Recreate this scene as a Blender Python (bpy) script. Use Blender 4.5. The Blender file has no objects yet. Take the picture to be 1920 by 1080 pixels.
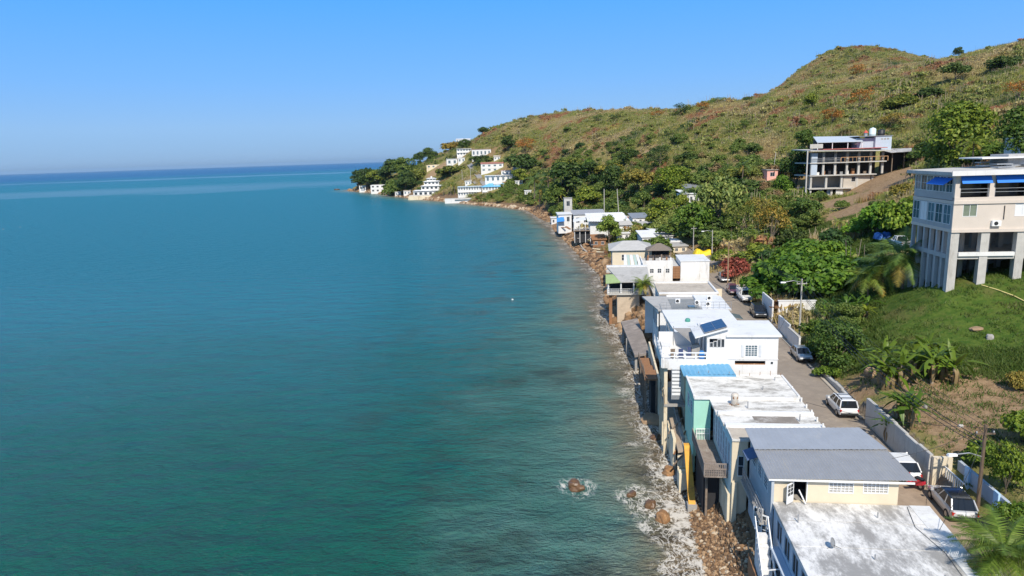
import bpy, bmesh, math, random
import numpy as np
from mathutils import Vector, Matrix
# ---------------------------------------------------------------- camera, sky, sun, exposure
SC = bpy.context.scene
COL = SC.collection
K = 1.2                                   # metres per layout unit
FPX = 1280.0
CAM_H = 27.0                              # layout units above the sea
PITCH = math.atan(245 / 1280.0)
ROLL = math.radians(1.88)
_F = np.array([0, math.cos(PITCH), -math.sin(PITCH)])
_R0 = np.array([1.0, 0, 0]); _U0 = np.array([0, math.sin(PITCH), math.cos(PITCH)])
_R = math.cos(ROLL) * _R0 - math.sin(ROLL) * _U0
_U = math.sin(ROLL) * _R0 + math.cos(ROLL) * _U0
cam = bpy.data.cameras.new('camera'); cam_o = bpy.data.objects.new('camera', cam); COL.objects.link(cam_o)
cam.sensor_width = 36.0; cam.lens = 24.0; cam.clip_start = 0.5; cam.clip_end = 120000.0
_m = Matrix(((_R[0], _U[0], -_F[0], 0), (_R[1], _U[1], -_F[1], 0), (_R[2], _U[2], -_F[2], CAM_H * K), (0, 0, 0, 1)))
cam_o.matrix_world = _m
SC.camera = cam_o
SUN_AZ, SUN_EL = math.radians(0.5), math.radians(46)     # behind the camera, to its right
SUN_DIR = Vector((math.cos(SUN_EL) * math.sin(SUN_AZ), -math.cos(SUN_EL) * math.cos(SUN_AZ), math.sin(SUN_EL)))
W = bpy.data.worlds.new('World'); SC.world = W; W.use_nodes = True
nt = W.node_tree; nt.nodes.clear()
sky = nt.nodes.new('ShaderNodeTexSky'); sky.sky_type = 'NISHITA'; sky.sun_disc = False
sky.sun_elevation = SUN_EL; sky.sun_rotation = math.pi - SUN_AZ
sky.altitude = 0; sky.air_density = 1.0; sky.dust_density = 0.0; sky.ozone_density = 8.0
bgn = nt.nodes.new('ShaderNodeBackground'); bgn.inputs[1].default_value = 0.12
wo = nt.nodes.new('ShaderNodeOutputWorld')
tcw = nt.nodes.new('ShaderNodeTexCoord'); sxw = nt.nodes.new('ShaderNodeSeparateXYZ'); nt.links.new(tcw.outputs['Generated'], sxw.inputs[0])
rmp = nt.nodes.new('ShaderNodeValToRGB'); nt.links.new(sxw.outputs[2], rmp.inputs[0])      # clear-air tint by height above the horizon
for i, (p_, c_) in enumerate([(0.0, (1.55, 3.1, 5.5)), (0.05, (1.95, 3.75, 6.6)), (0.11, (1.35, 3.6, 7.6)), (0.22, (0.62, 3.2, 8.0)), (0.38, (1.2, 2.8, 5.6)), (1.0, (1.05, 1.75, 3.3))]):
    e_ = rmp.color_ramp.elements[i] if i < 2 else rmp.color_ramp.elements.new(p_)
    e_.position = p_; e_.color = (c_[0] / 8, c_[1] / 8, c_[2] / 8, 1)
sc8 = nt.nodes.new('ShaderNodeVectorMath'); sc8.operation = 'SCALE'; sc8.inputs[3].default_value = 7.2; nt.links.new(rmp.outputs[0], sc8.inputs[0])
mxw = nt.nodes.new('ShaderNodeMix'); mxw.data_type = 'RGBA'; mxw.inputs[0].default_value = 0.88
nt.links.new(sky.outputs[0], mxw.inputs[6]); nt.links.new(sc8.outputs[0], mxw.inputs[7]); nt.links.new(mxw.outputs[2], bgn.inputs[0]); nt.links.new(bgn.outputs[0], wo.inputs[0])
sun = bpy.data.lights.new('sun', 'SUN'); sun.energy = 4.25; sun.angle = math.radians(0.55); sun.color = (1.0, 0.925, 0.81)
sun_o = bpy.data.objects.new('sun', sun); COL.objects.link(sun_o)
sun_o.rotation_euler = SUN_DIR.to_track_quat('Z', 'Y').to_euler(); sun_o.location = (40, -60, 120)
SC.view_settings.view_transform = 'Standard'; SC.view_settings.look = 'None'
SC.view_settings.exposure = 0.30; SC.view_settings.gamma = 1.0; SC.view_settings.use_curve_mapping = False
SC.render.engine = 'CYCLES'
SC.cycles.max_bounces = 5; SC.cycles.diffuse_bounces = 3; SC.cycles.transparent_max_bounces = 6
SC.cycles.use_denoising = True
rng = np.random.default_rng(7)
random.seed(7)
# ---------------------------------------------------------------- pixel / row helpers (layout units unless said)
YAW = math.radians(7.5)
RS, RC = math.sin(YAW), math.cos(YAW)
def ray(x, y): return _F + _R * ((x - 960) / FPX) - _U * ((y - 540) / FPX)
def P(x, y, z=0.0):
    d = ray(x, y); return np.array([0, 0, CAM_H]) + d * ((z - CAM_H) / d[2])
def D(x, y, Y):
    d = ray(x, y); return np.array([0, 0, CAM_H]) + d * (Y / d[1])
def row(u, v): return (14.8 + u * RC + v * RS, 37.5 - u * RS + v * RC)          # row frame -> layout xy
def rowuv(x, y):
    x = x - 14.8; y = y - 37.5
    return x * RC - y * RS, x * RS + y * RC
def smooth(a, b, x):
    t = np.clip((x - a) / (b - a), 0, 1); return t * t * (3 - 2 * t)
# coast line, layout units, sea on its left
COAST = np.array([(4, -120), (8, -30), (9.5, 5), (11, 28), (12.1, 39.8), (12.9, 46.3), (14.2, 53), (14.4, 59.4), (15.1, 67.3), (15.9, 76), (16.4, 83.7),
    (17.2, 96.5), (16.6, 108), (17.6, 122), (19.2, 137.7), (20.5, 155), (19.5, 174.3), (18.5, 200), (16.7, 255), (14, 300), (9.4, 349.3), (1, 372), (-17, 401.4), (-36, 440), (-56.8, 473.5),
    (-89.4, 538.7), (-120, 610), (-154.6, 668), (-160, 690), (-150, 720), (-110, 780), (-40, 860), (80, 960), (300, 1060), (900, 1150)], float)
def seg_dist(x, y, poly=COAST):
    """distance to the coast line, negative on the sea side"""
    x = np.asarray(x, float); y = np.asarray(y, float)
    best = np.full(x.shape, 1e9); side = np.zeros(x.shape)
    for (ax, ay), (bx, by) in zip(poly[:-1], poly[1:]):
        dx, dy = bx - ax, by - ay; L = dx * dx + dy * dy
        t = np.clip(((x - ax) * dx + (y - ay) * dy) / L, 0, 1)
        ex = x - ax - t * dx; ey = y - ay - t * dy; d = ex * ex + ey * ey
        m = d < best; best = np.where(m, d, best); side = np.where(m, dx * (y - ay) - dy * (x - ax), side)
    return np.where(side > 0, -1, 1) * np.sqrt(best)
# ground control points: pixel and layout distance
_cp = [(1300,470,150),(1300,400,200),(1300,330,250),(1300,280,290),(1300,210,365),(1200,420,205),(1200,370,250),(1200,300,320),(1200,232,410),
 (1100,400,270),(1100,350,330),(1100,300,380),(1100,232,450),(1020,380,330),(1020,330,400),(1020,280,450),(1020,240,490),
 (950,365,410),(940,330,450),(940,290,490),(940,245,530),(870,355,445),(870,320,500),(870,270,570),(800,345,520),(800,312,580),(805,300,620),(740,345,570),(740,328,640),(700,355,620),(690,345,665),
 (1400,470,128),(1400,400,165),(1400,340,205),(1400,270,270),(1400,188,355),(1450,600,85),(1500,520,105),(1500,460,130),(1480,400,160),(1480,350,195),(1450,290,240),(1450,230,290),(1450,178,345),
 (1560,700,64),(1620,600,75),(1600,540,88),(1620,470,102),(1600,412,130),(1545,375,165),(1568,378,172),(1640,336,174),(1690,306,182),(1600,240,215),(1600,190,260),(1500,168,335),(1550,155,335),(1600,142,335),(1650,130,335),(1700,121,335),(1500,190,430),(1600,172,430),(1700,155,430),(1780,140,430),(1880,125,400),
 (1600,92,600),(1560,97,600),(1520,117,600),(1480,150,600),(1440,178,600),(1640,96,600),(1680,106,600),(1720,118,600),(1770,135,600),(1600,110,690),
 (1850,640,61),(1800,565,68),(1783,541,69.8),(1840,527,69.8),(1920,516,69.5),(1860,500,76),(1900,560,66),(1690,472,91),(1640,442,106),(1720,480,88),(1750,335,140),(1680,380,125),(1800,300,155),(1800,262,178),(1850,200,212),(1850,150,250),(1740,116,335),(1770,112,330),(1800,102,312),(1900,90,285),(1700,200,245),(1700,150,290),
 (1650,775,50),(1800,740,52),(1900,720,52.5),(1700,690,58),(1850,800,46),(1770,830,44),(1900,880,39),(1900,1060,30),(1760,640,63)]
_pts = [D(*c) for c in _cp]
_pts += [np.array(p, float) for p in [(60,20,12),(60,-20,12),(30,0,6.5),(28,20,6.3),(26,-30,5),(120,30,33),(200,150,55),(140,100,36),(400,400,62),(330,250,62),(300,700,60),(200,480,50),(120,640,30),(40,700,25),(100,800,10),(0,760,5),
   (-90,690,6),(500,700,60),(700,300,60),(300,0,40),(430,640,70)]]
for v in (-30, -10, 5, 20, 35, 50, 65, 80): 
    for u, z in ((0, 3.5), (10, 5)):
        x, y = row(u, v); _pts.append(np.array([x, y, z]))
for i, (x, y) in enumerate(COAST[2:-4]): _pts.append(np.array([x + 1.5, y, 0.6]))
_pts = np.array(_pts)
def _ker(r2): return 0.5 * r2 * np.log(r2 + 1e-9)
_S = 100.0
_A = _pts[:, :2] / _S; _n = len(_A)
_M = np.zeros((_n + 3, _n + 3)); _d2 = ((_A[:, None] - _A[None]) ** 2).sum(-1)
_M[:_n, :_n] = _ker(_d2) + np.eye(_n) * 2e-4; _M[:_n, _n] = 1; _M[:_n, _n + 1:] = _A; _M[_n, :_n] = 1; _M[_n + 1:, :_n] = _A.T
_w = np.linalg.solve(_M, np.concatenate([_pts[:, 2], np.zeros(3)]))
# value noise for fine relief of the ground
_NG = np.random.default_rng(3).random((256, 256))
def vnoise(x, y):
    xi = np.floor(x).astype(int); yi = np.floor(y).astype(int); fx = x - xi; fy = y - yi
    fx = fx * fx * (3 - 2 * fx); fy = fy * fy * (3 - 2 * fy)
    g = lambda a, b: _NG[a % 256, b % 256]
    return (g(xi, yi) * (1 - fx) + g(xi + 1, yi) * fx) * (1 - fy) + (g(xi, yi + 1) * (1 - fx) + g(xi + 1, yi + 1) * fx) * fy - 0.5
def fbm(x, y, o=4):
    s = 0; a = 1
    for i in range(o): s = s + a * vnoise(x * 2 ** i + 17 * i, y * 2 ** i + 31 * i); a *= 0.5
    return s
ROAD_U0, ROAD_U1 = 7.6, 11.4
def ground(x, y):
    """height of the land, layout units"""
    x = np.asarray(x, float); y = np.asarray(y, float); sh = x.shape
    xf = x.ravel() / _S; yf = y.ravel() / _S
    z = np.empty(xf.shape)
    for i in range(0, len(xf), 20000):
        a = xf[i:i + 20000]; b = yf[i:i + 20000]
        z[i:i + 20000] = _ker((a[:, None] - _A[:, 0]) ** 2 + (b[:, None] - _A[:, 1]) ** 2) @ _w[:_n] + _w[_n] + _w[_n + 1] * a + _w[_n + 2] * b
    z = z.reshape(sh)
    sd = seg_dist(x, y); u, v = rowuv(x, y)
    r = np.hypot(x, y)
    z = z + smooth(3, 25, sd) * (fbm(x / 9, y / 9) * 0.5 * smooth(60, 160, r) + fbm(x / 45, y / 45, 3) * 2.0 * smooth(130, 300, r) - np.maximum(0, .16 - np.abs(fbm(x / 55 + 3, y / 75 + 8, 3))) * 16 * smooth(150, 260, r)) + fbm(x / 2.2, y / 2.2, 2) * 0.16 * smooth(12, 15, u)
    # platform of the house row and the road
    prof = np.interp(sd.ravel(), [-60, -10, -1, 0, 1.2, 2.2, 3.6, 7], [-8, -2.5, -0.5, 0.0, 0.55, 1.6, 3.0, 4.9]).reshape(sh) + 0.03
    prof = np.minimum(prof, 4.98)
    bl = np.where((v > 4) & (v < 19), smooth(11.75, 12.2, u), smooth(11.6, 14.0, u))
    bl = np.maximum(bl, smooth(88, 105, v)); bl = np.maximum(bl, smooth(-14, -24, v) * 0)
    zz = prof * (1 - bl) + z * bl
    cap = np.interp(sd.ravel(), [-60, -10, -1, 0, 1.5, 5, 12, 60, 1e5], [-8, -2.5, -0.5, 0, 1.0, 5.0, 12, 60, 1e5]).reshape(sh)
    return np.minimum(zz, cap)
_TS = np.concatenate([np.geomspace(24, 800, 700)])
def G(px, py):
    """the ground point (layout units) a pixel of the photograph looks at"""
    d = ray(px, py); d = d / d[1]
    q = np.array([0, 0, CAM_H]) + d[None] * _TS[:, None]
    g = ground(q[:, 0], q[:, 1]); below = np.where(q[:, 2] < g)[0]
    if len(below) == 0: return q[-1]
    i = below[0]
    if i == 0: return q[0]
    f0 = q[i - 1, 2] - g[i - 1]; f1 = g[i] - q[i, 2]; t = f0 / (f0 + f1 + 1e-9)
    r = q[i - 1] * (1 - t) + q[i] * t
    return r
# ---------------------------------------------------------------- materials
MATS = {}
def nn(t, kind, **kw):
    n = t.nodes.new(kind)
    for k, v in kw.items(): setattr(n, k, v)
    return n
def lin(c):
    return tuple((x / 12.92 if x <= 0.04045 else ((x + 0.055) / 1.055) ** 2.4) for x in c)
def mat(name, col, rough=0.7, var=0.12, scale=1.5, col2=None, stain=0.0, sscale=0.6, metal=0.0, bump=0.0, bscale=8.0, streak=None, spec=0.5):
    """plain surface: base colour with mottling, an optional second colour laid in blotches, fine relief"""
    if name in MATS: return MATS[name]
    m = bpy.data.materials.new(name); m.use_nodes = True; t = m.node_tree; b = t.nodes['Principled BSDF']
    b.inputs['Roughness'].default_value = rough; b.inputs['Metallic'].default_value = metal; b.inputs['Specular IOR Level'].default_value = spec
    tc = nn(t, 'ShaderNodeTexCoord'); src = tc.outputs['Object']
    if streak:
        mp = nn(t, 'ShaderNodeMapping'); mp.inputs['Scale'].default_value = streak; t.links.new(src, mp.inputs[0]); s2 = mp.outputs[0]
    else: s2 = src
    n1 = nn(t, 'ShaderNodeTexNoise'); n1.inputs['Scale'].default_value = scale; n1.inputs['Detail'].default_value = 5; n1.inputs['Roughness'].default_value = 0.65
    t.links.new(src, n1.inputs[0])
    r1 = nn(t, 'ShaderNodeMapRange'); r1.inputs[1].default_value = 0.3; r1.inputs[2].default_value = 0.7; r1.inputs[3].default_value = 1 - var; r1.inputs[4].default_value = 1 + var * 0.6
    t.links.new(n1.outputs[0], r1.inputs[0])
    mx = nn(t, 'ShaderNodeMix', data_type='RGBA', blend_type='MULTIPLY'); mx.inputs[0].default_value = 1
    mx.inputs[6].default_value = (*col, 1); t.links.new(r1.outputs[0], mx.inputs[7]); out = mx.outputs[2]
    if col2 is not None and stain > 0:
        n2 = nn(t, 'ShaderNodeTexNoise'); n2.inputs['Scale'].default_value = sscale; n2.inputs['Detail'].default_value = 12; n2.inputs['Roughness'].default_value = 0.8
        t.links.new(s2, n2.inputs[0])
        r2 = nn(t, 'ShaderNodeMapRange'); r2.interpolation_type = 'SMOOTHSTEP'
        r2.inputs[1].default_value = 0.62 - stain * 0.3; r2.inputs[2].default_value = 0.80 - stain * 0.3; t.links.new(n2.outputs[0], r2.inputs[0])
        m2 = nn(t, 'ShaderNodeMix', data_type='RGBA'); t.links.new(r2.outputs[0], m2.inputs[0]); t.links.new(out, m2.inputs[6]); m2.inputs[7].default_value = (*col2, 1); out = m2.outputs[2]
    t.links.new(out, b.inputs['Base Color'])
    if bump > 0:
        n3 = nn(t, 'ShaderNodeTexNoise'); n3.inputs['Scale'].default_value = bscale; n3.inputs['Detail'].default_value = 4; t.links.new(src, n3.inputs[0])
        bp = nn(t, 'ShaderNodeBump'); bp.inputs['Strength'].default_value = bump; bp.inputs['Distance'].default_value = 0.1; t.links.new(n3.outputs[0], bp.inputs['Height']); t.links.new(bp.outputs[0], b.inputs['Normal'])
    MATS[name] = m; return m
def leafmat(name, cols, trans=0.34, rough=0.55, world=None):
    """foliage: colour varies leaf by leaf, is tinted by the object's own colour; world = patches of kinds over the ground"""
    if name in MATS: return MATS[name]
    m = bpy.data.materials.new(name); m.use_nodes = True; t = m.node_tree; b = t.nodes['Principled BSDF']; o = t.nodes['Material Output']
    b.inputs['Roughness'].default_value = rough; b.inputs['Specular IOR Level'].default_value = 0.3
    ge = nn(t, 'ShaderNodeNewGeometry')
    cr = nn(t, 'ShaderNodeValToRGB'); cr.color_ramp.interpolation = 'LINEAR'
    el = cr.color_ramp.elements
    while len(el) < len(cols): el.new(0.5)
    for i, c in enumerate(cols): el[i].position = i / (len(cols) - 1); el[i].color = (*c, 1)
    t.links.new(ge.outputs['Random Per Island'], cr.inputs[0]); out = cr.outputs[0]
    if world:
        for k, (sc, c, lo, hi, off) in enumerate(world):
            mp = nn(t, 'ShaderNodeMapping'); mp.inputs['Location'].default_value = off; t.links.new(ge.outputs['Position'], mp.inputs[0])
            n = nn(t, 'ShaderNodeTexNoise'); n.inputs['Scale'].default_value = sc; n.inputs['Detail'].default_value = 4; t.links.new(mp.outputs[0], n.inputs[0])
            r = nn(t, 'ShaderNodeMapRange'); r.inputs[1].default_value = lo; r.inputs[2].default_value = hi; t.links.new(n.outputs[0], r.inputs[0])
            ad = nn(t, 'ShaderNodeMix', data_type='RGBA'); t.links.new(r.outputs[0], ad.inputs[0]); t.links.new(out, ad.inputs[6])
            hv = nn(t, 'ShaderNodeMapRange'); hv.inputs[3].default_value = 0.6; hv.inputs[4].default_value = 1.35; t.links.new(ge.outputs['Random Per Island'], hv.inputs[0])
            mu = nn(t, 'ShaderNodeMix', data_type='RGBA', blend_type='MULTIPLY'); mu.inputs[0].default_value = 1; mu.inputs[6].default_value = (*c, 1); t.links.new(hv.outputs[0], mu.inputs[7])
            t.links.new(mu.outputs[2], ad.inputs[7]); out = ad.outputs[2]
    else:
        oi = nn(t, 'ShaderNodeObjectInfo')
        mx = nn(t, 'ShaderNodeMix', data_type='RGBA', blend_type='MULTIPLY'); mx.inputs[0].default_value = 1
        t.links.new(out, mx.inputs[6]); t.links.new(oi.outputs['Color'], mx.inputs[7]); out = mx.outputs[2]
    t.links.new(out, b.inputs['Base Color'])
    tr = nn(t, 'ShaderNodeBsdfTranslucent'); t.links.new(out, tr.inputs[0])
    ms = nn(t, 'ShaderNodeMixShader'); ms.inputs[0].default_value = trans
    t.links.new(b.outputs[0], ms.inputs[1]); t.links.new(tr.outputs[0], ms.inputs[2]); t.links.new(ms.outputs[0], o.inputs[0])
    MATS[name] = m; return m
# ---------------------------------------------------------------- mesh helpers
class MB:
    def __init__(s): s.v = []; s.f = []
    def add(s, vs, fs):
        n = len(s.v); s.v += [tuple(p) for p in vs]; s.f += [tuple(i + n for i in f) for f in fs]; return s
    def box(s, x0, x1, y0, y1, z0, z1):
        return s.hexa([(x0, y0, z0), (x1, y0, z0), (x1, y1, z0), (x0, y1, z0), (x0, y0, z1), (x1, y0, z1), (x1, y1, z1), (x0, y1, z1)])
    def hexa(s, c):
        return s.add(c, [(0, 3, 2, 1), (4, 5, 6, 7), (0, 1, 5, 4), (1, 2, 6, 5), (2, 3, 7, 6), (3, 0, 4, 7)])
    def bar(s, a, b, w, h=None):
        a = Vector(a); b = Vector(b); h = h or w; d = (b - a).normalized()
        up = Vector((0, 0, 1)) if abs(d.z) < 0.95 else Vector((0, 1, 0))
        r = d.cross(up).normalized() * (w / 2); q = r.normalized().cross(d).normalized() * (h / 2)
        return s.hexa([a - r - q, a + r - q, b + r - q, b - r - q, a - r + q, a + r + q, b + r + q, b - r + q])
    def tube(s, pts, rad, n=8, cap=True):
        pts = [Vector(p) for p in pts]; base = len(s.v); rings = []
        if not hasattr(rad, '__len__'): rad = [rad] * len(pts)
        for i, p in enumerate(pts):
            d = (pts[min(i + 1, len(pts) - 1)] - pts[max(i - 1, 0)]).normalized()
            up = Vector((0, 0, 1)) if abs(d.z) < 0.9 else Vector((1, 0, 0))
            a = d.cross(up).normalized(); c = a.cross(d)
            rings.append([p + (a * math.cos(2 * math.pi * k / n) + c * math.sin(2 * math.pi * k / n)) * rad[i] for k in range(n)])
        vs = [q for r in rings for q in r]; fs = []
        for i in range(len(pts) - 1):
            for k in range(n): fs.append((i * n + k, i * n + (k + 1) % n, (i + 1) * n + (k + 1) % n, (i + 1) * n + k))
        if cap: fs.append(tuple(range(n - 1, -1, -1))); fs.append(tuple((len(pts) - 1) * n + k for k in range(n)))
        return s.add(vs, fs)
    def lathe(s, prof, n=16, c=(0, 0, 0)):
        vs = []; fs = []
        for r, z in prof: vs += [(c[0] + r * math.cos(2 * math.pi * k / n), c[1] + r * math.sin(2 * math.pi * k / n), c[2] + z) for k in range(n)]
        for i in range(len(prof) - 1):
            for k in range(n): fs.append((i * n + k, i * n + (k + 1) % n, (i + 1) * n + (k + 1) % n, (i + 1) * n + k))
        fs.append(tuple(range(n - 1, -1, -1))); fs.append(tuple((len(prof) - 1) * n + k for k in range(n)))
        return s.add(vs, fs)
    def mesh(s, name):
        me = bpy.data.meshes.new(name); me.from_pydata(s.v, [], s.f); me.update(); return me
    def build(s, name, m, parent=None, smooth=False, loc=None):
        return mobj(name, s.mesh(name), m, parent, smooth, loc)
def mobj(name, me, m=None, parent=None, smooth=False, loc=None):
    if m is not None and not me.materials: me.materials.append(m)
    if smooth: me.polygons.foreach_set('use_smooth', [True] * len(me.polygons))
    o = bpy.data.objects.new(name, me); COL.objects.link(o)
    if parent is not None: o.parent = parent
    if loc is not None: o.location = loc
    return o
def npmesh(name, v, f):
    """mesh from numpy arrays, faces all of one size"""
    me = bpy.data.meshes.new(name); v = np.asarray(v, np.float32); f = np.asarray(f, np.int32); k = f.shape[1]
    me.vertices.add(len(v)); me.vertices.foreach_set('co', v.ravel()); me.loops.add(f.size); me.loops.foreach_set('vertex_index', f.ravel())
    me.polygons.add(len(f)); me.polygons.foreach_set('loop_start', np.arange(0, f.size, k, dtype=np.int32)); me.polygons.foreach_set('loop_total', np.full(len(f), k, np.int32))
    me.update(calc_edges=True); me.validate(); return me
def tag(o, label, cat, group=None, kind=None):
    if label: o['label'] = label
    if cat: o['category'] = cat
    if group: o['group'] = group
    if kind: o['kind'] = kind
    return o
def thing(name, label, cat, loc=(0, 0, 0), rz=0.0, group=None):
    o = bpy.data.objects.new(name, None); COL.objects.link(o); o.location = loc; o.rotation_euler = (0, 0, rz); o.empty_display_size = 0.3
    return tag(o, label, cat, group)
def copy_tree(o, parent=None):
    c = o.copy(); COL.objects.link(c)
    if parent is not None: c.parent = parent
    for ch in o.children: copy_tree(ch, c)
    return c
# ---------------------------------------------------------------- the land
def fan_mesh(name, ang, rad, zf, cut=None):
    A, Rr = np.meshgrid(ang, rad, indexing='ij')
    X = Rr * np.sin(A); Y = Rr * np.cos(A); Z = zf(X, Y)
    n, m = A.shape; idx = np.arange(n * m).reshape(n, m)
    f = np.stack([idx[:-1, :-1], idx[:-1, 1:], idx[1:, 1:], idx[1:, :-1]], -1).reshape(-1, 4)
    if cut is not None:
        keep = cut(X, Y).ravel(); f = f[keep[f].any(1)]
    v = np.stack([X, Y, Z], -1).reshape(-1, 3)
    used = np.unique(f); re = np.zeros(len(v), int); re[used] = np.arange(len(used))
    return npmesh(name, v[used] * K, re[f]), v[used]
ang = np.radians(np.concatenate([np.arange(-26, 42, 0.16), np.arange(42, 150, 2.0)]))
rad_ = np.geomspace(14, 1500, 400)
me, lv = fan_mesh('hillside', ang, rad_, ground, lambda x, y: seg_dist(x, y) > -14)
me.polygons.foreach_set('use_smooth', [True] * len(me.polygons))
lu, lw = rowuv(lv[:, 0], lv[:, 1])
def blob(pts, x, y):
    s = np.zeros(np.shape(x))
    for (px, py, r, a) in pts:
        g = blob.cache.get((px, py))
        if g is None: g = blob.cache[(px, py)] = G(px, py)
        s = np.maximum(s, a * np.exp(-((x - g[0]) ** 2 + (y - g[1]) ** 2) / (r * r)))
    return s
blob.cache = {}
LAWN = [(1850,600,9,1),(1780,600,8,1),(1700,620,6,1),(1640,660,4,.9),(1900,560,9,1),(1600,480,8,1),(1560,420,8,.9),(1640,460,7,1),(1700,660,4,.8),(1880,690,5,1),(1550,500,7,.8),(1690,560,6,1),(1590,560,6,1)]
SOIL = [(1840,745,6,1),(1700,700,3,.9),(1760,720,4,1),(1620,720,3.5,.9),(1780,790,4,1),(1820,830,3,.8),(1690,770,3,1),(1640,335,11,1.2),(1620,365,10,1.2),(1595,395,7,1),(1670,345,8,1.1),(1650,385,5,.8),(1740,780,4,1),(1580,745,2,.9),(1860,780,4,.8),(1380,500,3,.8),(820,318,14,.8),(990,250,16,.5),(1215,285,10,.6),(1860,820,3,.6),(1345,500,4,.8),(1250,440,5,.6),(1290,455,5,.6)]
def attr(me, name, a):
    at = me.attributes.new(name, 'FLOAT', 'POINT'); at.data.foreach_set('value', np.asarray(a, np.float32))
attr(me, 'lawn', blob(LAWN, lv[:, 0], lv[:, 1])); attr(me, 'soil', blob(SOIL, lv[:, 0], lv[:, 1]))
attr(me, 'shore', seg_dist(lv[:, 0], lv[:, 1]) * K)
attr(me, 'paved', ((lu < 12.4) & (lw > -40) & (lw < 90)).astype(float))
def landmat():
    m = bpy.data.materials.new('hillside_ground'); m.use_nodes = True; t = m.node_tree; b = t.nodes['Principled BSDF']; b.inputs['Roughness'].default_value = 0.95; b.inputs['Specular IOR Level'].default_value = 0.1
    ge = nn(t, 'ShaderNodeNewGeometry')
    def noise(sc, det=6, off=0, ro=0.6):
        mp = nn(t, 'ShaderNodeMapping'); mp.inputs['Location'].default_value = (off, off * 2, 0); t.links.new(ge.outputs['Position'], mp.inputs[0])
        n = nn(t, 'ShaderNodeTexNoise'); n.inputs['Scale'].default_value = sc; n.inputs['Detail'].default_value = det; n.inputs['Roughness'].default_value = ro; t.links.new(mp.outputs[0], n.inputs[0]); return n.outputs[0]
    def rng_(x, a, b_, c=0, d=1):
        r = nn(t, 'ShaderNodeMapRange'); r.interpolation_type = 'SMOOTHSTEP'; t.links.new(x, r.inputs[0]); r.inputs[1].default_value = a; r.inputs[2].default_value = b_; r.inputs[3].default_value = c; r.inputs[4].default_value = d; return r.outputs[0]
    def mixc(f, a, c):
        x = nn(t, 'ShaderNodeMix', data_type='RGBA'); t.links.new(f, x.inputs[0])
        for i, q in ((6, a), (7, c)):
            if isinstance(q, tuple): x.inputs[i].default_value = (*q, 1)
            else: t.links.new(q, x.inputs[i])
        return x.outputs[2]
    def math_(op, a, c):
        x = nn(t, 'ShaderNodeMath', operation=op)
        for i, q in ((0, a), (1, c)):
            if isinstance(q, (int, float)): x.inputs[i].default_value = q
            else: t.links.new(q, x.inputs[i])
        return x.outputs[0]
    def at(n): x = nn(t, 'ShaderNodeAttribute', attribute_name=n); return x.outputs['Fac']
    dry = mixc(rng_(noise(0.9, 8), .35, .65), (0.30, 0.25, 0.10), (0.19, 0.19, 0.06))
    dry = mixc(rng_(noise(0.03, 6, 40), .46, .6), dry, mixc(rng_(noise(2.2, 5), .4, .6), (0.28, 0.18, 0.09), (0.21, 0.155, 0.075)))
    grass = mixc(rng_(noise(1.4, 8, 9), .3, .68), (0.045, 0.095, 0.014), (0.10, 0.145, 0.026))
    grass = mixc(rng_(noise(0.22, 5, 21), .5, .68), grass, (0.13, 0.13, 0.04))
    soil = mixc(rng_(noise(1.1, 9, 5, .75), .3, .7), (0.24, 0.155, 0.085), (0.40, 0.275, 0.165))
    lawn = math_('ADD', at('lawn'), math_('MULTIPLY', math_('SUBTRACT', noise(0.35, 6, 3), 0.5), 0.9))
    c = mixc(rng_(lawn, .3, .55), dry, grass)
    sl = math_('ADD', at('soil'), math_('MULTIPLY', math_('SUBTRACT', noise(0.5, 8, 13, .7), 0.5), 1.5))
    c = mixc(rng_(sl, .42, .62), c, soil)
    shore = mixc(rng_(noise(1.6, 8, 31, .75), .35, .65), (0.13, 0.083, 0.048), (0.26, 0.175, 0.105))
    c = mixc(rng_(at('shore'), 16, 8), c, shore)
    pv = mixc(rng_(noise(0.8, 8, 51), .35, .65), (0.24, 0.19, 0.14), (0.33, 0.28, 0.21))
    c = mixc(math_('MULTIPLY', at('paved'), rng_(at('shore'), 4, 8)), c, pv)
    t.links.new(c, b.inputs['Base Color'])
    bp = nn(t, 'ShaderNodeBump'); bp.inputs['Strength'].default_value = 0.8; bp.inputs['Distance'].default_value = 0.35; t.links.new(noise(2.0, 8, 2, .7), bp.inputs['Height']); t.links.new(bp.outputs[0], b.inputs['Normal'])
    return m
hill = mobj('hillside', me, landmat()); tag(hill, 'steep dry hillside with grass and bare soil above the sea', 'hillside', kind='structure')
# ---------------------------------------------------------------- the sea
sang = np.radians(np.concatenate([np.arange(-150, -44, 4.0), np.arange(-44, 24, 0.2)]))
srad = np.concatenate([np.geomspace(10, 900, 330), np.geomspace(930, 60000, 60)])
me, sv = fan_mesh('sea', sang, srad, lambda x, y: np.zeros(x.shape) + (vnoise(x / 1.6, y / 1.1) * 0.05 + vnoise(x / 4.3 + 9, y / 3.1) * 0.07) * smooth(500, 200, np.hypot(x, y)), lambda x, y: seg_dist(x, y) < 6)
me.polygons.foreach_set('use_smooth', [True] * len(me.polygons))
ssd = -seg_dist(sv[:, 0], sv[:, 1]) * K
attr(me, 'shore', ssd)
RIPROCK = [(1080,915,1.5),(1185,930,1.3),(1220,950,1.5),(1243,975,1.6),(1254,887,1.2)]
br = np.zeros(len(sv))
for (px, py, r) in RIPROCK:
    g = P(px, py, 0); br = np.maximum(br, np.exp(-((np.hypot(sv[:, 0] - g[0], sv[:, 1] - g[1]) - r * .75) / (r * .55)) ** 2))
attr(me, 'rockfoam', br)
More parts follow.
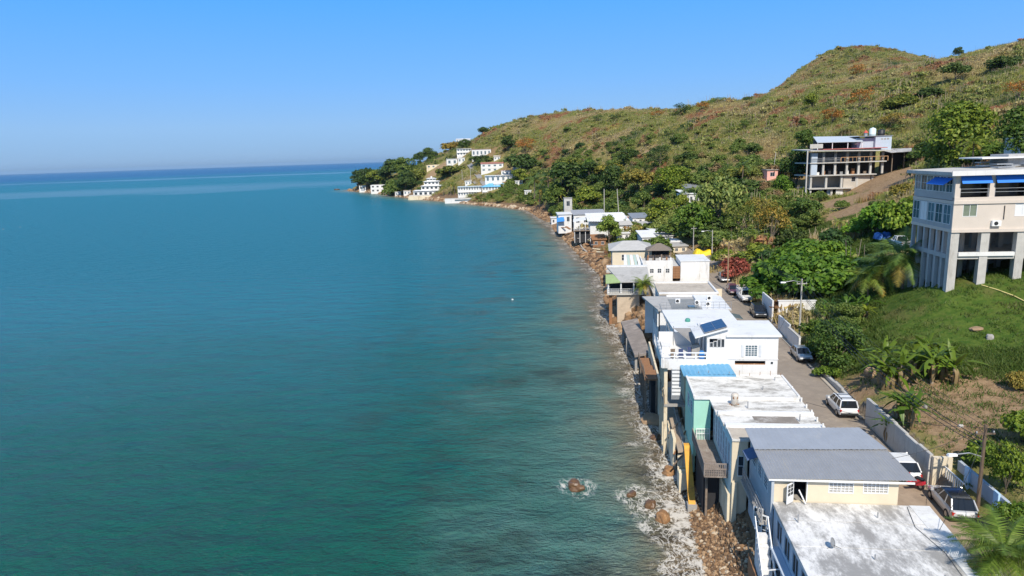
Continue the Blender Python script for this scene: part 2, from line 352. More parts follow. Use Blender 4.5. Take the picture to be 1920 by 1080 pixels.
def seamat():
    m = bpy.data.materials.new('sea_water'); m.use_nodes = True; t = m.node_tree; b = t.nodes['Principled BSDF']
    ge = nn(t, 'ShaderNodeNewGeometry')
    def noise(sc, det=4, off=0, ro=0.55, dist=0, stretch=None, rot=0):
        mp = nn(t, 'ShaderNodeMapping'); mp.inputs['Location'].default_value = (off, off * 2, 0); mp.inputs['Rotation'].default_value = (0, 0, rot)
        if stretch: mp.inputs['Scale'].default_value = stretch
        t.links.new(ge.outputs['Position'], mp.inputs[0])
        n = nn(t, 'ShaderNodeTexNoise'); n.inputs['Scale'].default_value = sc; n.inputs['Detail'].default_value = det; n.inputs['Roughness'].default_value = ro; n.inputs['Distortion'].default_value = dist; t.links.new(mp.outputs[0], n.inputs[0]); return n.outputs[0]
    def rng_(x, a, b_, c=0, d=1):
        r = nn(t, 'ShaderNodeMapRange'); r.interpolation_type = 'SMOOTHSTEP'; t.links.new(x, r.inputs[0]); r.inputs[1].default_value = a; r.inputs[2].default_value = b_; r.inputs[3].default_value = c; r.inputs[4].default_value = d; return r.outputs[0]
    def mixc(f, a, c):
        x = nn(t, 'ShaderNodeMix', data_type='RGBA'); t.links.new(f, x.inputs[0])
        for i, q in ((6, a), (7, c)):
            if isinstance(q, tuple): x.inputs[i].default_value = (*q, 1)
            else: t.links.new(q, x.inputs[i])
        return x.outputs[2]
    def math_(op, a, c):
        x = nn(t, 'ShaderNodeMath', operation=op)
        for i, q in ((0, a), (1, c)):
            if isinstance(q, (int, float)): x.inputs[i].default_value = q
            else: t.links.new(q, x.inputs[i])
        return x.outputs[0]
    sh = nn(t, 'ShaderNodeAttribute', attribute_name='shore').outputs['Fac']
    rf = nn(t, 'ShaderNodeAttribute', attribute_name='rockfoam').outputs['Fac']
    wob = math_('ADD', sh, math_('MULTIPLY', math_('SUBTRACT', noise(0.09, 5, 3), 0.5), 26))
    wob2 = math_('ADD', sh, math_('MULTIPLY', math_('SUBTRACT', noise(0.3, 5, 8), 0.5), 7))
    sx = nn(t, 'ShaderNodeSeparateXYZ'); t.links.new(ge.outputs['Position'], sx.inputs[0])
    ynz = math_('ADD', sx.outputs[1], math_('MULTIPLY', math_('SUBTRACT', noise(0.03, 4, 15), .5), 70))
    c = mixc(rng_(ynz, 45, 170), (0.000, 0.094, 0.064), (0.000, 0.158, 0.215))  # green near, blue farther: sky reflection at low view angles put into the colour
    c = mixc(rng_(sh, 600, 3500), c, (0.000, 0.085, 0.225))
    c = mixc(rng_(wob, 30, 5), c, (0.085, 0.200, 0.180))
    c = mixc(rng_(wob, 13, 0), c, (0.185, 0.205, 0.150))
    c = mixc(rng_(wob2, 7, 1), c, (0.185, 0.140, 0.085))
    # dark weed and stones on the bottom
    c = mixc(math_('MULTIPLY', rng_(noise(0.085, 5, 60), .54, .66), rng_(sh, 70, 10, 0, .5)), c, (0.02, 0.035, 0.03))
    # slicks far out: the sky they mirror is put in as paler bands
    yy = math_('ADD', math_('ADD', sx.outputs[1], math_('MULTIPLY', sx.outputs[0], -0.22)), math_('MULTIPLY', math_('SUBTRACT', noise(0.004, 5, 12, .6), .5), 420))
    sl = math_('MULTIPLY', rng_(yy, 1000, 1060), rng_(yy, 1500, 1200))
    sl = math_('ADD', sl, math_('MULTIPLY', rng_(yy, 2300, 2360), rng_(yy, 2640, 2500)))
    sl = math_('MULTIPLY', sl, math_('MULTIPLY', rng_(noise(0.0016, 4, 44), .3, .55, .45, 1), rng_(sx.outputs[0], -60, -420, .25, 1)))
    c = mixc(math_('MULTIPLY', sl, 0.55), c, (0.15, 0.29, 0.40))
    # foam
    warp = nn(t, 'ShaderNodeTexNoise'); warp.inputs['Scale'].default_value = 0.55; warp.inputs['Detail'].default_value = 3; t.links.new(ge.outputs['Position'], warp.inputs[0])
    wp = nn(t, 'ShaderNodeMix', data_type='VECTOR', blend_type='MIX') if False else None
    vm = nn(t, 'ShaderNodeVectorMath', operation='MULTIPLY_ADD'); t.links.new(warp.outputs[1], vm.inputs[0]); vm.inputs[1].default_value = (2.6, 2.6, 0); t.links.new(ge.outputs['Position'], vm.inputs[2])
    def ridge(sc, off, wd, st): return rng_(math_('ABSOLUTE', math_('SUBTRACT', noise(sc, 5, off, .62, .8, st, .12), .5), 0), wd, .004)
    lace = math_('MAXIMUM', ridge(.42, 20, .030, (1.6, .8, 1)), math_('MULTIPLY', ridge(1.1, 35, .035, (1.5, .9, 1)), .8))
    patch = noise(0.22, 5, 70, .6)
    sy = sx.outputs[1]
    near = math_('ADD', math_('MULTIPLY', rng_(wob2, 6.0, 0.2, 0, .66), rng_(sy, 190, 75, .55, 1)), math_('MULTIPLY', rf, .5))
    thr = math_('ADD', near, math_('MULTIPLY', math_('SUBTRACT', patch, 0.5), 1.5))
    fo = math_('ADD', math_('MULTIPLY', lace, rng_(thr, .12, .5)), rng_(math_('ADD', thr, math_('MULTIPLY', math_('SUBTRACT', noise(.9, 7, 5, .7), .5), 1.5)), .76, 1.12))
    fo = math_('MULTIPLY', fo, rng_(math_('ADD', sh, math_('MULTIPLY', rf, -14)), 9, 6))
    fo = nn(t, 'ShaderNodeClamp'), fo
    t.links.new(fo[1], fo[0].inputs[0]); fo = fo[0].outputs[0]
    c = mixc(math_('MULTIPLY', fo, .88), c, (0.66, 0.62, 0.55))
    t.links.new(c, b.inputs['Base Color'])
    rr = math_('ADD', math_('MULTIPLY', fo, .6), rng_(sx.outputs[1], 70, 260, .17, .31)); t.links.new(rr, b.inputs['Roughness'])
    b.inputs['IOR'].default_value = 1.33; b.inputs['Specular IOR Level'].default_value = 0.42
    h = math_('ADD', math_('ADD', math_('MULTIPLY', noise(0.9, 4, 0, .6, .3, (1, 1.8, 1), .35), .55), math_('MULTIPLY', noise(2.6, 4, 11, .6, .2, (1, 1.7, 1), .1), .25)), math_('MULTIPLY', noise(0.16, 3, 4, .5, 0, (1, 2, 1), .4), 1.5))
    bp = nn(t, 'ShaderNodeBump'); t.links.new(math_('SUBTRACT', 1.0, math_('MULTIPLY', fo, .9)), bp.inputs['Strength']); bp.inputs['Distance'].default_value = 2.0; t.links.new(h, bp.inputs['Height']); t.links.new(bp.outputs[0], b.inputs['Normal'])
    return m
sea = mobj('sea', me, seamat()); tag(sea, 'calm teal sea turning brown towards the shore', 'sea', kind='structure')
# ---------------------------------------------------------------- vegetation
M_LEAF = leafmat('leaf_broad', [(0.055, 0.10, 0.018), (0.10, 0.165, 0.028), (0.165, 0.235, 0.042), (0.24, 0.30, 0.06)])
M_PALM = leafmat('leaf_palm', [(0.07, 0.12, 0.022), (0.115, 0.18, 0.035), (0.18, 0.25, 0.06)], rough=0.4)
M_BANANA = leafmat('leaf_banana', [(0.06, 0.12, 0.015), (0.10, 0.18, 0.025), (0.16, 0.22, 0.04)], trans=.35, rough=0.4)
M_DRYLEAF = leafmat('leaf_dry', [(0.22, 0.15, 0.07), (0.32, 0.23, 0.11), (0.17, 0.12, 0.06)])
M_BARK = mat('bark', (0.16, 0.125, 0.09), .9, .3, 4)
M_SCRUB = leafmat('scrub_leaves', [(0.12, 0.165, 0.034), (0.21, 0.25, 0.055), (0.31, 0.325, 0.08), (0.42, 0.40, 0.13)], trans=.32, world=[
    (0.022, (0.46, 0.37, 0.17), .50, .59, (11, 3, 0)), (0.05, (0.38, 0.18, 0.09), .57, .64, (77, 40, 0)), (0.035, (0.07, 0.13, 0.03), .57, .66, (5, 90, 0)), (0.11, (0.40, 0.36, 0.09), .58, .68, (30, 9, 0))])
M_STEM = mat('pale_stem', (0.34, 0.27, 0.19), .9, .3, 3)
M_GRASS = leafmat('grass_blades', [(0.05, 0.10, 0.014), (0.085, 0.145, 0.022), (0.14, 0.17, 0.04)], trans=.3, world=[(0.12, (0.15, 0.15, 0.05), .56, .72, (8, 2, 0))])
def leaf_quads(c, n, size, r, asp=1.7):
    """rhombic leaves at centres c facing along n"""
    k = len(c); n = n / np.linalg.norm(n, axis=1, keepdims=True)
    t = r.normal(size=(k, 3)); t -= (t * n).sum(1, keepdims=True) * n; t /= np.linalg.norm(t, axis=1, keepdims=True) + 1e-9
    b = np.cross(n, t); s = (size * r.uniform(.65, 1.35, (k, 1)))
    v = np.stack([c - t * s * asp / 2, c + b * s / 2 + n * s * .12, c + t * s * asp / 2, c - b * s / 2 + n * s * .12], 1).reshape(-1, 3)
    return v, np.arange(4 * k).reshape(k, 4)
def tree_proto(seed, lobes=9, leaves=2600, size=.05, w=.48, low=.28, flat=1.0, spread=.17, sparse=0.0, dome=False):
    """unit-height crown (leaves) and trunk meshes"""
    r = np.random.default_rng(seed)
    L = []
    for i in range(lobes):
        a = 2 * math.pi * (i + r.random() * .7) / lobes; q = w * r.uniform(.35, .72) if i > 1 else w * .15
        h = r.uniform(low + .1, .80) if i > 1 else .78
        if dome:
            e_ = math.radians([4, 30, 58, 84][i % 4] + r.uniform(-8, 8)); a = 2.4 * i; L.append((w * math.cos(e_) * math.cos(a), w * math.cos(e_) * math.sin(a), .17 + .62 * math.sin(e_), spread * r.uniform(.85, 1.2))); continue
        L.append((q * math.cos(a), q * math.sin(a), h * flat + (1 - flat) * .72 - abs(q) * .12, spread * r.uniform(.75, 1.3)))
    V = []; N = []
    per = leaves // lobes
    for (x, y, z, q) in L:
        d = r.normal(size=(per, 3)); d /= np.linalg.norm(d, axis=1, keepdims=True)
        d[:, 2] = np.where(d[:, 2] < -.35, -d[:, 2], d[:, 2])
        bump = 1 + .25 * np.sin(d[:, 0] * 5 + x * 40) * np.sin(d[:, 1] * 6 + y * 30) + r.normal(size=per) * .09
        rad = q * bump * np.where(r.random(per) < .75, 1, r.random(per) ** .5)
        c = np.array([x, y, z]) + d * rad[:, None] * np.array([1.15, 1.15, .85])
        V.append(c); N.append(d * .8 + r.normal(size=(per, 3)) * .5 + np.array([0, 0, .35]))
    c = np.concatenate(V); n = np.concatenate(N)
    if sparse: k = r.random(len(c)) > sparse; c = c[k]; n = n[k]
    c[:, 2] *= 1 / (c[:, 2].max())
    v, f = leaf_quads(c, n, size, r)
    crown = npmesh('crown', v, f); crown.materials.append(M_LEAF)
    mb = MB(); fork = Vector((0.01, 0.0, low * .9)); mb.tube([(0, 0, -.06), (0.006, 0, low * .45), fork], [.028, .022, .018], 6)
    for (x, y, z, q) in L[:7]:
        mid = (fork + Vector((x, y, z))) / 2 + Vector((0, 0, .03)); mb.tube([fork, mid, (x, y, z + q * .3)], [.014, .009, .003], 5)
    tr = mb.mesh('trunk'); tr.materials.append(M_BARK)
    return crown, tr
TP = {'round': [tree_proto(s, 13, 3200, .045, .48, .16) for s in (1, 2, 3)],
      'dense': [tree_proto(s, 16, 5200, .036, .55, .12, .95, .17) for s in (4, 5)],
      'dome': [tree_proto(s, 26, 7000, .033, .40, .1, 1, .19, 0, True) for s in (15, 16)],
      'spread': [tree_proto(s, 12, 2400, .05, .75, .35, .55, .16) for s in (6, 7)],
      'dry': [tree_proto(s, 12, 1300, .036, .6, .25, .85, .17, .25) for s in (8, 9)],
      'bush': [tree_proto(s, 13, 2600, .085, .85, .02, .75, .27) for s in (10, 11, 12)],
      'tall': [tree_proto(s, 9, 2200, .045, .30, .2, 1.0, .13) for s in (13, 14)]}
def unitdist(g): return float(np.dot(np.array(g) - np.array([0, 0, CAM_H]), _F))
_tn = [0]
def tree(px, py, hpx, kind, tint, label, wide=1.0, name='tree', group='trees on the hillside', cat='tree'):
    g = G(px, py); h = hpx / FPX * unitdist(g) * K
    c, t = TP[kind][_tn[0] % len(TP[kind])]; _tn[0] += 1
    o = thing(name, label, cat, (g[0] * K, g[1] * K, g[2] * K - .03 * h), random.uniform(0, 6.28), group); o.scale = (h * wide, h * wide, h)
    a = mobj('crown', c, None, o); a.color = (*tint, 1)
    mobj('trunk', t, None, o)
    return o
# palms: fronds are parts of their own
def frond_mesh(seed, droop=1.0, n=16, wid=.16):
    r = np.random.default_rng(seed); V = []; F_ = []
    def sp(t): return np.array([t * (1 - .12 * t), 0, .30 * t - .62 * droop * t * t])
    k = 0
    for i in range(n):
        t0 = .12 + .88 * i / n; ln = wid * math.sin(math.pi * min(1, .22 + .78 * t0) ** .8) * r.uniform(.85, 1.15) + .035
        p = sp(t0); p2 = sp(t0 + .8 / n)
        for s in (-1, 1):
            tip = p + np.array([ln * .65, s * ln, -ln * .55 * r.uniform(.6, 1.3)])
            V += [p, p2, tip]; F_.append((k, k + 1, k + 2)); k += 3
    for i in range(8):
        a = sp(i / 8); b = sp((i + 1) / 8); q = .012 * (1 - i / 9)
        V += [a + [0, -q, 0], a + [0, q, 0], b + [0, q, 0]]; F_.append((k, k + 1, k + 2)); k += 3
        V += [a + [0, -q, 0], b + [0, q, 0], b + [0, -q, 0]]; F_.append((k, k + 1, k + 2)); k += 3
    m = npmesh('frond', np.array(V), np.array(F_)); m.materials.append(M_PALM); return m
FRONDS = [frond_mesh(21, 1.0), frond_mesh(22, .65), frond_mesh(23, 1.35)]
FR_NEAR = [frond_mesh(24, .95, 34, .24), frond_mesh(25, .6, 34, .24), frond_mesh(26, 1.3, 34, .24)]
PALM_TRUNK = MB().tube([(0, 0, -.05), (.02, 0, .3), (.05, 0, .65), (.055, 0, 1.0)], [.032, .024, .021, .02], 8).mesh('trunk'); PALM_TRUNK.materials.append(M_BARK)
def palm(px, py, hpx, label, nf=16, flen=.45, tint=(1, 1, 1), loc=None, h=None, fr=None, group='palms', name='palm_tree'):
    if loc is None:
        g = G(px, py); h = hpx / FPX * unitdist(g) * K; loc = (g[0] * K, g[1] * K, g[2] * K)
    o = thing(name, label, 'palm', loc, random.uniform(0, 6.28), group)
    t = mobj('trunk', PALM_TRUNK, None, o); t.scale = (h, h, h * (1 - flen * .25))
    for i in range(nf):
        lvl = i / nf; d = mobj('frond', random.choice((fr or FRONDS)[:2] if lvl > .4 else (fr or FRONDS)[::2]), None, o); s = flen * h * random.uniform(.85, 1.1)
        d.scale = (s, s, s); d.location = (.055 * h, 0, h * (1 - flen * .25)); d.rotation_euler = (random.uniform(-.2, .2), .55 - 1.35 * lvl + random.uniform(-.15, .15), 2.4 * i + random.uniform(-.3, .3))
        b = random.uniform(.8, 1.2); d.color = (tint[0] * b, tint[1] * b, tint[2] * b, 1)
        if lvl < .15 and random.random() < .6: d.color = (3.2, 1.6, 1.6, 1)
    return o
def banana_leaf(seed, droop):
    r = np.random.default_rng(seed); V = []; F_ = []; n = 9
    for i in range(n + 1):
        t = i / n; x = t * (1 - .15 * droop * t); z = .35 * t - .75 * droop * t * t; w = .105 * math.sin(math.pi * min(1, .06 + t * .95)) ** .7 * r.uniform(.8, 1.1)
        V += [(x, -w, z - w * .25), (x, 0, z), (x, w, z - w * .25)]
    for i in range(n):
        for s in (0, 1):
            a = i * 3 + s
            if r.random() < .88: F_.append((a, a + 3, a + 4, a + 1))
    m = npmesh('leaf', np.array(V), np.array(F_)); m.materials.append(M_BANANA); return m
BLEAF = [banana_leaf(31, .7), banana_leaf(32, 1.1), banana_leaf(33, .3), banana_leaf(34, 1.5)]
BHANG = banana_leaf(35, 1.9).copy(); BHANG.materials.clear(); BHANG.materials.append(M_DRYLEAF)
def banana(px, py, hpx, label, stems=3, tint=(1, 1, 1), dead=4, spread=.35, group='banana plants on the slope'):
    g = G(px, py); h = hpx / FPX * unitdist(g) * K
    o = thing('banana_plant', label, 'banana plant', (g[0] * K, g[1] * K, g[2] * K - .03 * h), 0, group)
    for s in range(stems):
        a = 2.2 * s + random.random(); q = spread * h * (0 if s == 0 else random.uniform(.6, 1.2)); bx, by = q * math.cos(a), q * math.sin(a); hh = h * random.uniform(.3, .52)
        gz = (float(ground(np.array(g[0] + bx / K), np.array(g[1] + by / K))) - g[2]) * K
        MB().tube([(bx, by, gz - .2), (bx, by, gz + hh)], [.036 * h, .024 * h], 7).build('stem', M_STEM, o)
        for i in range(11):
            l = mobj('leaf', random.choice(BLEAF), None, o); sc = h * random.uniform(.38, .6); l.scale = (sc, sc, sc); l.location = (bx, by, gz + hh * random.uniform(.93, 1.02))
            l.rotation_euler = (random.uniform(-.3, .3), random.uniform(-1.1, .1), 2.4 * i + random.uniform(-.4, .4)); b = random.uniform(.7, 1.25); l.color = (tint[0] * b, tint[1] * b, tint[2] * b, 1)
        for i in range(dead):
            l = mobj('dead_leaf', BHANG, None, o); sc = h * random.uniform(.3, .42); l.scale = (sc, sc, sc); l.location = (bx, by, gz + hh * random.uniform(.7, 1.0)); l.rotation_euler = (0, random.uniform(.3, .9), 1.7 * i + random.random())
            b = random.uniform(.8, 1.3); l.color = (b, b, b, 1)
    return o
# ------------------------------------------------ ground cover nobody could count: instanced clumps
def shrub_proto(seed, n, size, h, stems=0):
    r = np.random.default_rng(seed); nl = 5
    L = [(r.normal() * .38, r.normal() * .38, h * r.uniform(.3, .6), r.uniform(.35, .55)) for _ in range(nl)]
    V = []; N = []
    for x, y, z, q in L:
        d = r.normal(size=(n // nl, 3)); d /= np.linalg.norm(d, axis=1, keepdims=True); d[:, 2] = np.abs(d[:, 2]) * 1.0 - .15
        V.append(np.array([x, y, z]) + d * q * r.uniform(.75, 1.1, (n // nl, 1)) * np.array([1, 1, h * .7])); N.append(d + r.normal(size=(n // nl, 3)) * .6)
    v, f = leaf_quads(np.concatenate(V), np.concatenate(N), size, r)
    if stems:
        sv = []
        for i in range(stems):
            x, y = r.normal(size=2) * .5; q = .035; zt = h * r.uniform(1.0, 1.5); dx, dy = r.normal(size=2) * .2
            sv.append([(x - q, y, 0), (x + q, y, 0), (x + q * .5 + dx, y + dy, zt), (x - q * .5 + dx, y + dy, zt)])
        sv = np.array(sv).reshape(-1, 3); sf = np.arange(len(sv)).reshape(-1, 4) + len(v); nf0 = len(f)
        v = np.concatenate([v, sv]); f = np.concatenate([f, sf])
    m = npmesh('scrub', v, f); m.materials.append(M_SCRUB)
    if stems:
        m.materials.append(M_STEM); mi = np.zeros(len(f), np.int32); mi[nf0:] = 1; m.polygons.foreach_set('material_index', mi)
    return m
def grass_proto(seed, n, h, m_):
    r = np.random.default_rng(seed); V = []; 
    for i in range(n):
        x, y = r.normal(size=2) * .45; a = r.uniform(0, 6.28); w = .05; hh = h * r.uniform(.6, 1.2); dx, dy = r.normal(size=2) * .22
        V += [(x - w * math.cos(a), y - w * math.sin(a), -.05), (x + w * math.cos(a), y + w * math.sin(a), -.05), (x + dx, y + dy, hh)]
    m = npmesh('grass', np.array(V), np.arange(3 * n).reshape(n, 3)); m.materials.append(m_); return m
def scatter(name, label, cat, pts, scl, protos):
    """one object whose points each carry one clump (geometry nodes)"""
    me = bpy.data.meshes.new(name); me.vertices.add(len(pts)); me.vertices.foreach_set('co', np.asarray(pts, np.float32).ravel())
    r = np.random.default_rng(len(pts))
    for nm, arr, ty in (('sc', scl, 'FLOAT'), ('rz', r.uniform(0, 6.28, len(pts)), 'FLOAT')):
        a = me.attributes.new(nm, ty, 'POINT'); a.data.foreach_set('value', np.asarray(arr, np.float32))
    a = me.attributes.new('pick', 'INT', 'POINT'); a.data.foreach_set('value', r.integers(0, len(protos), len(pts)).astype(np.int32))
    o = mobj(name, me); tag(o, label, cat, kind='stuff')
    ng = bpy.data.node_groups.new(name, 'GeometryNodeTree'); ng.interface.new_socket('Geometry', in_out='INPUT', socket_type='NodeSocketGeometry'); ng.interface.new_socket('Geometry', in_out='OUTPUT', socket_type='NodeSocketGeometry')
    gi = ng.nodes.new('NodeGroupInput'); go = ng.nodes.new('NodeGroupOutput'); iop = ng.nodes.new('GeometryNodeInstanceOnPoints')
    gti = ng.nodes.new('GeometryNodeGeometryToInstance')
    for p_ in reversed(protos):
        po = bpy.data.objects.new(name + '_clump', p_); oi = ng.nodes.new('GeometryNodeObjectInfo'); oi.inputs[0].default_value = po; ng.links.new(oi.outputs['Geometry'], gti.inputs[0])
    def at(n, ty):
        x = ng.nodes.new('GeometryNodeInputNamedAttribute'); x.data_type = ty; x.inputs[0].default_value = n; return x.outputs['Attribute']
    cx = ng.nodes.new('ShaderNodeCombineXYZ'); ng.links.new(at('rz', 'FLOAT'), cx.inputs[2])
    ng.links.new(gi.outputs[0], iop.inputs['Points']); ng.links.new(gti.outputs[0], iop.inputs['Instance']); iop.inputs['Pick Instance'].default_value = True
    ng.links.new(at('pick', 'INT'), iop.inputs['Instance Index']); ng.links.new(cx.outputs[0], iop.inputs['Rotation']); ng.links.new(at('sc', 'FLOAT'), iop.inputs['Scale'])
    ng.links.new(iop.outputs[0], go.inputs[0])
    md = o.modifiers.new('clumps', 'NODES'); md.node_group = ng
    return o
def landpts(n, xr, yr, seed, keep):
    r = np.random.default_rng(seed); x = r.uniform(*xr, n); y = r.uniform(*yr, n)
    az = np.degrees(np.arctan2(x, y)); u, v = rowuv(x, y); sd = seg_dist(x, y)
    k = (az < 43) & (az > -20) & (sd > 5) & ~((u < 13.0) & (v < 88)); x, y, u, v, sd = x[k], y[k], u[k], v[k], sd[k]
    k = keep(x, y, u, v, sd, r); x, y = x[k], y[k]
    return np.stack([x, y, ground(x, y)], 1) * K, r
_clear = []                                # footprints kept free of scrub: (x, y, radius), layout units
def clear_px(px, py, r): g = G(px, py); _clear.append((g[0], g[1], r))
for c in [(1640,335,6),(1568,378,6),(1600,320,9),(1545,340,9),(1850,560,9),(1800,520,7),(1900,480,12),(1850,440,10),(890,335,5),(905,345,4),(880,315,6),(895,330,4),(1317,474,4),(1317,486,5),(1310,495,5),(1325,495,5),(1300,485,4),(1335,488,4),(1655,452,2.5),(1690,466,3),(1335,480,2),(1275,470,5),(1230,455,5),(1190,445,6),(1150,430,7),(1440,340,4),(1440,348,4),(1575,385,5),(1620,345,5),(1640,350,7),(1600,392,5),(1665,330,6),(1680,350,5)]: clear_px(*c)
def free(x, y):
    k = np.ones(len(x), bool)
    for cx_, cy_, q in _clear: k &= (x - cx_) ** 2 + (y - cy_) ** 2 > q * q
    return k
def k_scrub(x, y, u, v, sd, r):
    d = .52 + .35 * smooth(470, 560, y) + fbm(x / 30 + 5, y / 30) * 1.3 + fbm(x / 8, y / 8 + 3, 2) * .9
    return (r.random(len(x)) < d) & free(x, y) & (blob(LAWN, x, y) < .25) & (blob(SOIL, x, y) < .45) & (y > 75)
# ---------------------------------------------------------------- buildings of the shore row
WHITE = mat('white_paint', (0.74, 0.73, 0.71), .6, .06, 1.2, (0.52, 0.49, 0.43), .36, .8, streak=(1.4, 1.4, .22))
WHITE2 = mat('weathered_white_paint', (0.76, 0.75, 0.72), .7, .08, 1.0, (0.46, 0.43, 0.38), .30, .7, streak=(1, 1, .3))
CREAM = mat('cream_paint', (0.70, 0.60, 0.44), .65, .05, 1.5, (0.62, 0.52, 0.38), .12, .6)
CREAM2 = mat('old_cream_paint', (0.74, 0.64, 0.46), .8, .12, 1.5, (0.40, 0.29, 0.17), .40, .5, streak=(1, 1, .3))
BLUEW = mat('pale_blue_paint', (0.48, 0.55, 0.63), .6, .06, 1.2)  # carries the blue shade of the nearest house's side wall in its colour
MINT = mat('mint_paint', (0.36, 0.66, 0.53), .65, .05, 1.0, (0.55, 0.72, 0.62), .2, .8)
ROOFW = mat('stained_white_roof', (0.76, 0.745, 0.715), .6, .07, 1.1, (0.30, 0.29, 0.275), .72, .34, streak=(1.3, .6, 1), bump=.15, bscale=6)
ROOFS = mat('grimy_white_roof', (0.73, 0.71, 0.66), .8, .1, 1.3, (0.27, 0.25, 0.22), .56, .36, streak=(.8, 1.8, 1), bump=.2, bscale=5)
ROOFC = mat('clean_white_roof', (0.75, 0.75, 0.74), .5, .06, .6, (0.56, 0.55, 0.52), .40, .35)
ROOFB = mat('beige_roof', (0.50, 0.44, 0.36), .85, .14, 1.2, (0.34, 0.29, 0.23), .45, .4)
ROOFG = mat('grey_roof', (0.42, 0.41, 0.39), .85, .12, 1.2, (0.27, 0.26, 0.24), .4, .4)
METALG = mat('grey_metal_roof', (0.35, 0.355, 0.365), .42, .1, .9, (0.40, 0.38, 0.34), .35, .5, metal=.25, streak=(2.2, .3, 1))
METALG2 = mat('pale_grey_metal_roof', (0.38, 0.40, 0.43), .42, .08, .9, (0.45, 0.45, 0.44), .3, .5, metal=.25)
METALB = mat('blue_metal_roof', (0.12, 0.33, 0.52), .4, .1, 1.5, (0.22, 0.42, 0.58), .35, .7, metal=.1, streak=(2.5, .4, 1))
CONC = mat('concrete', (0.36, 0.34, 0.31), .9, .2, 1.2, (0.20, 0.17, 0.14), .4, .6, bump=.25, bscale=6)
CONCL = mat('pale_concrete', (0.52, 0.50, 0.46), .9, .14, 1.0, (0.36, 0.33, 0.29), .35, .6, streak=(1, 1, .25), bump=.2)
WOOD = mat('weathered_wood', (0.22, 0.165, 0.12), .9, .3, 5, (0.32, 0.27, 0.22), .4, 2)
WOODG = mat('grey_brown_decking', (0.27, 0.22, 0.185), .9, .25, 3, (0.36, 0.32, 0.28), .4, 1)
WOODR = mat('reddish_wood', (0.30, 0.15, 0.07), .8, .25, 4, (0.20, 0.10, 0.05), .35, 1.5)
RUST = mat('rust', (0.30, 0.14, 0.06), .85, .3, 4, (0.5, 0.33, 0.2), .35, 2)
ORANGE = mat('ochre_paint', (0.72, 0.36, 0.05), .75, .2, 1.5, (0.40, 0.19, 0.05), .38, 1.2)
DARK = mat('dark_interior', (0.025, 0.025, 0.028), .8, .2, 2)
GLASS = mat('window_glass', (0.035, 0.045, 0.055), .08, .2, 1.0, spec=.6)
GLASSB = mat('bluish_glass', (0.10, 0.15, 0.18), .1, .3, .8, (0.25, 0.3, 0.32), .3, .9)
FRAME = mat('white_frame', (0.80, 0.80, 0.79), .5, .04, 2)
SOLAR = mat('solar_cells', (0.022, 0.045, 0.11), .12, .15, 2, spec=.7)
BLACK = mat('black_plastic', (0.02, 0.02, 0.022), .5, .2, 4)
GREYM = mat('galvanised_metal', (0.40, 0.41, 0.42), .45, .15, 3, metal=.5)
PINKC = mat('pinkish_cream_render', (0.64, 0.56, 0.48), .75, .05, .8, (0.52, 0.43, 0.35), .2, .4, streak=(1, 1, .3))
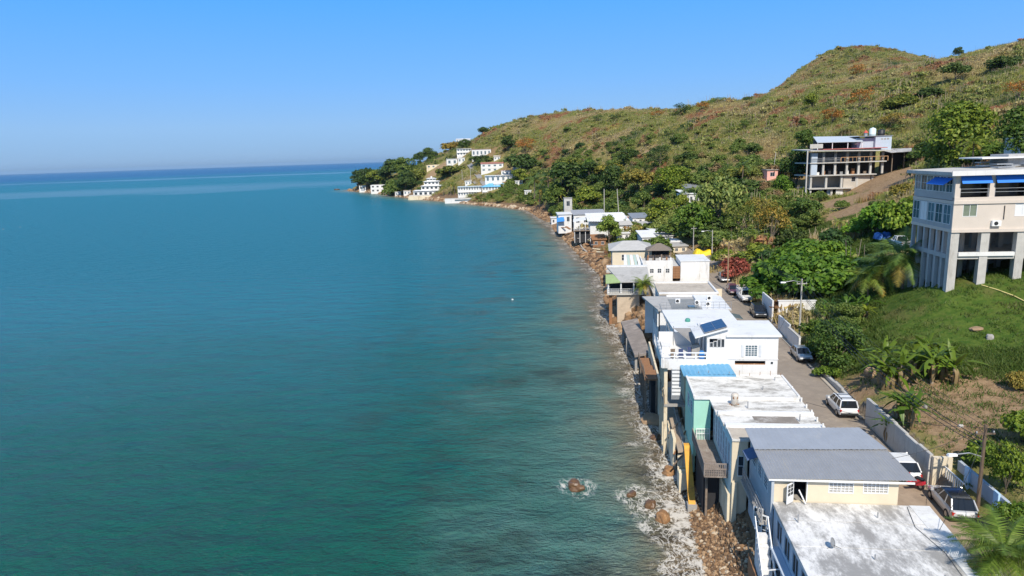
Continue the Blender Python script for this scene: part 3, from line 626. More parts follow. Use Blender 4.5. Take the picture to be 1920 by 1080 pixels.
class House:
    def __init__(s, name, label, cat, u, v, z, group=None, frame='row', rz=0.0):
        s.o = (u, v, z); s.row = frame == 'row'
        x, y = row(u, v) if s.row else (u, v)
        s.rz = -YAW if s.row else rz
        s.root = thing(name, label, cat, (x * K, y * K, z * K), s.rz, group)
    def L(s, u, v, z):
        a, b, c = (u - s.o[0]) * K, (v - s.o[1]) * K, (z - s.o[2]) * K
        return (a, b, c)
    def put(s, name, mb, m, parent=None, label=None, smooth=False):
        mb.v = [s.L(*p) for p in mb.v]; o = mb.build(name, m, parent or s.root, smooth)
        if label: o['label'] = label
        return o
    def box(s, name, m, u0, u1, v0, v1, z0, z1, parent=None): return s.put(name, MB().box(u0, u1, v0, v1, z0, z1), m, parent)
    def wall(s, name, m, axis, at, a0, a1, z0, z1, holes=(), th=.16, parent=None):
        """wall in the plane v=at ('v') or u=at ('u'), running behind that plane, with real openings"""
        A = sorted({a0, a1, *[h[0] for h in holes], *[h[1] for h in holes]}); Z = sorted({z0, z1, *[h[2] for h in holes], *[h[3] for h in holes]})
        mb = MB()
        for i in range(len(A) - 1):
            for j in range(len(Z) - 1):
                ca, cz = (A[i] + A[i + 1]) / 2, (Z[j] + Z[j + 1]) / 2
                if any(h[0] < ca < h[1] and h[2] < cz < h[3] for h in holes): continue
                if axis == 'v': mb.box(A[i], A[i + 1], at, at + th, Z[j], Z[j + 1])
                else: mb.box(at, at + th, A[i], A[i + 1], Z[j], Z[j + 1])
        return s.put(name, mb, m, parent)
    def win(s, axis, at, a0, a1, z0, z1, nx=2, nz=3, sash=1, m=None, fr=None, name='window', depth=.06, fw=.045):
        """window set in an opening: pane inside, frame and glazing bars in front"""
        m = m or GLASS; fr = fr or FRAME
        def bx(p, q, r0, r1, d0, d1): return (p, q, at + d0, at + d1, r0, r1) if axis == 'v' else (at + d0, at + d1, p, q, r0, r1)
        mb = MB()
        for p, q, r0, r1 in ((a0, a1, z0, z0 + fw), (a0, a1, z1 - fw, z1), (a0, a0 + fw, z0 + fw, z1 - fw), (a1 - fw, a1, z0 + fw, z1 - fw)): mb.box(*bx(p, q, r0, r1, -.02, depth))
        w = s.put(name, mb, fr)
        n = sash; aw = (a1 - a0 - 2 * fw) / n
        for k in range(n):
            p0 = a0 + fw + k * aw; p1 = p0 + aw
            s.put('pane', MB().box(*bx(p0, p1, z0 + fw, z1 - fw, depth * .6, depth * .6 + .02)), m, w)
            if n > 1 or nx > 1 or nz > 1:
                b = MB(); t = .016
                if n > 1 and k: b.box(*bx(p0 - .02, p0 + .02, z0 + fw, z1 - fw, .0, depth * .55))
                for i in range(1, nx): b.box(*bx(p0 + aw * i / nx - t, p0 + aw * i / nx + t, z0 + fw, z1 - fw, .005, depth * .5))
                for i in range(1, nz): zz = z0 + fw + (z1 - z0 - 2 * fw) * i / nz; b.box(*bx(p0, p1, zz - t, zz + t, .008, depth * .45))
                if b.v: s.put('glazing_bars', b, fr, w)
        return w
    def rail(s, a, b, h, n, m=None, bal=True, rails=2, t=.05, name='railing', each=False):
        """railing from a to b (u,v,z at its foot)"""
        m = m or FRAME; mb = MB(); a = Vector(a); b = Vector(b)
        for k in range(rails): dz = Vector((0, 0, h * (1 - k / max(rails, 1) * .82))); mb.bar(a + dz, b + dz, t, t)
        for q in (a, b): mb.bar(q, q + Vector((0, 0, h)), t * 1.2)
        o = s.put(name, mb, m)
        if bal:
            for i in range(1, n):
                p = a + (b - a) * i / n; x = MB().bar(p + Vector((0, 0, .02)), p + Vector((0, 0, h - t * .6)), t * .7)
                if each: s.put('baluster', x, m, o)
                else:
                    mb2 = locals().get('mb2') or MB(); mb2.add(x.v, x.f)
            if not each and n > 1: s.put('balusters', mb2, m, o)
        return o
    def sheets(s, n, c0, c1, c2, c3, m, ridges=5, amp=.025, name='roof_sheet', over=.0, parent=None):
        """n corrugated sheets side by side over the quad c0..c3 (c0,c1 lower edge left to right, c2,c3 upper edge right to left)"""
        c0, c1, c2, c3 = map(Vector, (c0, c1, c2, c3)); nr = (c1 - c0).cross(c3 - c0).normalized()
        for k in range(n):
            mb = MB(); q = ridges * 2; vs = []
            for i in range(q + 1):
                t = (k + i / q) / n; off = nr * ((amp if i % 2 else -amp) + (k % 2) * .006)
                a = c0.lerp(c1, t); b = c3.lerp(c2, t); vs += [a + off, b + off, a + off - nr * .03, b + off - nr * .03]
            fs = []
            for i in range(q):
                o = i * 4; fs += [(o, o + 4, o + 5, o + 1), (o + 2, o + 3, o + 7, o + 6), (o, o + 2, o + 6, o + 4), (o + 1, o + 5, o + 7, o + 3)]
            fs += [(0, 1, 3, 2), (q * 4, q * 4 + 2, q * 4 + 3, q * 4 + 1)]
            mb.add(vs, fs); s.put(name, mb, m, parent)
def ac_unit(h, u, v, z, w=.75, face='v', label=None, parent=None):
    o = h.box('air_conditioner', FRAME, u, u + w, v, v + .3, z, z + .55, parent)
    mb = MB(); n = 14
    vs = [(u + w * .42 + .2 * math.cos(6.283 * i / n), v - .012, z + .28 + .2 * math.sin(6.283 * i / n)) for i in range(n)]
    mb.add(vs, [tuple(range(n))]); h.put('fan_grille', mb, BLACK, o)
    return o
ROWG = 'houses of the shore row'
def parapet(h, m, u0, u1, v0, v1, z, hh=.14, t=.14, sides='lrfb', name='roof_kerb'):
    for sd, b in (('f', (u0, u1, v0, v0 + t)), ('b', (u0, u1, v1 - t, v1)), ('l', (u0, u0 + t, v0 + t, v1 - t)), ('r', (u1 - t, u1, v0 + t, v1 - t))):
        if sd in sides: h.box(name, m, *b, z, z + hh)
# --- A: nearest white flat roof -------------------------------------------------
h = House('flat_roofed_house', 'nearest flat-roofed house with stained white roof and blue-shaded side windows', 'house', .3, -8, 0, ROWG)
h.put('roof', MB().hexa([(.15, -14, 6.2), (8.3, -14, 6.2), (9.0, -.06, 6.2), (.25, -.06, 6.2), (.15, -14, 6.4), (8.3, -14, 6.4), (9.0, -.06, 6.4), (.25, -.06, 6.4)]), ROOFW)
h.put('roof_strip', MB().hexa([(7.55, -14, 6.402), (8.3, -14, 6.402), (9.0, -.07, 6.402), (7.9, -.07, 6.402), (7.55, -14, 6.425), (8.3, -14, 6.425), (9.0, -.07, 6.425), (7.9, -.07, 6.425)]), ROOFC)
vs = [-13.6 + 1.62 * i for i in range(8)]
h.wall('side_wall', BLUEW, 'u', .32, -14, -.3, .8, 6.2, [(v_, v_ + 1.1, 4.7, 5.95) for v_ in vs] + [(v_, v_ + 1.1, 2.2, 3.6) for v_ in vs])
for v_ in vs:
    h.win('u', .32, v_, v_ + 1.1, 4.7, 5.95, 1, 1, 2, DARK, BLUEW); h.win('u', .32, v_, v_ + 1.1, 2.2, 3.6, 1, 1, 2, DARK, BLUEW)
h.put('side_ledge', MB().box(-.15, .3, -14, -1.6, 4.3, 4.42), BLUEW)
h.box('front_wall', WHITE, .5, 8.2, -13.9, -13.7, 1, 6.2); h.box('street_wall', WHITE, 8.05, 8.2, -13.7, -.3, 3, 6.2); h.box('floor_slab', CONC, .5, 8.0, -13.6, -.2, 3.9, 4.1)
h.box('back_wall', WHITE, .5, 8.0, -.3, -.1, 1, 6.2)
for k in range(3): h.put('pole', MB().bar((-.55, -3.2 - k * .9, 3.9), (.35, -3.3 - k * .9, 4.1), .05), FRAME)
for k in range(5): h.put('roof_seam', MB().box(.35, 7.9, -12.6 + k * 2.6, -12.57 + k * 2.6, 6.4, 6.412), ROOFS)
for (u0, v0, l_) in ((1.1, -2.4, .5), (5.6, -1.6, .35), (3.9, -5.8, .3), (6.4, -7.5, .4)): h.put('pipe_stub', MB().tube([(u0, v0, 6.38), (u0, v0, 6.4 + l_)], .035, 6), GREYM)
h.put('roof_cable', MB().tube([(7.7, -.3, 6.44), (7.2, -2.5, 6.44), (7.6, -5, 6.44), (7.3, -9, 6.44)], .014, 5), BLACK)
dish = thing('satellite_dish', 'small satellite dish lying tilted on the nearest white roof', 'satellite dish', (*[c * K for c in row(2.07, -4.9)], 6.4 * K), .5)
mb = MB(); mb.lathe([(0.001, 0), (.12, .012), (.22, .045), (.3, .09), (.3, .10), (.2, .06), (.001, .02)], 18)
d = mb.build('reflector', GREYM, dish, True); d.location = (0, 0, .42); d.rotation_euler = (math.radians(68), 0, .3)
MB().tube([(0, 0, 0), (0, .05, .42)], .025, 6).build('mast', GREYM, dish); MB().tube([(-.25, .1, .02), (.25, .1, .02)], .025, 6).build('foot', GREYM, dish); MB().tube([(0, -.02, .3), (.35, -.45, .1)], .015, 6).build('feed_arm', BLACK, dish)
# --- B: cream house with grey metal roof ----------------------------------------
h = House('cream_house', 'cream house with grey metal roof, two grid windows and open white door', 'house', .3, 0, 1, ROWG)
WB = [(1.47, 2.19, 6.43, 7.72), (3.42, 4.82, 7.02, 7.86), (5.33, 6.73, 7.06, 7.90)]
h.wall('front_wall', CREAM, 'v', 0.0, .3, 7.28, 5.9, 8.02, WB)
for (a0, a1, z0, z1) in WB[1:]: h.win('v', .0, a0, a1, z0, z1, 3, 5, 2, mat('curtained_glass', (0.42, 0.40, 0.36), .2, .3, 3), FRAME, depth=.09)
fr = h.put('door_frame', MB().box(1.42, 1.47, -.03, .1, 6.43, 7.77).box(2.19, 2.24, -.03, .1, 6.43, 7.77).box(1.47, 2.19, -.03, .1, 7.72, 7.77), FRAME)
dr = MB().hexa([(1.46, -.05, 6.45), (.98, -.50, 6.45), (.95, -.47, 6.45), (1.43, -.02, 6.45), (1.46, -.05, 7.70), (.98, -.50, 7.70), (.95, -.47, 7.70), (1.43, -.02, 7.70)])
door = h.put('door', dr, FRAME)
for i in range(2):
    for j in range(3):
        t0, t1 = .12 + i * .42, .46 + i * .42; zz = 6.95 + j * .24
        p = lambda t: (1.46 - .48 * t, -.06 - .45 * t)
        (ax, ay), (bx_, by) = p(t0), p(t1); h.put('pane', MB().add([(ax + .004, ay - .006, zz), (bx_ + .004, by - .006, zz), (bx_ + .004, by - .006, zz + .19), (ax + .004, ay - .006, zz + .19)], [(0, 1, 2, 3)]), GLASS, door)
h.put('fallen_board', MB().bar((1.75, -.05, 7.2), (2.1, -.3, 6.43), .09, .04), FRAME)
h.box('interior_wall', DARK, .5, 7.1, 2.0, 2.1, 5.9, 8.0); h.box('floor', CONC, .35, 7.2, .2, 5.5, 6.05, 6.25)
h.wall('street_wall', CREAM, 'u', 7.12, .16, 5.2, 4.5, 8.1)
h.wall('side_wall', mat('grey_blue_paint', (0.42, 0.46, 0.50), .7, .08, 1), 'u', .15, -.2, 5.6, .8, 7.9, [(.6, 1.7, 6.6, 7.5), (2.2, 3.3, 6.6, 7.5), (3.8, 4.9, 6.6, 7.5), (.8, 1.8, 3.6, 5.2), (2.6, 3.6, 3.6, 5.2)])  # blue shade of the sea side put into this wall's colour
for v0 in (.6, 2.2, 3.8): h.win('u', .15, v0, v0 + 1.1, 6.6, 7.5, 1, 4, 1, GLASSB)
for v0 in (.8, 2.6): h.win('u', .15, v0, v0 + 1.0, 3.6, 5.2, 2, 4, 1, GLASS)
h.wall('back_wall', CREAM, 'v', 5.3, .35, 7.1, 1, 8.3)
h.box('fascia', FRAME, -.05, 8.0, -.34, -.28, 7.86, 7.97)
h.sheets(9, (-.1, -.36, 8.02), (8.12, -.30, 8.10), (7.72, 2.95, 8.52), (-.25, 2.65, 8.48), METALG, 5, .022)
h.sheets(8, (-.27, 2.55, 8.55), (7.70, 2.85, 8.60), (6.98, 5.5, 8.90), (-.32, 5.2, 8.86), METALG2, 3, .012)
# open gallery on the sea side; awning's dull blue carries the shaded wall's tone
h.put('awning', MB().hexa([(-.5, 3.4, 7.35), (.14, 3.4, 7.6), (.14, 4.9, 7.6), (-.5, 4.9, 7.35), (-.5, 3.4, 7.4), (.14, 3.4, 7.65), (.14, 4.9, 7.65), (-.5, 4.9, 7.4)]), mat('blue_canvas', (0.10, 0.15, 0.27), .8, .1, 2))
h.rail((-.35, -.2, 5.1), (-.35, 5.2, 5.1), .9, 16, GREYM); h.box('gallery_floor', CONC, -.45, .14, -.2, 5.4, 4.95, 5.1)
for k in range(7): h.box('step', WHITE, -.75, -.12, -1.0 - k * .42, -.62 - k * .42, 1.2, 4.7 - k * .48)
h.rail((-.8, -.6, 4.9), (-.8, -3.4, 1.9), .8, 7, FRAME); h.rail((-.08, -.6, 4.9), (-.08, -3.4, 1.9), .8, 7, FRAME)
for q in ((-.5, 1.2), (-.25, .2)):
    w = h.put('casement', MB().hexa([(q[0], q[1], 4.1), (q[0] + .5, q[1] - .35, 4.1), (q[0] + .52, q[1] - .32, 4.1), (q[0] + .02, q[1] + .03, 4.1), (q[0], q[1], 5.4), (q[0] + .5, q[1] - .35, 5.4), (q[0] + .52, q[1] - .32, 5.4), (q[0] + .02, q[1] + .03, 5.4)]), FRAME)
    for i in range(2):
        for j in range(4):
            a = q[0] + .05 + i * .23; b = q[1] - .05 - i * .16; zz = 4.18 + j * .3
            h.put('pane', MB().add([(a, b, zz), (a + .18, b - .125, zz), (a + .18, b - .125, zz + .24), (a, b, zz + .24)], [(0, 1, 2, 3)]), GLASS, w)
h.put('timber_wall', MB().hexa([(-.95, -6.5, .6), (-.8, -6.5, .6), (-.8, .2, .6), (-.95, .2, .6), (-.95, -6.5, 1.6), (-.8, -6.5, 1.6), (-.8, .2, 2.8), (-.95, .2, 2.8)]), WOODR)
h.box('lower_terrace', CONCL, -.78, .14, -6.5, -.2, .3, 1.25)
# --- C: long house with grimy roof and deck -------------------------------------
h = House('long_white_house', 'long low house with grimy white roof sections and wooden sea deck', 'house', -1, 6, 1, ROWG)
h.box('roof_section', ROOFS, -2.55, 5.55, 13.5, 18.9, 7.85, 8.02); parapet(h, WHITE, -2.55, 5.55, 13.5, 18.9, 8.022, .07, .16, 'lrb')
h.box('roof_section', ROOFS, -1.30, 5.6, 10.62, 13.48, 7.62, 7.80); h.box('roof_section', ROOFS, -1.12, 5.66, 8.55, 10.38, 7.60, 7.76); h.box('roof_section', ROOFS, -.98, 5.72, 5.9, 8.05, 7.58, 7.72)
h.box('roof_band', ROOFC, -1.2, 5.62, 10.38, 10.62, 7.6, 7.98); h.box('roof_band', ROOFC, -1.02, 5.7, 8.05, 8.55, 7.58, 7.86)
h.box('roof_step', WHITE, -1.28, 5.58, 13.48, 13.5, 7.5, 8.0)
h.box('roof_step', WHITE, -2.5, 5.5, 13.38, 13.479, 7.8, 8.05)
h.wall('mint_front_wall', MINT, 'v', 13.52, -2.5, -1.2, 3, 7.85); h.wall('mint_side_wall', MINT, 'u', -2.5, 13.7, 18.85, 1.5, 7.85, [(14.4, 15.4, 6, 7.2), (16.2, 17.2, 6, 7.2)])
for v0 in (14.4, 16.2): h.win('u', -2.5, v0, v0 + 1, 6, 7.2, 1, 4, 1, GLASSB)
wh = [(6.5 + k * 1.0, 7.25 + k * 1.0, 4.9, 7.1) for k in range(7)]
h.wall('sea_wall', mat('pale_aqua_paint', (0.52, 0.68, 0.70), .65, .08, 1), 'u', -.98, 6.16, 13.5, 3.6, 7.6, wh)
for (a0, a1, z0, z1) in wh: h.win('u', -.98, a0, a1, z0, z1, 1, 3, 2, GLASSB)
h.wall('front_wall', CREAM, 'v', 6.0, -.95, .1, .6, 7.58, [(-.55, -.12, 5.0, 6.5)]); h.win('v', 6.0, -.55, -.12, 5.0, 6.5, 1, 2, 1, GLASS)
h.box('corner_pillar', CREAM2, -.93, -.6, 5.75, 5.99, .3, 4.6)
h.wall('rear_wall', WHITE, 'v', 18.7, -2.3, 5.5, 3, 7.85); h.wall('street_wall', WHITE2, 'u', 5.35, 6.1, 18.6, 4.4, 7.6)
h.box('inner_wall', CONC, .3, .4, 6.2, 18, 3, 7.5)
dk = h.box('deck', WOODG, -2.6, -1.0, 7.0, 13.4, 4.36, 4.42)
mb = MB()
for k in range(42): mb.box(-2.6, -1.0, 7.0 + k * .152, 7.0 + k * .152 + .128, 4.422, 4.46)
h.put('planks', mb, WOODG, dk)['kind'] = 'stuff'
h.rail((-2.6, 7.0, 4.45), (-1.02, 7.0, 4.45), .95, 13, WOODG, True, 2, .07, each=True); h.rail((-2.6, 7.06, 4.45), (-2.6, 13.3, 4.45), .95, 40, WOODG, True, 2, .07)
h.rail((-2.3, 13.3, 4.45), (-1.3, 13.3, 4.45), .95, 8, FRAME)
for v0 in (8.6, 10.6, 12.8): h.put('deck_post', MB().box(-2.25, -2.1, v0, v0 + .2, -.2, 4.36), WOOD); h.put('deck_beam', MB().box(-2.3, -1.05, v0, v0 + .12, 4.2, 4.358), WOOD)
h.box('lower_wall', DARK, -2.3, -1.2, 9.2, 13.3, .5, 4.15)  # near-black box in the void under the deck: its shade put in as colour
for k, (u0, v0) in enumerate(((1.2, 11.6), (4.3, 9.2), (3.1, 15.2), (4.6, 17.6))): h.put('vent_pipe', MB().tube([(u0, v0, 7.6), (u0, v0, 8.35)], .04, 6), GREYM)
for k in range(10): h.put('rebar_stub', MB().tube([(-2.3 + k * .85, 18.75, 8.0), (-2.28 + k * .85, 18.75, 8.28 + .1 * (k % 3))], .02, 5), RUST)
for k in range(9): h.put('street_baluster', MB().box(5.45, 5.55, 6.6 + k * 1.3, 6.7 + k * 1.3, 7.7, 8.1 + .05 * (k % 2)), WHITE2)
h.box('roof_patch', mat('dark_patch', (0.24, 0.21, 0.18), .9, .2, 1.2, (0.55, 0.53, 0.5), .4, .6), 1.2, 4.2, 8.8, 10.1, 7.762, 7.772); h.box('roof_patch', ROOFB, -.9, .6, 6.0, 7.9, 7.722, 7.732)
tk = thing('water_heater', 'rusty tilted water heater drum on the grimy white roof', 'water heater', (*[c * K for c in row(.35, 12.2)], 7.8 * K), -YAW)
b = MB().lathe([(.001, 0), (.30, .02), (.33, .08), (.33, .95), (.28, 1.06), (.001, 1.12)], 18).build('drum', mat('dirty_white_enamel', (0.6, 0.55, 0.48), .6, .2, 3, (0.35, 0.2, 0.1), .4, 2), tk, True); b.location = (0, .15, .12); b.rotation_euler = (math.radians(14), 0, 0)
e = MB().lathe([(.001, 0), (.2, .0), (.23, .03), (.2, .06), (.001, .06)], 16).build('rusty_cap', RUST, tk); e.location = (0, -.28, .85); e.rotation_euler = (math.radians(100), 0, 0)
MB().bar((-.45, .2, .04), (.45, .2, .04), .07).build('stand', RUST, tk); MB().bar((-.3, -.1, .04), (.3, .5, .04), .07).build('stand', RUST, tk)
# --- D: two-storey white house ----------------------------------------------------
h = House('two_storey_white_house', 'two-storey white house with solar panel, sea terrace and blue metal awning', 'house', 0, 20, 1, ROWG)
h.wall('front_wall', WHITE, 'v', 20.0, -.6, 5.38, 4.5, 11.15, [(2.62, 3.68, 9.35, 10.4), (1.8, 4.36, 8.62, 8.97), (-.38, .9, 10.15, 10.95), (4.75, 5.05, 8.62, 8.95)])
h.wall('street_wall', WHITE, 'u', 5.2, 20.17, 24.9, 4.5, 11.15); h.wall('sea_wall', WHITE, 'u', -.6, 20.17, 24.9, 1.5, 11.15, [(20.6, 21.7, 9.05, 10.9), (22.6, 23.8, 9.05, 10.9)])
h.box('rear_wall', WHITE, -.4, 5.2, 24.9, 25.05, 4.5, 11.15)
h.put('roof', MB().hexa([(1.0, 19.8, 11.15), (5.6, 19.8, 11.15), (5.75, 25.2, 11.15), (1.0, 25.2, 11.15), (1.0, 19.8, 11.32), (5.6, 19.8, 11.32), (5.75, 25.2, 11.32), (1.0, 25.2, 11.32)]), ROOFC)
h.box('roof', ROOFC, -.75, .98, 22.9, 25.2, 10.95, 11.1)
h.win('v', 20.0, 2.62, 3.68, 9.35, 10.4, 2, 5, 2, GLASSB)
for u0 in (2.3, 3.78): 
    sh = h.box('shutter', mat('pale_grey_shutter', (0.62, 0.64, 0.66), .6, .05, 2), u0, u0 + .22, 19.95, 19.985, 9.33, 10.42)
    for j in range(8): h.box('slat', MATS['pale_grey_shutter'], u0 + .03, u0 + .19, 19.93, 19.95, 9.4 + j * .125, 9.47 + j * .125, sh)
h.win('v', 20.0, 4.75, 5.05, 8.62, 8.95, 1, 1, 1, GLASS)
h.box('garage_lintel', RUST, 1.8, 4.36, 20.05, 20.15, 8.55, 8.7); h.box('string_course', WHITE, 1.2, 5.42, 19.94, 19.998, 9.1, 9.16)
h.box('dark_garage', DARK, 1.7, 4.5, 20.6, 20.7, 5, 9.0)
# clerestory with the solar panel
SL = lambda u: 11.05 + (u + 1.6) * .30
h.put('clerestory_roof', MB().hexa([(-1.65, 19.7, SL(-1.65)), (1.15, 19.7, SL(1.15)), (1.15, 23.0, SL(1.15)), (-1.65, 23.0, SL(-1.65)), (-1.65, 19.7, SL(-1.65) + .12), (1.15, 19.7, SL(1.15) + .12), (1.15, 23.0, SL(1.15) + .12), (-1.65, 23.0, SL(-1.65) + .12)]), ROOFC)
sp = h.put('solar_panel', MB().hexa([(-.85, 19.85, SL(-.85) + .2), (1.05, 19.85, SL(1.05) + .2), (1.05, 22.7, SL(1.05) + .2), (-.85, 22.7, SL(-.85) + .2), (-.85, 19.85, SL(-.85) + .25), (1.05, 19.85, SL(1.05) + .25), (1.05, 22.7, SL(1.05) + .25), (-.85, 22.7, SL(-.85) + .25)]), GREYM)
for i in range(2):
    for j in range(3):
        u0, u1 = -.82 + i * .935, -.82 + i * .935 + .90; v0, v1 = 19.88 + j * .94, 19.88 + j * .94 + .91
        h.put('module', MB().hexa([(u0, v0, SL(u0) + .252), (u1, v0, SL(u1) + .252), (u1, v1, SL(u1) + .252), (u0, v1, SL(u0) + .252), (u0, v0, SL(u0) + .27), (u1, v0, SL(u1) + .27), (u1, v1, SL(u1) + .27), (u0, v1, SL(u0) + .27)]), SOLAR, sp)
h.put('clerestory_wall', MB().hexa([(-.62, 20.0, 11.15), (1.0, 20.0, 11.15), (1.0, 20.15, 11.15), (-.62, 20.15, 11.15), (-.62, 20.0, SL(-.62)), (1.0, 20.0, SL(1.0)), (1.0, 20.15, SL(1.0)), (-.62, 20.15, SL(-.62))]), WHITE)
h.put('clerestory_side', MB().box(1.0, 1.12, 20.0, 22.9, 11.3, SL(1.05)), WHITE)
for k in range(4):
    u0 = -.36 + k * .32; z1 = 10.5 + k * .14; w = h.win('v', 20.0, u0, u0 + .29, 10.17, min(z1 + .1, 10.94), 1, 1, 1, GLASS, fw=.025)
# terrace
h.box('terrace_slab', WHITE, -4.35, -.6, 19.95, 25.0, 8.75, 9.0); h.box('terrace_fascia', WHITE, -4.4, -.6, 19.85, 19.948, 8.3, 9.12); h.box('terrace_fascia', WHITE, -4.5, -4.352, 19.95, 25.0, 8.3, 9.12)
for k in range(5): h.box('rail_post', FRAME, -4.33 + k * .92, -4.25 + k * .92, 19.9, 19.97, 9.12, 9.72)
for z0 in (9.32, 9.66): h.box('rail', FRAME, -4.36, -.62, 19.87, 19.93, z0, z0 + .09)
for k in range(5): h.box('rail_post', FRAME, -4.44, -4.37, 20.6 + k * 1.05, 20.68 + k * 1.05, 9.12, 9.72)
for z0 in (9.32, 9.66): h.box('rail', FRAME, -4.47, -4.41, 19.95, 25, z0, z0 + .09)
h.box('terrace_back_wall', WHITE, -4.3, -.62, 24.85, 25.0, 9, 10.3)
h.box('terrace_bench', WHITE, -4.2, -3.3, 22.5, 24.8, 9.0, 9.5)
for u0 in (-2.95, -1.0): h.put('sail_post', MB().bar((u0, 24.7, 9), (u0, 24.7, 10.9), .06), GREYM)
h.put('shade_sail', MB().add([(-3.0, 24.6, 10.75), (-.75, 23.6, 11.0), (-1.6, 20.9, 10.15), (-1.9, 23.1, 10.35)], [(0, 3, 1), (1, 3, 2), (2, 3, 0)]), mat('grey_canvas', (0.27, 0.26, 0.25), .9, .1, 2))
h.box('closet', CONC, -1.75, -1.05, 21.0, 21.7, 9.0, 10.1); h.box('cabinet', mat('navy_panel', (0.05, 0.07, 0.16), .5, .1, 2), -2.1, -1.8, 21.0, 21.3, 9.0, 9.85)
for k in range(2): h.put('terrace_chair', MB().box(-2.9 - k * .7, -2.5 - k * .7, 20.6, 21.0, 9.0, 9.35).box(-2.9 - k * .7, -2.5 - k * .7, 20.95, 21.0, 9.35, 9.75), (MATS['navy_panel'], WOOD)[k])
h.box('ground_floor', CREAM2, -2.3, -.65, 21.2, 24.9, .8, 8.7)
for v0 in (20.3, 22.4, 24.6): h.box('terrace_post', CREAM2, -4.2, -3.9, v0, v0 + .3, -.3, 8.74)
h.box('lower_slab', CONC, -4.2, -2.35, 20.2, 24.9, 4.6, 4.8); h.rail((-4.15, 20.3, 4.8), (-4.15, 24.8, 4.8), .9, 8, WOOD)
h.sheets(11, (-2.75, 18.55, 8.15), (1.65, 18.6, 8.18), (1.25, 20.3, 8.78), (-2.95, 20.3, 8.74), METALB, 1, .03)
h.put('awning_edge', MB().box(-2.75, 1.65, 18.48, 18.54, 8.02, 8.16), METALB)
for z0 in np.arange(5.8, 8.2, .34): h.put('louvre', MB().box(-3.55, -2.8, 19.86, 19.9, z0, z0 + .2), FRAME)
h.box('louvre_frame', GREYM, -3.6, -2.75, 19.9, 19.94, 5.4, 8.2)
br = thing('water_barrel', 'blue plastic barrel standing on the white house terrace', 'barrel', (*[c * K for c in row(-.95, 20.45)], 9.0 * K))
MB().lathe([(.001, 0), (.26, .01), (.30, .1), (.31, .4), (.30, .7), (.25, .8), (.001, .82)], 16).build('body', mat('blue_plastic', (0.05, 0.25, 0.62), .45, .1, 2), br, True); MB().lathe([(.001, .82), (.2, .82), (.2, .86), (.001, .86)], 14).build('lid', MATS['blue_plastic'], br)
# --- E, F, G: flat roofs further along ---------------------------------------------
h = House('plain_white_house', 'plain flat white-roofed house behind the solar panel house', 'house', -2, 32, 1, ROWG)
h.put('roof', MB().hexa([(-2.0, 30.5, 8.3), (5.2, 30.5, 8.3), (5.2, 42.2, 8.3), (-2.55, 42.2, 8.3), (-2.0, 30.5, 8.5), (5.2, 30.5, 8.5), (5.2, 42.2, 8.5), (-2.55, 42.2, 8.5)]), ROOFC)
h.box('front_wall', WHITE, -1.8, 5, 30.7, 30.85, 3, 8.3); h.box('street_wall', WHITE, 4.85, 5, 30.9, 42, 3, 8.3)
h.wall('sea_wall', WHITE, 'u', -2.0, 30.9, 41.8, 1, 8.3, [(32 + 2.4 * k, 33.6 + 2.4 * k, 5.8, 7.6) for k in range(4)])
for k in range(4): h.win('u', -2.0, 32 + 2.4 * k, 33.6 + 2.4 * k, 5.8, 7.6, 2, 1, 1, GLASS)
h.box('rear_wall', WHITE, -2, 4.8, 41.85, 42, 3, 8.3); h.box('gallery', WHITE, -3.4, -2.05, 31, 41.5, 4.6, 4.8); h.rail((-3.4, 31, 4.8), (-3.4, 41.5, 4.8), .9, 20, FRAME)
for k in range(4): h.put('roof_post', MB().bar((-2.5, 32 + 3 * k, 8.4), (-2.9, 32 + 3 * k, 9.5), .07), GREYM)
h.put('roof_cable', MB().bar((-2.9, 32, 9.5), (-2.9, 41, 9.5), .04), GREYM)
h.put('roof_vent', MB().lathe([(.001, 0), (.28, 0), (.3, .2), (.2, .34), (.001, .4)], 12, (-.2, 36.3, 8.5)), mat('green_plastic', (0.06, 0.28, 0.22), .6, .1, 2))
mb = MB()
for k in range(6): mb.bar((5.6, 31 + k * .9, 5.0), (6.9, 31.2 + k * .9, 6.6), .05)
h.put('street_steps', mb, FRAME)
h.put('street_awning', MB().hexa([(5.25, 41.0, 7.9), (6.7, 41.0, 7.6), (6.7, 43.2, 7.6), (5.25, 43.2, 7.9), (5.25, 41, 7.95), (6.7, 41, 7.65), (6.7, 43.2, 7.65), (5.25, 43.2, 7.95)]), GLASSB)
h = House('grey_roofed_house', 'low house with grey and white roof carrying air conditioner units', 'house', -2, 44, 1, ROWG)
h.put('roof', MB().hexa([(-2.75, 44.4, 7.8), (6.05, 44.4, 7.8), (5.9, 52.6, 7.8), (-4.2, 52.6, 7.8), (-2.75, 44.4, 8), (6.05, 44.4, 8), (5.9, 52.6, 8), (-4.2, 52.6, 8)]), ROOFG)
h.box('roof_patch', ROOFC, 2.6, 6.0, 44.5, 52.5, 8.002, 8.05); h.box('roof_kerb', ROOFC, 2.4, 2.6, 46.5, 52.4, 8.002, 8.25); h.box('roof_kerb', ROOFC, -1.0, 2.4, 52.2, 52.4, 8.002, 8.2)
h.box('roof_patch', mat('dark_roof_felt', (0.24, 0.25, 0.25), .85, .2, 1), -1.0, 2.38, 44.6, 50.5, 8.002, 8.03)
h.box('front_wall', WHITE, -2.5, 5.9, 44.6, 44.75, 3, 7.8); h.box('street_wall', WHITE, 5.75, 5.9, 44.8, 52.5, 3, 7.8); h.box('rear_wall', WHITE, -3.8, 5.7, 52.3, 52.45, 3, 7.8)
h.wall('sea_wall', WHITE2, 'u', -2.8, 44.8, 52.3, 1, 7.8, [(45.3 + 2.3 * k, 47 + 2.3 * k, 5.2, 7.4) for k in range(3)])
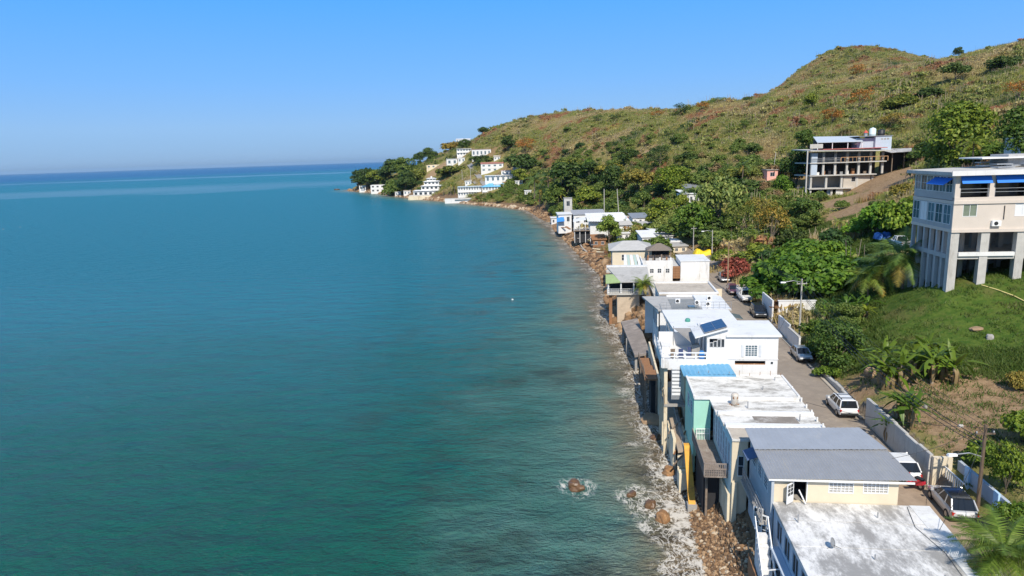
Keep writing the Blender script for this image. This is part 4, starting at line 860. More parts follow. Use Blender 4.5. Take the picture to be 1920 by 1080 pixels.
for k in range(3): h.win('u', -2.8, 45.3 + 2.3 * k, 47 + 2.3 * k, 5.2, 7.4, 2, 1, 1, DARK)
for (u0, v0) in ((-.3, 47.8), (2.0, 47.0), (3.9, 49.6), (3.2, 46.0)): ac_unit(h, u0, v0, 8.06, .6)
h.box('skylight', GLASSB, 1.0, 2.0, 45.2, 46.2, 8.04, 8.2)
h.rail((-2.4, 44.6, 8.0), (6.0, 44.6, 8.0), .9, 12, GREYM, True, 2, .04)
h = House('beige_roofed_house', 'low house with beige flat roof and white kerbs by the coconut palm', 'house', 0, 54, 1, ROWG)
h.box('roof', ROOFB, -1.85, 6.1, 54.0, 62.2, 7.8, 8.0); parapet(h, WHITE, -1.85, 6.1, 54.0, 62.2, 8.002, .22, .25, 'frb'); h.box('roof_kerb', WHITE, -.6, 5.8, 53.0, 53.9, 7.7, 7.95)
h.box('front_wall', WHITE, -1.7, 5.9, 54.2, 54.35, 3, 7.8); h.box('street_wall', WHITE, 5.75, 5.9, 54.4, 62, 3, 7.8); h.box('rear_wall', WHITE, -1.7, 5.7, 61.9, 62.1, 3, 7.8)
h.wall('sea_wall', WHITE2, 'u', -1.7, 54.4, 61.9, 1, 7.8, [(55 + 2.2 * k, 56.5 + 2.2 * k, 5.4, 7.2) for k in range(3)])
for k in range(3): h.win('u', -1.7, 55 + 2.2 * k, 56.5 + 2.2 * k, 5.4, 7.2, 2, 1, 1, GLASS)
h.box('yard_wall', CREAM, .5, 8.6, 66.0, 66.2, 4.5, 6.3); h.box('yard_floor', CONCL, -1.5, 8.5, 62.2, 79, 4.6, 5.15)
# --- H: pavilion over the sea -------------------------------------------------------
h = House('sea_pavilion', 'open sea pavilion with grey and green roof on white columns', 'pavilion', -5.5, 69, 0, ROWG)
h.put('roof', MB().hexa([(-6.6, 68.6, 6.9), (-2.0, 68.6, 6.95), (-2.0, 75, 8.2), (-8.6, 75, 8.2), (-6.6, 68.6, 7.05), (-2.0, 68.6, 7.1), (-2.0, 75, 8.4), (-8.6, 75, 8.4)]), ROOFG)
h.put('green_roof_corner', MB().hexa([(-8.9, 68.6, 6.75), (-6.62, 68.6, 6.9), (-7.3, 72, 7.6), (-8.9, 72.4, 7.5), (-8.9, 68.6, 6.85), (-6.62, 68.6, 7.06), (-7.3, 72, 7.72), (-8.9, 72.4, 7.6)]), mat('green_tarpaulin', (0.32, 0.42, 0.18), .7, .15, 2))
h.box('roof_edge', WHITE, -8.7, -2.0, 75.0, 76.4, 8.15, 8.5)
for k in range(4): h.put('column', MB().lathe([(.16, 0), (.12, .06), (.11, 1.65), (.16, 1.72)], 10, (-8.5 + k * 2.0, 68.9, 5.2)), WHITE)
h.box('floor', CONCL, -8.7, -2.2, 68.7, 75, 4.9, 5.15); h.rail((-8.6, 68.72, 5.15), (-2.3, 68.72, 5.15), .75, 22, WHITE); h.rail((-8.65, 68.8, 5.15), (-8.65, 74.8, 5.15), .75, 16, WHITE)
h.box('inner_wall', DARK, -8.2, -2.3, 72.5, 72.6, 5.15, 7.4); h.box('base_wall', mat('tan_render', (0.55, 0.44, 0.32), .85, .15, 1, (0.36, 0.27, 0.18), .3, .6), -7.1, -3.6, 69.1, 74, .3, 4.9); h.box('pier', WOODR, -8.4, -7.9, 69.2, 70.4, 0, 4.9)
# --- I: white box and terrace -------------------------------------------------------
h = House('white_box_shed', 'tall plain white box shed at the bend of the road', 'shed', 6, 80, 4.5, ROWG)
h.put('body', MB().box(4.0, 8.85, 80, 87.5, 5.0, 8.4), WHITE); h.box('roof', ROOFC, 3.9, 8.95, 79.9, 87.6, 8.402, 8.52); h.box('corner_strip', FRAME, 6.55, 6.7, 79.96, 79.998, 5.4, 8.4); h.box('base', CONCL, 3.9, 8.95, 79.9, 87.6, 4.3, 4.998)
h = House('terrace_house', 'white terrace wall with small windows and wooden gate beside the white box shed', 'house', 0, 80, 4, ROWG)
h.wall('terrace_wall', WHITE, 'v', 80.2, -2.4, 2.7, 4.5, 8.6, [(-1.2, -.5, 6.4, 7.2), (.1, .8, 6.4, 7.2), (1.5, 2.2, 6.4, 7.2)])
for u0 in (-1.2, .1, 1.5): h.win('v', 80.2, u0, u0 + .7, 6.4, 7.2, 1, 2, 2, GLASS)
h.box('terrace_floor', CONCL, -2.4, 3.9, 80.4, 90.5, 7.3, 7.5); h.box('side_wall', WHITE2, -2.4, -2.2, 80.4, 90, 2, 8.0)
g = h.box('gate', WOODR, 2.72, 3.95, 80.1, 80.15, 5.4, 7.6)
for k in range(5): h.box('board', WOODR, 2.74, 3.93, 80.05, 80.098, 5.45 + k * .43, 5.8 + k * .43, g)
for k in range(12): h.box('terrace_clutter', (WOOD, DARK, RUST, WHITE)[k % 4], -2.0 + k * .42, -1.75 + k * .42, 84 + (k * 37 % 11) * .4, 84.4 + (k * 37 % 11) * .4, 7.5, 7.9 + (k % 3) * .3)
h = House('gazebo', 'gazebo with brown hip roof on the terrace', 'gazebo', 1.4, 92, 7, None)
h.put('roof', MB().add([(-1.0, 90.3, 8.9), (3.7, 90.3, 8.9), (3.7, 95, 8.9), (-1.0, 95, 8.9), (1.0, 92.6, 10.05), (1.7, 92.6, 10.05)], [(0, 1, 5, 4), (1, 2, 5), (2, 3, 4, 5), (3, 0, 4), (3, 2, 1, 0)]), mat('brown_shingles', (0.20, 0.165, 0.135), .9, .2, 4))
for (u0, v0) in ((-.7, 90.6), (3.4, 90.6), (-.7, 94.7), (3.4, 94.7)): h.put('post', MB().box(u0 - .1, u0 + .1, v0 - .1, v0 + .1, 7.0, 8.9), WOOD)
h.box('floor', CONCL, -1.0, 3.7, 90.6, 95, 6.2, 7.3); h.rail((-.7, 90.6, 7.3), (3.4, 90.6, 7.3), .7, 9, WOOD); h.box('rear_screen', DARK, -.7, 3.4, 94.5, 94.6, 7.3, 8.8)
h = House('pergola', 'white slatted pergola roof at the sea edge of the terrace', 'pergola', -4.3, 86, 4, None)
for k in range(5): h.put('roof_slat', MB().hexa([(-5.6 + k * .68, 82.2, 6.9), (-5.05 + k * .68, 82.2, 6.9), (-4.85 + k * .55, 90, 8.2), (-5.3 + k * .55, 90, 8.2), (-5.6 + k * .68, 82.2, 6.98), (-5.05 + k * .68, 82.2, 6.98), (-4.85 + k * .55, 90, 8.28), (-5.3 + k * .55, 90, 8.28)]), (ROOFC, mat('pale_green_sheet', (0.45, 0.55, 0.48), .5, .1, 2))[k % 2])
for (u0, v0, z1) in ((-5.5, 82.5, 6.9), (-2.6, 82.5, 6.9), (-5.2, 89.7, 8.1), (-2.8, 89.7, 8.1)): h.put('post', MB().box(u0 - .08, u0 + .08, v0 - .08, v0 + .08, 2.5, z1), WOOD)
h.box('floor', CONC, -5.7, -2.42, 82.2, 90, 3.8, 4.1)
for k in range(8): h.box('stored_goods', (WOOD, RUST, WHITE, GLASSB)[k % 4], -5.3 + k * .34, -5.05 + k * .34, 83, 83.6, 4.1, 4.8 + (k * 7 % 4) * .3)
# --- J: hip-roofed house ---------------------------------------------------------------
h = House('hip_roofed_house', 'white bungalow with low grey hip roof hanging over the eroded bank', 'house', -4, 95, 3, ROWG)
h.put('roof', MB().add([(-8.1, 94, 8.5), (.6, 94, 8.5), (.6, 105, 8.5), (-8.1, 105, 8.5), (-5.2, 98.5, 9.9), (-2.2, 98.5, 9.9)], [(0, 1, 5, 4), (1, 2, 5), (2, 3, 4, 5), (3, 0, 4), (3, 2, 1, 0)]), mat('pale_grey_roof', (0.46, 0.45, 0.43), .8, .12, 1))
h.wall('front_wall', CREAM, 'v', 94.4, -7.4, .2, 4, 8.48, [(-5.6, -4.6, 6.5, 7.7)]); h.win('v', 94.4, -5.6, -4.6, 6.5, 7.7, 2, 2, 1, GLASS)
h.wall('sea_wall', WHITE2, 'u', -7.4, 94.6, 104.6, 4, 8.48, [(95.2 + 2.2 * k, 96.8 + 2.2 * k, 6, 7.9) for k in range(4)])
for k in range(4): h.win('u', -7.4, 95.2 + 2.2 * k, 96.8 + 2.2 * k, 6, 7.9, 2, 1, 1, DARK)
h.box('street_wall', CREAM, .05, .2, 94.6, 104.6, 4, 8.48); h.box('foundation', CONC, -7.8, .3, 93.6, 104.8, 2.6, 4.0); h.box('porch', CONCL, -8.6, -2.5, 91.5, 93.58, 4.6, 4.9)
# ---------------------------------------------------------------- far end of the row, hill buildings, headland
def simple_house(name, label, x0, x1, y0, y1, z0, z1, m, roof='flat', rm=None, wins=3, storeys=1, cat='house', group='far houses', over=.3, wm=None, rz=0.0, gal=False):
    h = House(name, label, cat, (x0 + x1) / 2, y0, z0, group, 'xy', rz)
    wm = wm or (GLASSB if group == 'houses on the headland' else GLASS); hs = (z1 - z0) / storeys; holes = []  # headland panes paler and bluer: distance haze put into the glass colour
    for s in range(storeys):
        for k in range(wins):
            w = (x1 - x0) / wins; holes.append((x0 + w * (k + .28), x0 + w * (k + .72), z0 + hs * (s + .38), z0 + hs * (s + .8)))
    h.wall('front_wall', m, 'v', y0, x0, x1, z0 - 2.5, z1, holes)
    for q in holes: h.win('v', y0, *q, 2, 1, 1, wm)
    h.wall('side_wall', m, 'u', x0, y0 + .16, y1, z0 - 2.5, z1); h.wall('side_wall', m, 'u', x1 - .16, y0 + .16, y1, z0 - 2.5, z1); h.box('rear_wall', m, x0, x1, y1 + .002, y1 + .16, z0 - 2.5, z1)
    rm = rm or ROOFC
    if roof == 'flat': h.box('roof', rm, x0 - over, x1 + over, y0 - over, y1 + over, z1 + .002, z1 + .22)
    elif roof == 'mono': h.put('roof', MB().hexa([(x0 - over, y0 - over, z1 + .02), (x1 + over, y0 - over, z1 + .02), (x1 + over, y1 + over, z1 + .9), (x0 - over, y1 + over, z1 + .9), (x0 - over, y0 - over, z1 + .15), (x1 + over, y0 - over, z1 + .15), (x1 + over, y1 + over, z1 + 1.05), (x0 - over, y1 + over, z1 + 1.05)]), rm)
    elif roof == 'hip':
        d = min(x1 - x0, y1 - y0) * .45; h.put('roof', MB().add([(x0 - over, y0 - over, z1), (x1 + over, y0 - over, z1), (x1 + over, y1 + over, z1), (x0 - over, y1 + over, z1), (x0 + d, (y0 + y1) / 2, z1 + d * .45), (x1 - d, (y0 + y1) / 2, z1 + d * .45)], [(0, 1, 5, 4), (1, 2, 5), (2, 3, 4, 5), (3, 0, 4), (3, 2, 1, 0)]), rm)
    for s in range(1, storeys): h.box('floor_band', m, x0 - .12, x1 + .12, y0 - (.9 if gal else .12), y0 - .002, z0 + hs * s - .12, z0 + hs * s + .06)
    if gal:
        for s in range(storeys):
            for k in range(wins + 1): h.box('gallery_post', m, x0 + (x1 - x0) * k / wins - .08, x0 + (x1 - x0) * k / wins + .08, y0 - .85, y0 - .7, z0 + hs * s + .06, z0 + hs * (s + 1) - .12)
        if roof == 'flat': h.box('gallery_roof', rm, x0 - over, x1 + over, y0 - 1.0, y0 - over - .002, z1 + .002, z1 + .2)
    return h
def px_house(name, label, p0, p1, yb, yt, dep, m, roof='flat', rm=None, wins=3, storeys=1, gal=False, group=None):
    """house whose base line is seen at pixels p0..p1, yb and whose eaves are at yt, standing on the ground there"""
    pm = (p0 + p1) / 2; Y = G(pm, yb)[1]; x0, x1 = D(p0, yb, Y)[0], D(p1, yb, Y)[0]; zb, zt = D(pm, yb, Y)[2], D(pm, yt, Y)[2]
    for t in (0, .33, .66, 1): _clear.append((x0 + (x1 - x0) * t, Y - 1, (x1 - x0) * .25 + 2.2)); _clear.append((x0 + (x1 - x0) * t, Y - 5, (x1 - x0) * .2 + 1.5))
    return simple_house(name, label, x0, x1, Y, Y + dep, zb - .3, zt, m, roof, rm, wins, storeys, group=group, gal=gal)
FAR = 'far houses of the row'
h = House('gable_roofed_house', 'white house with broad white metal roof beside the bare bank', 'house', 28, 195, 3, FAR, 'xy', -.05)
h.sheets(9, (22.2, 194.6, 8.35), (34.6, 194.6, 7.9), (33.2, 204, 9.9), (22.0, 204, 9.9), ROOFC, 2, .03)
h.wall('front_wall', WHITE, 'v', 196, 23, 33.6, 1.5, 8.4, [(29.2, 30.4, 5.2, 6.5), (31.6, 32.8, 5.2, 6.5)])
for u0 in (29.2, 31.6): h.win('v', 196, u0, u0 + 1.2, 5.2, 6.5, 2, 1, 1, GLASS)
h.box('side_wall', WHITE, 23, 23.2, 196.2, 203, 1.5, 9); h.box('side_wall', WHITE, 33.4, 33.6, 196.2, 203, 1.5, 9); h.box('rear_wall', WHITE, 23, 33.6, 203.02, 203.2, 1.5, 9.7)
h.put('porch_roof', MB().hexa([(18.2, 197, 8.0), (21.9, 196.2, 8.6), (21.9, 201, 9.0), (18.4, 201, 8.4), (18.2, 197, 8.1), (21.9, 196.2, 8.7), (21.9, 201, 9.1), (18.4, 201, 8.5)]), ROOFC)
for u0 in (18.5, 20.0, 21.6): h.box('porch_post', WHITE, u0, u0 + .15, 196.6, 196.8, 2, 8.0)
h.box('porch_floor', WOOD, 18.2, 22.9, 196.3, 201, 5.4, 5.6); h.rail((18.3, 196.4, 5.6), (22.8, 196.4, 5.6), .8, 12, FRAME); h.box('porch_base', DARK, 18.6, 22.9, 197.2, 200.5, 2, 5.3)
ac_unit(h, 31.2, 195.6, 4.3, .7)
h.put('small_roof', MB().add([(30.6, 192, 7.2), (34.8, 192, 7.2), (34.2, 194.5, 8.3), (31.2, 194.5, 8.3)], [(0, 1, 2, 3)]), ROOFG); h.box('annex', WHITE, 31, 34.4, 192.4, 194.4, 1.8, 7.15)
simple_house('blue_tarp_house', 'white house with blue tarpaulin at the far end of the row', 16.2, 20.6, 228, 236, 3.9, 7.7, WHITE, 'flat', ROOFC, 2, group=FAR).put('tarpaulin', MB().hexa([(15.6, 226.6, 5.4), (18.2, 226.4, 5.6), (18.0, 227.9, 6.9), (15.7, 227.9, 6.6), (15.6, 226.6, 5.45), (18.2, 226.4, 5.65), (18.0, 227.9, 6.95), (15.7, 227.9, 6.65)]), mat('blue_tarpaulin', (0.03, 0.22, 0.62), .6, .15, 2))
simple_house('grey_roofed_house', 'long low house with grey sheet roof behind the blue tarpaulin house', 21.2, 31.6, 226, 234, 3.4, 7.6, WHITE2, 'mono', mat('dull_grey_sheet', (0.33, 0.34, 0.36), .6, .15, 1), 4, group=FAR)
simple_house('concrete_tower', 'small square concrete tower house behind the far roofs', 19.2, 22.0, 240, 243, 8, 12.2, CONCL, 'flat', CONC, 1, group=FAR, over=.1)
simple_house('sheet_roof_hut', 'low hut of grey sheets right of the white gable-roofed house', 36.5, 42.5, 196, 201, 3.6, 6.2, WHITE2, 'mono', ROOFG, 3, group=FAR)
simple_house('orange_wall_hut', 'small orange-walled hut behind the white van', 36.5, 40, 218, 222, 4.2, 7.2, mat('orange_paint', (0.62, 0.2, 0.06), .8, .1, 1), 'flat', CONCL, 2, group=FAR)
px_house('hidden_white_house', 'white house half hidden by trees above the road', 1280, 1312, 384, 364, 8, WHITE, 'mono', ROOFC, 3, group='hill houses')
px_house('hidden_shed', 'grey sheet roof showing above the hidden white house', 1286, 1318, 362, 352, 6, WHITE2, 'mono', GREYM, 2, group='hill houses')
h = px_house('pink_house', 'small pink house with antenna mast on the slope', 1438, 1458, 336, 319, 4, mat('pink_paint', (0.80, 0.42, 0.35), .75, .08, 1), 'flat', CONC, 1, group='hill houses')
u_, v_, z_ = h.o; h.put('antenna_mast', MB().bar((u_ + .6, v_ + 1, z_ + 2), (u_ + 1.2, v_ + 1.2, z_ + 8.2), .1), CONCL); h.box('lower_wall', WHITE, u_ - 3.2, u_ + 1.5, v_ - 2.2, v_ - .5, z_ - 3, z_ - .3); h.box('lower_roof', CONC, u_ - 3.4, u_ + 1.6, v_ - 2.4, v_ - .4, z_ - .298, z_ - .1)
simple_house('white_wall_house', 'white house fragment behind the cream building roof', 134, 142, 178, 184, 24.5, 27.6, WHITE, 'flat', ROOFC, 3, group='hill houses')
h = simple_house('red_roofed_house', 'white house with red roof at the right edge of the picture', 86, 94, 113, 120, 24, 28.5, WHITE, 'hip', mat('red_roof', (0.5, 0.10, 0.06), .7, .12, 2), 2, group='hill houses')
for a in [('white_cottage','low white cottage with grey sheet roof beside the white van',1204,1240,458,445,7,WHITE,'mono',ROOFC,3,1,True),('fenced_yard_house','small white house behind the brown gazebo',1236,1262,452,443,6,WHITE2,'flat',CONCL,2,1,False),('brown_shed','brown timber shed on the eroded bank below the gable-roofed house',1112,1136,462,450,5,WOODR,'mono',RUST,2,1,False),
 ('white_cube_house','small white cube house nearest the water at the far end of the row',1034,1050,421,409,5,WHITE,'flat',ROOFC,2,1,False),('pale_shed','pale shed with rusty roof between the gable-roofed house and the blue tarpaulin house',1070,1092,414,403,6,CREAM2,'mono',RUST,2,1,False),('white_terrace','white terrace house at the foot of the twin masts',1140,1166,408,399,6,WHITE,'flat',CONCL,3,1,False),
 ('tin_roof_house','tin-roofed house under the trees right of the twin masts',1186,1216,420,409,7,WHITE2,'mono',GREYM,3,1,False),('white_hut','small white hut left of the white van',1160,1180,448,438,5,WHITE,'flat',ROOFC,2,1,False),('white_annexe','white annexe behind the low white cottage',1222,1250,442,433,6,WHITE,'flat',ROOFC,3,1,False),('flat_white_house','flat white house behind the white gable-roofed house',1150,1186,424,413,7,WHITE,'flat',ROOFC,3,1,False),('white_garage','white garage beside the road behind the brown gazebo',1252,1276,464,454,5,WHITE,'flat',ROOFC,1,1,False),('white_bank_house','low white house on the bank left of the white gable-roofed house',1072,1096,424,413,6,WHITE,'flat',ROOFC,3,1,False),
 ('roadside_house','low cream house at the road bend left of the yellow tarpaulin',1262,1288,474,462,5,CREAM,'flat',ROOFG,2,1,False)]: px_house(*a, group=FAR)
# --- grey unfinished building on the hill
h = House('grey_stilt_building', 'unfinished grey concrete building of open storeys with water tanks on its roof', 'building', 88, 178, 12, None, 'xy', -.04)
Z = [12.5, 16.55, 19.9, 23.1, 26.0]; X0, X1 = 77.9, 94.4
ends = [88.5, 94.2, 96.5, 97.2]
for k, z0 in enumerate(Z[1:4]): h.put('floor_slab', MB().hexa([(X0 - .3, 177.3, z0 - .25), (ends[k], 176.6, z0 - .25), (ends[k], 188, z0 - .25), (X0 - .3, 188, z0 - .25), (X0 - .3, 177.3, z0), (ends[k], 176.6, z0), (ends[k], 188, z0), (X0 - .3, 188, z0)]), CONCL)
for k in range(4):
    xs = np.linspace(X0, ends[min(k, 2)] - .7 if k else 86, (4, 5, 7, 7)[k])
    for x0 in xs: h.box('column', CONCL if k < 3 else CONC, x0, x0 + .5, 177.6, 178.1, Z[k] - (4 if k == 0 else 0), Z[k + 1] - .25)
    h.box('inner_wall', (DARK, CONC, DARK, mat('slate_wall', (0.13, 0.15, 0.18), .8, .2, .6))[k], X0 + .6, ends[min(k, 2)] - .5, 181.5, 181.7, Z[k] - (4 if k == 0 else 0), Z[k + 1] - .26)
h.wall('block_wall', mat('block_render', (0.50, 0.45, 0.38), .9, .12, 1), 'v', 177.7, 86.4, 93.2, 13.5, 19.6, [(88.4, 89.5, 18, 19.2)]); h.win('v', 177.7, 88.4, 89.5, 18, 19.2, 1, 1, 1, DARK)
h.box('white_panel', WHITE, 84.6, 86.3, 177.5, 177.7, 11.5, 16.2); h.box('white_panel', BLUEW, 82.6, 83.8, 178.2, 178.4, 11.5, 16.2)
h.box('balcony_wall', BLUEW, X0 + .1, X0 + 1.6, 177.5, 177.6, 20, 25.5)
h.rail((X0, 177.3, 23.1), (85, 177.0, 23.1), 1.1, 24, GREYM, True, 2, .06); h.rail((85.2, 177.0, 23.1), (96.8, 176.7, 23.1), 1.15, 12, mat('tan_timber', (0.45, 0.26, 0.13), .8, .2, 3), True, 1, .14)
for k in range(9): h.box('stored_goods', (WHITE2, RUST, DARK, WOOD, GREYM)[k % 5], 80 + k * 1.5, 80.7 + k * 1.5, 179, 179.6, 19.9, 20.6 + (k * 5 % 4) * .35)
h.put('roof', MB().hexa([(X0 - .8, 176.2, 26.0), (97.2, 176.0, 25.5), (97.2, 189, 25.9), (X0 - .8, 189, 26.4), (X0 - .8, 176.2, 26.25), (97.2, 176.0, 25.75), (97.2, 189, 26.15), (X0 - .8, 189, 26.65)]), CONCL)
h.box('roof_floor', mat('red_floor_paint', (0.48, 0.14, 0.13), .7, .15, 1), 80.5, 96.6, 176.8, 180.5, 26.3, 26.48)
h.put('canopy_roof', MB().hexa([(79.6, 178.5, 28.1), (91.2, 178.5, 28.0), (93.8, 187, 29.5), (81.8, 187, 29.7), (79.6, 178.5, 28.22), (91.2, 178.5, 28.12), (93.8, 187, 29.62), (81.8, 187, 29.82)]), mat('pale_blue_sheet', (0.50, 0.55, 0.60), .45, .08, 1))
for x0 in (79.8, 83.5, 87.4, 91): h.box('canopy_post', FRAME, x0, x0 + .15, 178.7, 178.85, 26.4, 28.1)
h.box('penthouse', DARK, 81.5, 90.6, 184, 186, 26.5, 28.9); h.box('penthouse', BLUEW, 90.8, 95.4, 181, 187, 26.4, 28.9); h.box('stair_tower', BLUEW, 95.0, 99.1, 180, 186, 25.6, 29.3); h.box('tower_cap', GREYM, 90.6, 99.3, 179.8, 186.2, 29.302, 29.45)
for k in range(3): h.box('tower_vent', CONC, 96.4 + k * .75, 96.9 + k * .75, 179.96, 179.998, 28.4, 28.8)
h.put('parapet', MB().box(X0 - .9, 80.2, 176.3, 176.5, 26.7, 27.8), CONCL)
h.box('side_pole', CONCL, X0 - 1.5, X0 - 1.2, 176.5, 176.8, 12, 26.2)
h.put('lean_to', MB().hexa([(97.3, 176.5, 25.0), (107, 177.5, 25.3), (107, 184, 25.9), (97.3, 184, 25.9), (97.3, 176.5, 25.1), (107, 177.5, 25.4), (107, 184, 26.0), (97.3, 184, 26.0)]), mat('mottled_sheet', (0.45, 0.44, 0.43), .8, .3, .8, (0.15, 0.14, 0.13), .5, .6))
for x0 in (98.5, 101.5, 104.5): h.box('lean_to_post', WOOD, x0, x0 + .2, 178, 178.2, 20, 25.2)
h.box('lean_to_wall', DARK, 97.4, 106, 182, 182.2, 20, 25.3)
h.put('satellite_dish', MB().lathe([(.001, 0), (.45, .1), (.5, .16), (.001, .05)], 12, (88.8, 177.2, 27.4)), WHITE)
for nm, x0, mt, lab in (('water_tank', 95.9, mat('pale_plastic', (0.62, 0.72, 0.72), .5, .08, 1), 'pale cylindrical water tank on the stair tower of the grey building'), ('water_tank', 98.2, BLACK, 'black cylindrical water tank on the stair tower of the grey building')):
    t = thing(nm, lab, 'water tank', (x0 * K, 183 * K, 29.46 * K), 0, 'roof tanks')
    MB().lathe([(.9, 0), (1.0, .1), (1.0, .55), (1.03, .6), (1.0, .65), (1.0, 1.5 if mt is BLACK else 2.0), (.75, 1.8 if mt is BLACK else 2.35), (.3, 1.9 if mt is BLACK else 2.45)], 20).build('body', mt, t, True); MB().lathe([(.32, 0), (.32, .12), (.05, .16)], 12, (0, 0, 1.9 if mt is BLACK else 2.45)).build('lid', mt, t)
t = thing('roof_lamp', 'small red-topped post beside the pale water tank', 'post', (93.6 * K, 182 * K, 29.46 * K)); MB().box(-.4, .4, -.3, .3, 0, 1.0).build('base', GREYM, t); MB().add([(-.6, -.5, 1.0), (.6, -.5, 1.0), (.6, .5, 1.0), (-.6, .5, 1.0), (0, 0, 1.9)], [(0, 1, 4), (1, 2, 4), (2, 3, 4), (3, 0, 4), (3, 2, 1, 0)]).build('red_cap', mat('red_paint', (0.6, 0.08, 0.05), .6, .1, 2), t)
GREYR = mat('greyed_render', (0.44, 0.43, 0.42), .8, .1, .7, (0.33, 0.32, 0.31), .35, .4, streak=(1, 1, .3))  # pinkish render greyed for the shaded side: shade put into the colour
# --- cream building with blue awnings
h = House('cream_building', 'four-storey cream building on open concrete columns with bright blue awnings', 'building', 30, 36, 11, None)
U0, U1, V0, V1 = 26.1, 40.5, 36.0, 45.2
ZS = [11.0, 15.45, 18.25, 21.15, 23.75]
for k, z0 in ((1, 15.45), (2, 18.25), (3, 21.15)): h.box('floor_slab', CONCL if k == 1 else PINKC, U0 - (.05 if k > 1 else -.1), U1, V0 - (.12 if k > 1 else -.15), V1, z0 - .32, z0)
h.put('roof', MB().hexa([(U0 - .7, V0 - .5, 23.75), (U1, V0 - .7, 24.1), (U1, V1 + .6, 24.1), (U0 - .7, V1 + .6, 23.75), (U0 - .7, V0 - .5, 24.1), (U1, V0 - .7, 24.45), (U1, V1 + .6, 24.45), (U0 - .7, V1 + .6, 24.1)]), CONCL)
h.box('roof_fascia', WHITE, U0 - .75, U1, V0 - .8, V0 - .702, 23.72, 24.2)
for k, u0 in enumerate((26.1, 29.0, 32.4, 36, 39.5)): h.put('pilotis', MB().hexa([(u0 - .05, V0 + .02, 9.5), (u0 + .75, V0 + .02, 9.5), (u0 + .75, V0 + .7, 9.5), (u0 - .05, V0 + .7, 9.5), (u0, V0 + .02, 17.93), (u0 + .8, V0 + .02, 17.93), (u0 + .8, V0 + .7, 17.93), (u0, V0 + .7, 17.93)]), CONCL)
for v0 in (39.3, 42.2, 44.5):
    for u0 in (28.6, 31.2, 34, 37, 39.6): h.box('inner_column', CONC, u0, u0 + .45, v0, v0 + .45, 9.5, 17.93)
for k in range(6): h.put('side_column', MB().box(U0, U0 + .35, V0 + 1.5 + k * 1.45, V0 + 1.85 + k * 1.45, 9.5, 17.93), GREYR)
h.box('side_panel', GREYR, U0 + .4, U0 + .5, V0 + .9, V1, 12, 15.1); h.box('side_beam', GREYR, U0 - .02, U0 + .3, V0 + .75, V1, 15.13, 15.6)
h.box('lower_rear_wall', CONC, U0 + .5, U1, V1 - .5, V1 - .3, 9.5, 17.9); h.box('ledge', WHITE2, 26.95, 32.3, V0 - .05, V0 + .3, 15.46, 15.85)
HO = [(27.0, 28.35, 19.55, 20.85), (31.9, 33.4, 19.5, 20.85), (35, 36.4, 19.5, 20.85)]
h.wall('front_wall', PINKC, 'v', V0, U0, U1, 18.252, 20.82, HO); 
for i, q in enumerate(HO): h.win('v', V0, *q[:3], 20.8, 1, 1, 2, mat('greenish_glass', (0.20, 0.24, 0.18), .2, .2, 1) if i == 0 else mat('white_blind', (0.75, 0.76, 0.76), .5, .04, 1))
HS = [(36.5 + 1.75 * k, 38.05 + 1.75 * k, 18.7, 20.72) for k in range(5)]
h.wall('side_wall', GREYR, 'u', U0, V0 + .17, V1, 18.252, 20.82, HS)
for i, q in enumerate(HS): h.win('u', U0, *q, 1, 2, 2, (GLASSB, GLASS, GLASSB, MATS['white_blind'], GLASS)[i])
h.box('balcony_parapet', PINKC, U0, U1, V0 - .05, V0 + .15, 21.152, 21.5)
for k, u0 in enumerate((26.1, 29.35, 32.9, 36.4, 39.8)): h.box('balcony_post', PINKC, u0, u0 + .5, V0, V0 + .4, 21.502, 23.74)
for u0, u1 in ((26.65, 29.3), (29.9, 32.85), (33.45, 36.35), (36.95, 39.75)):
    h.put('balcony_glass', MB().box(u0, u1, V0 + 1.6, V0 + 1.65, 21.2, 23.6), GLASS)
    r_ = h.rail((u0, V0 + .1, 21.5), (u1, V0 + .1, 21.5), .85, 2, GREYM, False, 2, .05)
    aw = h.put('awning', MB().hexa([(u0 - .1, V0 - .45, 22.92), (u1 + .1, V0 - .45, 22.92), (u1 + .1, V0 + .02, 23.7), (u0 - .1, V0 + .02, 23.7), (u0 - .1, V0 - .40, 22.90), (u1 + .1, V0 - .40, 22.90), (u1 + .1, V0 + .07, 23.68), (u0 - .1, V0 + .07, 23.68)]), mat('bright_blue_canvas', (0.02, 0.20, 0.72), .7, .06, 1))
h.put('awning', MB().hexa([(U0 - .9, V0 + .6, 22.75), (U0 + .02, V0 + .6, 23.4), (U0 + .02, V0 + 4.4, 23.4), (U0 - .9, V0 + 4.4, 22.75), (U0 - .9, V0 + .6, 22.8), (U0 + .02, V0 + .6, 23.45), (U0 + .02, V0 + 4.4, 23.45), (U0 - .9, V0 + 4.4, 22.8)]), MATS['bright_blue_canvas'])
h.wall('side_screen', GREYR, 'u', U0 + .02, V0 + .45, V1, 21.2, 23.74, [(36.6 + 1.42 * k, 37.92 + 1.42 * k, 21.95, 23.6) for k in range(6)])
for k in range(6): h.win('u', U0 + .02, 36.6 + 1.42 * k, 37.92 + 1.42 * k, 21.95, 23.6, 2, 2, 1, (GLASS, GLASSB)[k % 2])
h.box('ceiling_band', DARK, U0 + .2, U1, V0 + 5, V0 + 5.1, 18.3, 23.7)
ac_unit(h, 29.75, V0 - .33, 18.55, .85); h.put('drain_pipe', MB().bar((30.9, V0 - .06, 19.2), (30.9, V0 - .06, 20.6), .06), DARK)
mb = MB()
for k in range(14): mb.box(31 + (k * 5 % 9) * .9, 32.6 + (k * 5 % 9) * .9, 38 + (k * 7 % 6), 39.4 + (k * 7 % 6), 24.3 + (k % 4) * .13, 24.42 + (k % 4) * .13)
